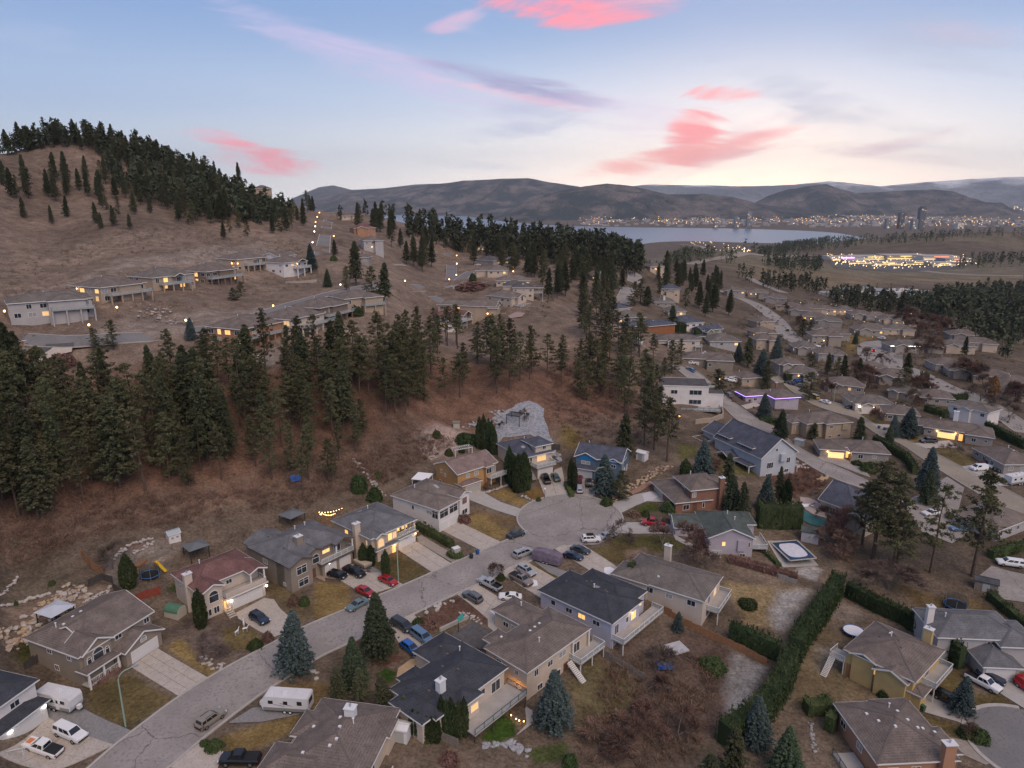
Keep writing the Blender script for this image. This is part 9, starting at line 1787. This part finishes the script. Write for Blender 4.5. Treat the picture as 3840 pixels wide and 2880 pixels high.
# ================================================================== FAR SIDE OF THE VALLEY
_FL=['brown hip roof','grey brown hip roof','taupe hip roof','wide brown roof','low brown roof']
for i, (p, L_, rz, h, wl_, rf, lab) in enumerate((
 ((120.8,313.8),12,.05,5.4,'dusk','brown','two storey brown roofed house below the large dark blue spruce'),((122.5,309.3),14,-.2,3.0,'dusk','greybrown','low roof just above the square cedar hedge'),((133.9,295.7),16,-.5,3.2,'stone','brown','brown bungalow right of the round pine by the blue cars'),((153.7,349.3),14,-.1,4.0,'dusk','brown','neat hip roofed house at the bend of the valley street'),((146.9,362.9),13,-.1,3.5,'dusk','greybrown','house below the bend with small skylight'),
 ((169.8,396.4),17,-.1,5.0,'stone','brown','wide house right of the wide dark pines'),((182.3,426.7),16,-.1,4.0,'stone','greybrown','house behind the wide house mid valley'),((127.1,363.6),12,.1,5.0,'tan','brown','timber gabled house beside the dense dark fir'),((163.2,310.9),16,-.4,3.5,'dusk','brown','roof left of the square cedar block'),((167.1,327.5),11,.0,3.0,'dusk','taupe','low roof below the curved street'),((157.9,289.3),11,-.9,3.0,'stone','greybrown','pale hip roof behind the bare brown trees'),
 ((206.1,337.3),15,-.1,3.5,'dusk','brown','brown roof beside the tall fir mid right'),((206.3,326.8),17,-.3,3.5,'stone','brown','long roof before the far right street'),((212.8,318.5),16,-.4,3.5,'tan','brown','brown roof with gables at the wood edge'),((214.4,301.1),18,-.1,4.0,'dusk','brown','wide brown house right of the rusty columnar tree'),((210.6,293.2),10,-.1,3.0,'stone','greybrown','small annexe below the wide brown house'),
 ((207.2,381.8),19,-.05,3.5,'dusk','greybrown','house edged with white and amber light strips'),((220.9,388.3),18,-.3,3.5,'dusk','greybrown','grey roof right of the light edged house'),((237.5,385.9),18,-.2,4.0,'sand','greybrown','house with pale wall beside the green fir'),((257,398),18,-.3,4.0,'sand','brown','house at the edge of the dark wood'),((267.8,428.4),18,-.2,3.5,'dusk','brown','roof among the bare brown trees'),((284.7,453.9),17,-.1,3.5,'dusk','brown','far roof with white chimney at the wood'),
 ((220.9,446.1),19,-.1,3.5,'sand','greybrown','long pale house above the golden bank'),((238.6,447),18,-.1,3.5,'sand','greybrown','house right of the long pale house'),((174.8,585.6),17,-.2,3.5,'dusk','brown','brown roof at the head of the valley street'),((199.7,603),17,-.3,3.5,'dusk','taupe','second brown roof at the head of the valley street'),((204.6,578.6),18,-.4,3.5,'dusk','brown','roof above the first bend of the valley street'),((200.6,539.2),18,-.4,3.5,'tan','brown','brown roof beside the first bend'),((202.6,519.4),17,-.4,3.5,'dusk','brown','roof right of the first bend'),
 ((216.5,528.9),15,-.2,5.0,'tan','brown','two storey house with warm lit porch far up the valley'),((231.8,540),16,-.2,3.5,'sand','brown','pale house right of the warm porch'),((200.4,490.7),18,-.3,3.5,'dusk','brown','roof below the warm porch'),((203.5,472.1),17,-.3,3.5,'dusk','greybrown','roof below the pale house far up the valley'),((251.6,547),15,-.1,3.5,'sand','brown','small house before the trailer park'),((251,522.4),17,-.1,3.5,'dusk','brown','roof in the long far row, first'),((260.4,518.2),17,-.1,3.5,'dusk','taupe','roof in the long far row, second'),((262.7,502.5),17,-.15,3.5,'sand','brown','roof in the long far row, third'),((268.9,495.3),16,-.15,3.5,'sand','greybrown','roof in the long far row, last'),((214.4,437.9),18,-.1,3.5,'dusk','brown','roof mid valley below the long far row'),((184.2,416.8),17,-.1,3.5,'dusk','brown','roof right of the valley street mid way'),
 ((151.6,435.7),13,.2,4.0,'tan','brown','tan house left of the valley street below the wood'),((135.5,390.4),13,.1,4.0,'tan','brown','brown house left of the valley street above the timber gable'),((217.4,308.2),16,-.3,3.5,'dusk','brown','brown roof at the right edge by the wood'),((-145.2,621.3),17,.5,4.0,'sand','brown','brown roofed house at the top of the left road'),((-107.3,492.7),16,.5,4.0,'clay','red','rust roofed house on the knoll above the left road'),((-90,437.2),13,.4,6.0,'grey','brown','grey house with white balcony on the knoll'),((-179.8,486.5),15,.1,5.0,'white','taupe','white house high on the left hill'),((-197.7,563),14,.4,4.2,'tan','brown','tan house highest on the left hill'),((-87.2,388.8),10,0,3.5,'dusk','brown','roof half hidden above the left road'),((-29.2,579.3),14,.1,4.0,'grey','dark','dark roofed house hidden in the ridge wood'),((36.5,602.7),12,.1,4.0,'sand','taupe','pale house hidden at the edge of the ridge wood'),((106.7,554.7),13,.3,4.0,'sand','greybrown','pale house with lit front at the top of the ridge road'),((54.9,476.7),13,.4,4.0,'dusk','greybrown','grey roofed house with lit garage left of the ridge road'))):
    ex=[(L_*.5,-2.2,L_*.95,7,h,'h',.36,-5)] if i % 2 else [(L_*.1,-1.8,L_*.5,7,h,'ygh',.4,-5)]
    ft=[('lamp',(L_*.4,-.2,2.2),LAMPW,.22)] if i % 4==1 or 'lit' in lab or 'warm' in lab else []
    if 'light strips' in lab: ft+=[('box','light_strip',(0,-.15,h+.05,L_,-.08,h+.18),LAMPC)]
    plain('',lab,(*p,gz(*p)),rz,L_,12 if L_>12 else 10,h,wl_,rf,extra=ex,feats=ft,auto='FL',storeys=2 if h>4.5 else 1,lit=.18)
# trailer park
_g=np.random.default_rng(12); TPM=[mat('park_white',(.55,.54,.53),.6),mat('park_grey',(.33,.33,.34),.6),mat('park_tan',(.42,.36,.30),.6),mat('park_blue',(.20,.25,.30),.6)]; _park=[(310.1,711.8),(375.5,822.4),(433.9,868.1),(494.9,893.2),(487.2,841.7),(461.3,772.3),(382.9,701.5),(325.8,678.5),(293.7,659.7)]
_P = np.array(_park); _n = 0
while _n < 64:
    x, y = _g.uniform(_P.min(0), _P.max(0))
    if not inside(_park, np.array([x]), np.array([y]))[0]: continue
    _n+=1; w,l=_g.uniform(4,6),_g.uniform(9,15); o=thing('mobile_home','pale mobile home in the crowded trailer park','mobile home',(x,y,gz(x,y)),_g.uniform(-.3,.3),'mobile homes in the trailer park')
    wg=Wing(-l/2,-w/2,l/2,w/2,2.9,'xgg',.22,-1,.2); wg.wall(o,TPM[_g.integers(4)]); wg.roof(o,TPM[_g.integers(4)],TRIM)
mass(_park,40,(5,9),41,'forest','small trees between the mobile homes',k=30)
# shopping centre
_mall=[((702.5,1528.1),70,40,9),((797.1,1600.1),90,40,9),((867.2,1596.7),100,45,10),((914.8,1555.2),80,40,9),((913.6,1486.7),60,35,8),((677.2,1412.2),50,30,7),((736.6,1420.8),60,30,7),((811.8,1448.9),55,30,7),((840.6,1410.5),50,28,7)]
SHOPL=mat('shop_lights',(1,.8,.4),.5,emit=(1.0,.72,.28),estr=.55); SHOPV=mat('violet_sign',(.8,.4,1),.5,emit=(.8,.35,1.0),estr=2.0); SHOPR=mat('red_sign',(1,.3,.2),.5,emit=(1,.2,.1),estr=1.5)
for i, ((x, y), w, d, h) in enumerate(_mall):
    o=thing('store',['large store with violet sign at the left of the shopping centre','long lit store second in the shopping centre','widest lit store in the shopping centre','lit store right of the widest one','lit store at the right end of the shopping centre','small lit shop before the left store','small lit shop before the long store','small lit shop before the widest store','small lit shop at the right front'][i],'store',(x,y,gz(x,y)),.05)
    MB().box(-w/2,-d/2,-3,w/2,d/2,h).build('wall',TPM[i % 3],o); MB().box(-w/2-.5,-d/2-.5,h,w/2+.5,d/2+.5,h+.6).build('roof',CONC2,o); MB().box(-w/2+2,-d/2-.4,2,w/2-2,-d/2-.1,h*.45).build('shopfront',SHOPL,o); MB().box(-w*.2,-d/2-.9,h*.72,w*.2,-d/2-.5,h*.95).build('sign',SHOPV if i==0 else SHOPR if i in (3,4) else SHOPL,o)
def lights(name,label,poly,n,seed,cols,s=(1.0,2.5),zup=(3,8)):
    """lamps too far off to tell apart"""
    g=np.random.default_rng(seed); P=np.array(poly); X=g.uniform(P.min(0),P.max(0),(n*14,2)); X=X[inside(poly,X[:,0],X[:,1])][:n]; z=np.maximum(ground(X[:,0],X[:,1]),LAKEZ+.5)
    for c, m in enumerate(cols):
        k = MB()
        for (x, y), zz in list(zip(X, z))[c::len(cols)]:
            r=g.uniform(*s); h=zz+g.uniform(*zup); k.v+=[(x-r,y,h),(x,y-r,h),(x+r,y,h),(x,y+r,h),(x,y,h+r),(x,y,h-r)]; b=len(k.v)-6; k.f+=[(b,b+1,b+4),(b+1,b+2,b+4),(b+2,b+3,b+4),(b+3,b,b+4),(b+1,b,b+5),(b+2,b+1,b+5),(b+3,b+2,b+5),(b,b+3,b+5)]
        tag(k.build(name, m), label[c], 'lights', kind='stuff')
TL=mat('town_lamp',(1,.7,.3),.5,emit=(1.0,.62,.22),estr=2.2); TLW=mat('town_lamp_white',(1,.9,.7),.5,emit=(1.0,.80,.55),estr=1.6)
lights('street_lights',['warm lamps of the shopping centre car park','white lamps of the shopping centre car park'],[(724.9,1660.2),(990,1580.6),(893.6,1380),(793.9,1288.1),(499.8,1115.2)],260,51,(TL,TLW),(.5,1.3),(3,11))
lights('street_lights',['warm lamps along the lakeside highway','pale lamps along the lakeside highway'],[(854.4,3477.5),(1024.4,3376.6),(956.4,3085),(622.7,1815.7),(345.7,1089.4),(819,2944.1),(780.6,3259.2)],46,52,(TL,TLW),(1.0,2.0),(6,10))
lights('street_lights',['warm lamps scattered through the valley','pale lamps scattered through the valley'],[(192.9,574.8),(525,810.1),(326.4,473.2),(174.1,377.1),(169,463.2)],46,53,(TL,TLW),(.16,.3),(2,5))
# the town across the lake
_town=[(520,5650),(1500,5420),(3000,5100),(4400,5000),(4600,7600),(2800,9000),(1200,8200),(600,6600)]
lights('town_lights',['warm lamps of the town across the lake','white lamps of the town across the lake','orange lamps of the town across the lake'],_town,620,54,(TL,TLW,mat('town_lamp_orange',(1,.5,.15),.5,emit=(1.0,.45,.12),estr=2.2)),(1.6,4.2),(4,30))
lights('town_lights',['warm lamps on the far right plain','white lamps on the far right plain'],[(5200,9000),(8200,9500),(8200,12500),(5600,11000)],170,55,(TL,TLW),(4,9),(10,60))
_g=np.random.default_rng(8); X=_g.uniform((500,5200),(4600,8800),(4200,2)); X=X[inside(_town,X[:,0],X[:,1])][:900]; k=MB()
for (x,y),w,d,h in zip(X,_g.uniform(14,60,len(X)),_g.uniform(14,40,len(X)),_g.uniform(5,16,len(X))): z=max(gz(x,y),LAKEZ)-2; k.box(x-w/2,y-d/2,z,x+w/2,y+d/2,z+h+2)
tag(k.build('town',mat('town_walls',(.26,.24,.24),.9,(.42,.39,.38),scale=.004)),'low buildings of the town across the lake','town',kind='stuff')
far_trees('forest','trees between the low buildings of the town',[(a,b,c) for (a,b),c in zip(_g.uniform((500,5300),(4600,8800),(900,2)),_g.uniform(14,26,900))],FD,61,10)
TGL=mat('tower_glass',(.16,.18,.21),.35,(.24,.26,.29),scale=.05); TDK=mat('dark_tower',(.06,.07,.085),.35,(.10,.11,.13),scale=.05)
def tower(q, w, d, h, m, label, setback=None, lit=6):
    x,y=q; o=thing('tower',label,'tower',(x,y,max(gz(x,y),LAKEZ)),.1); MB().box(-w/2,-d/2,-4,w/2,d/2,h).build('shaft',m,o); MB().box(-w*.3,-d*.3,h,w*.3,d*.3,h+h*.06).build('crown',m,o)
    n = int(h / 3.4); f = MB()
    for i in range(1,n): f.box(-w/2-.8,-d/2-.8,i*3.4-.5,w/2+.8,-d/2,i*3.4)
    tag(f.build('floor_band', TPM[1], o), kind='stuff')
    if setback: MB().box(*setback).build('podium', TPM[2], o)
    g = np.random.default_rng(int(x)); 
    for i in range(lit): a=g.uniform(-w*.4,w*.4); b=g.uniform(6,h-6); MB().box(a-2,-d/2-1.2,b,a+2,-d/2-.9,b+2.4).build('lit_window',TL,o)
for (qx,D_,w,h,m,lab) in ((1632,5300,34,75,TGL,'pale apartment tower left of the taller one on the far shore'),(1752.2,5400,36,105,TGL,'taller pale apartment tower on the far shore'),(1483.7,5300,30,48,TGL,'short tower block at the left of the town'),(2577.8,5000,34,70,TGL,'pale mid rise tower right of the bay'),(2666.8,5000,34,108,TDK,'slim dark tower with lit top'),(2747.4,4900,40,142,TDK,'tallest dark glass tower of the town'),(2693.6,4880,38,68,TGL,'lower tower leaning against the tallest one'),(3008.6,4900,46,40,TPM[0],'white block right of the towers'),(1360.8,5500,40,40,TGL,'low block at the left end of the far shore')):
    tower((qx, D_), w, w * .8, h, m, lab)

HAZE = 3.0e-5

# ------------------------------------------------------------------ the air between
hz=MB().box(-30000,-3000,-420,30000,25000,1500).build('haze',None)
hm=bpy.data.materials.new('haze'); hm.use_nodes=True; hm.node_tree.nodes.clear()
_o=hm.node_tree.nodes.new('ShaderNodeOutputMaterial'); _v=hm.node_tree.nodes.new('ShaderNodeVolumePrincipled')
_v.inputs['Color'].default_value=(.80,.88,1.0,1); _v.inputs['Density'].default_value=HAZE; _v.inputs['Anisotropy'].default_value=.0
try: hm.cycles.homogeneous_volume = True
except Exception: pass
_v.inputs['Density Attribute'].default_value = ''
hm.node_tree.links.new(_v.outputs[0],_o.inputs['Volume']); hz.data.materials.append(hm); tag(hz,'thin evening haze over the valley','haze',kind='stuff')
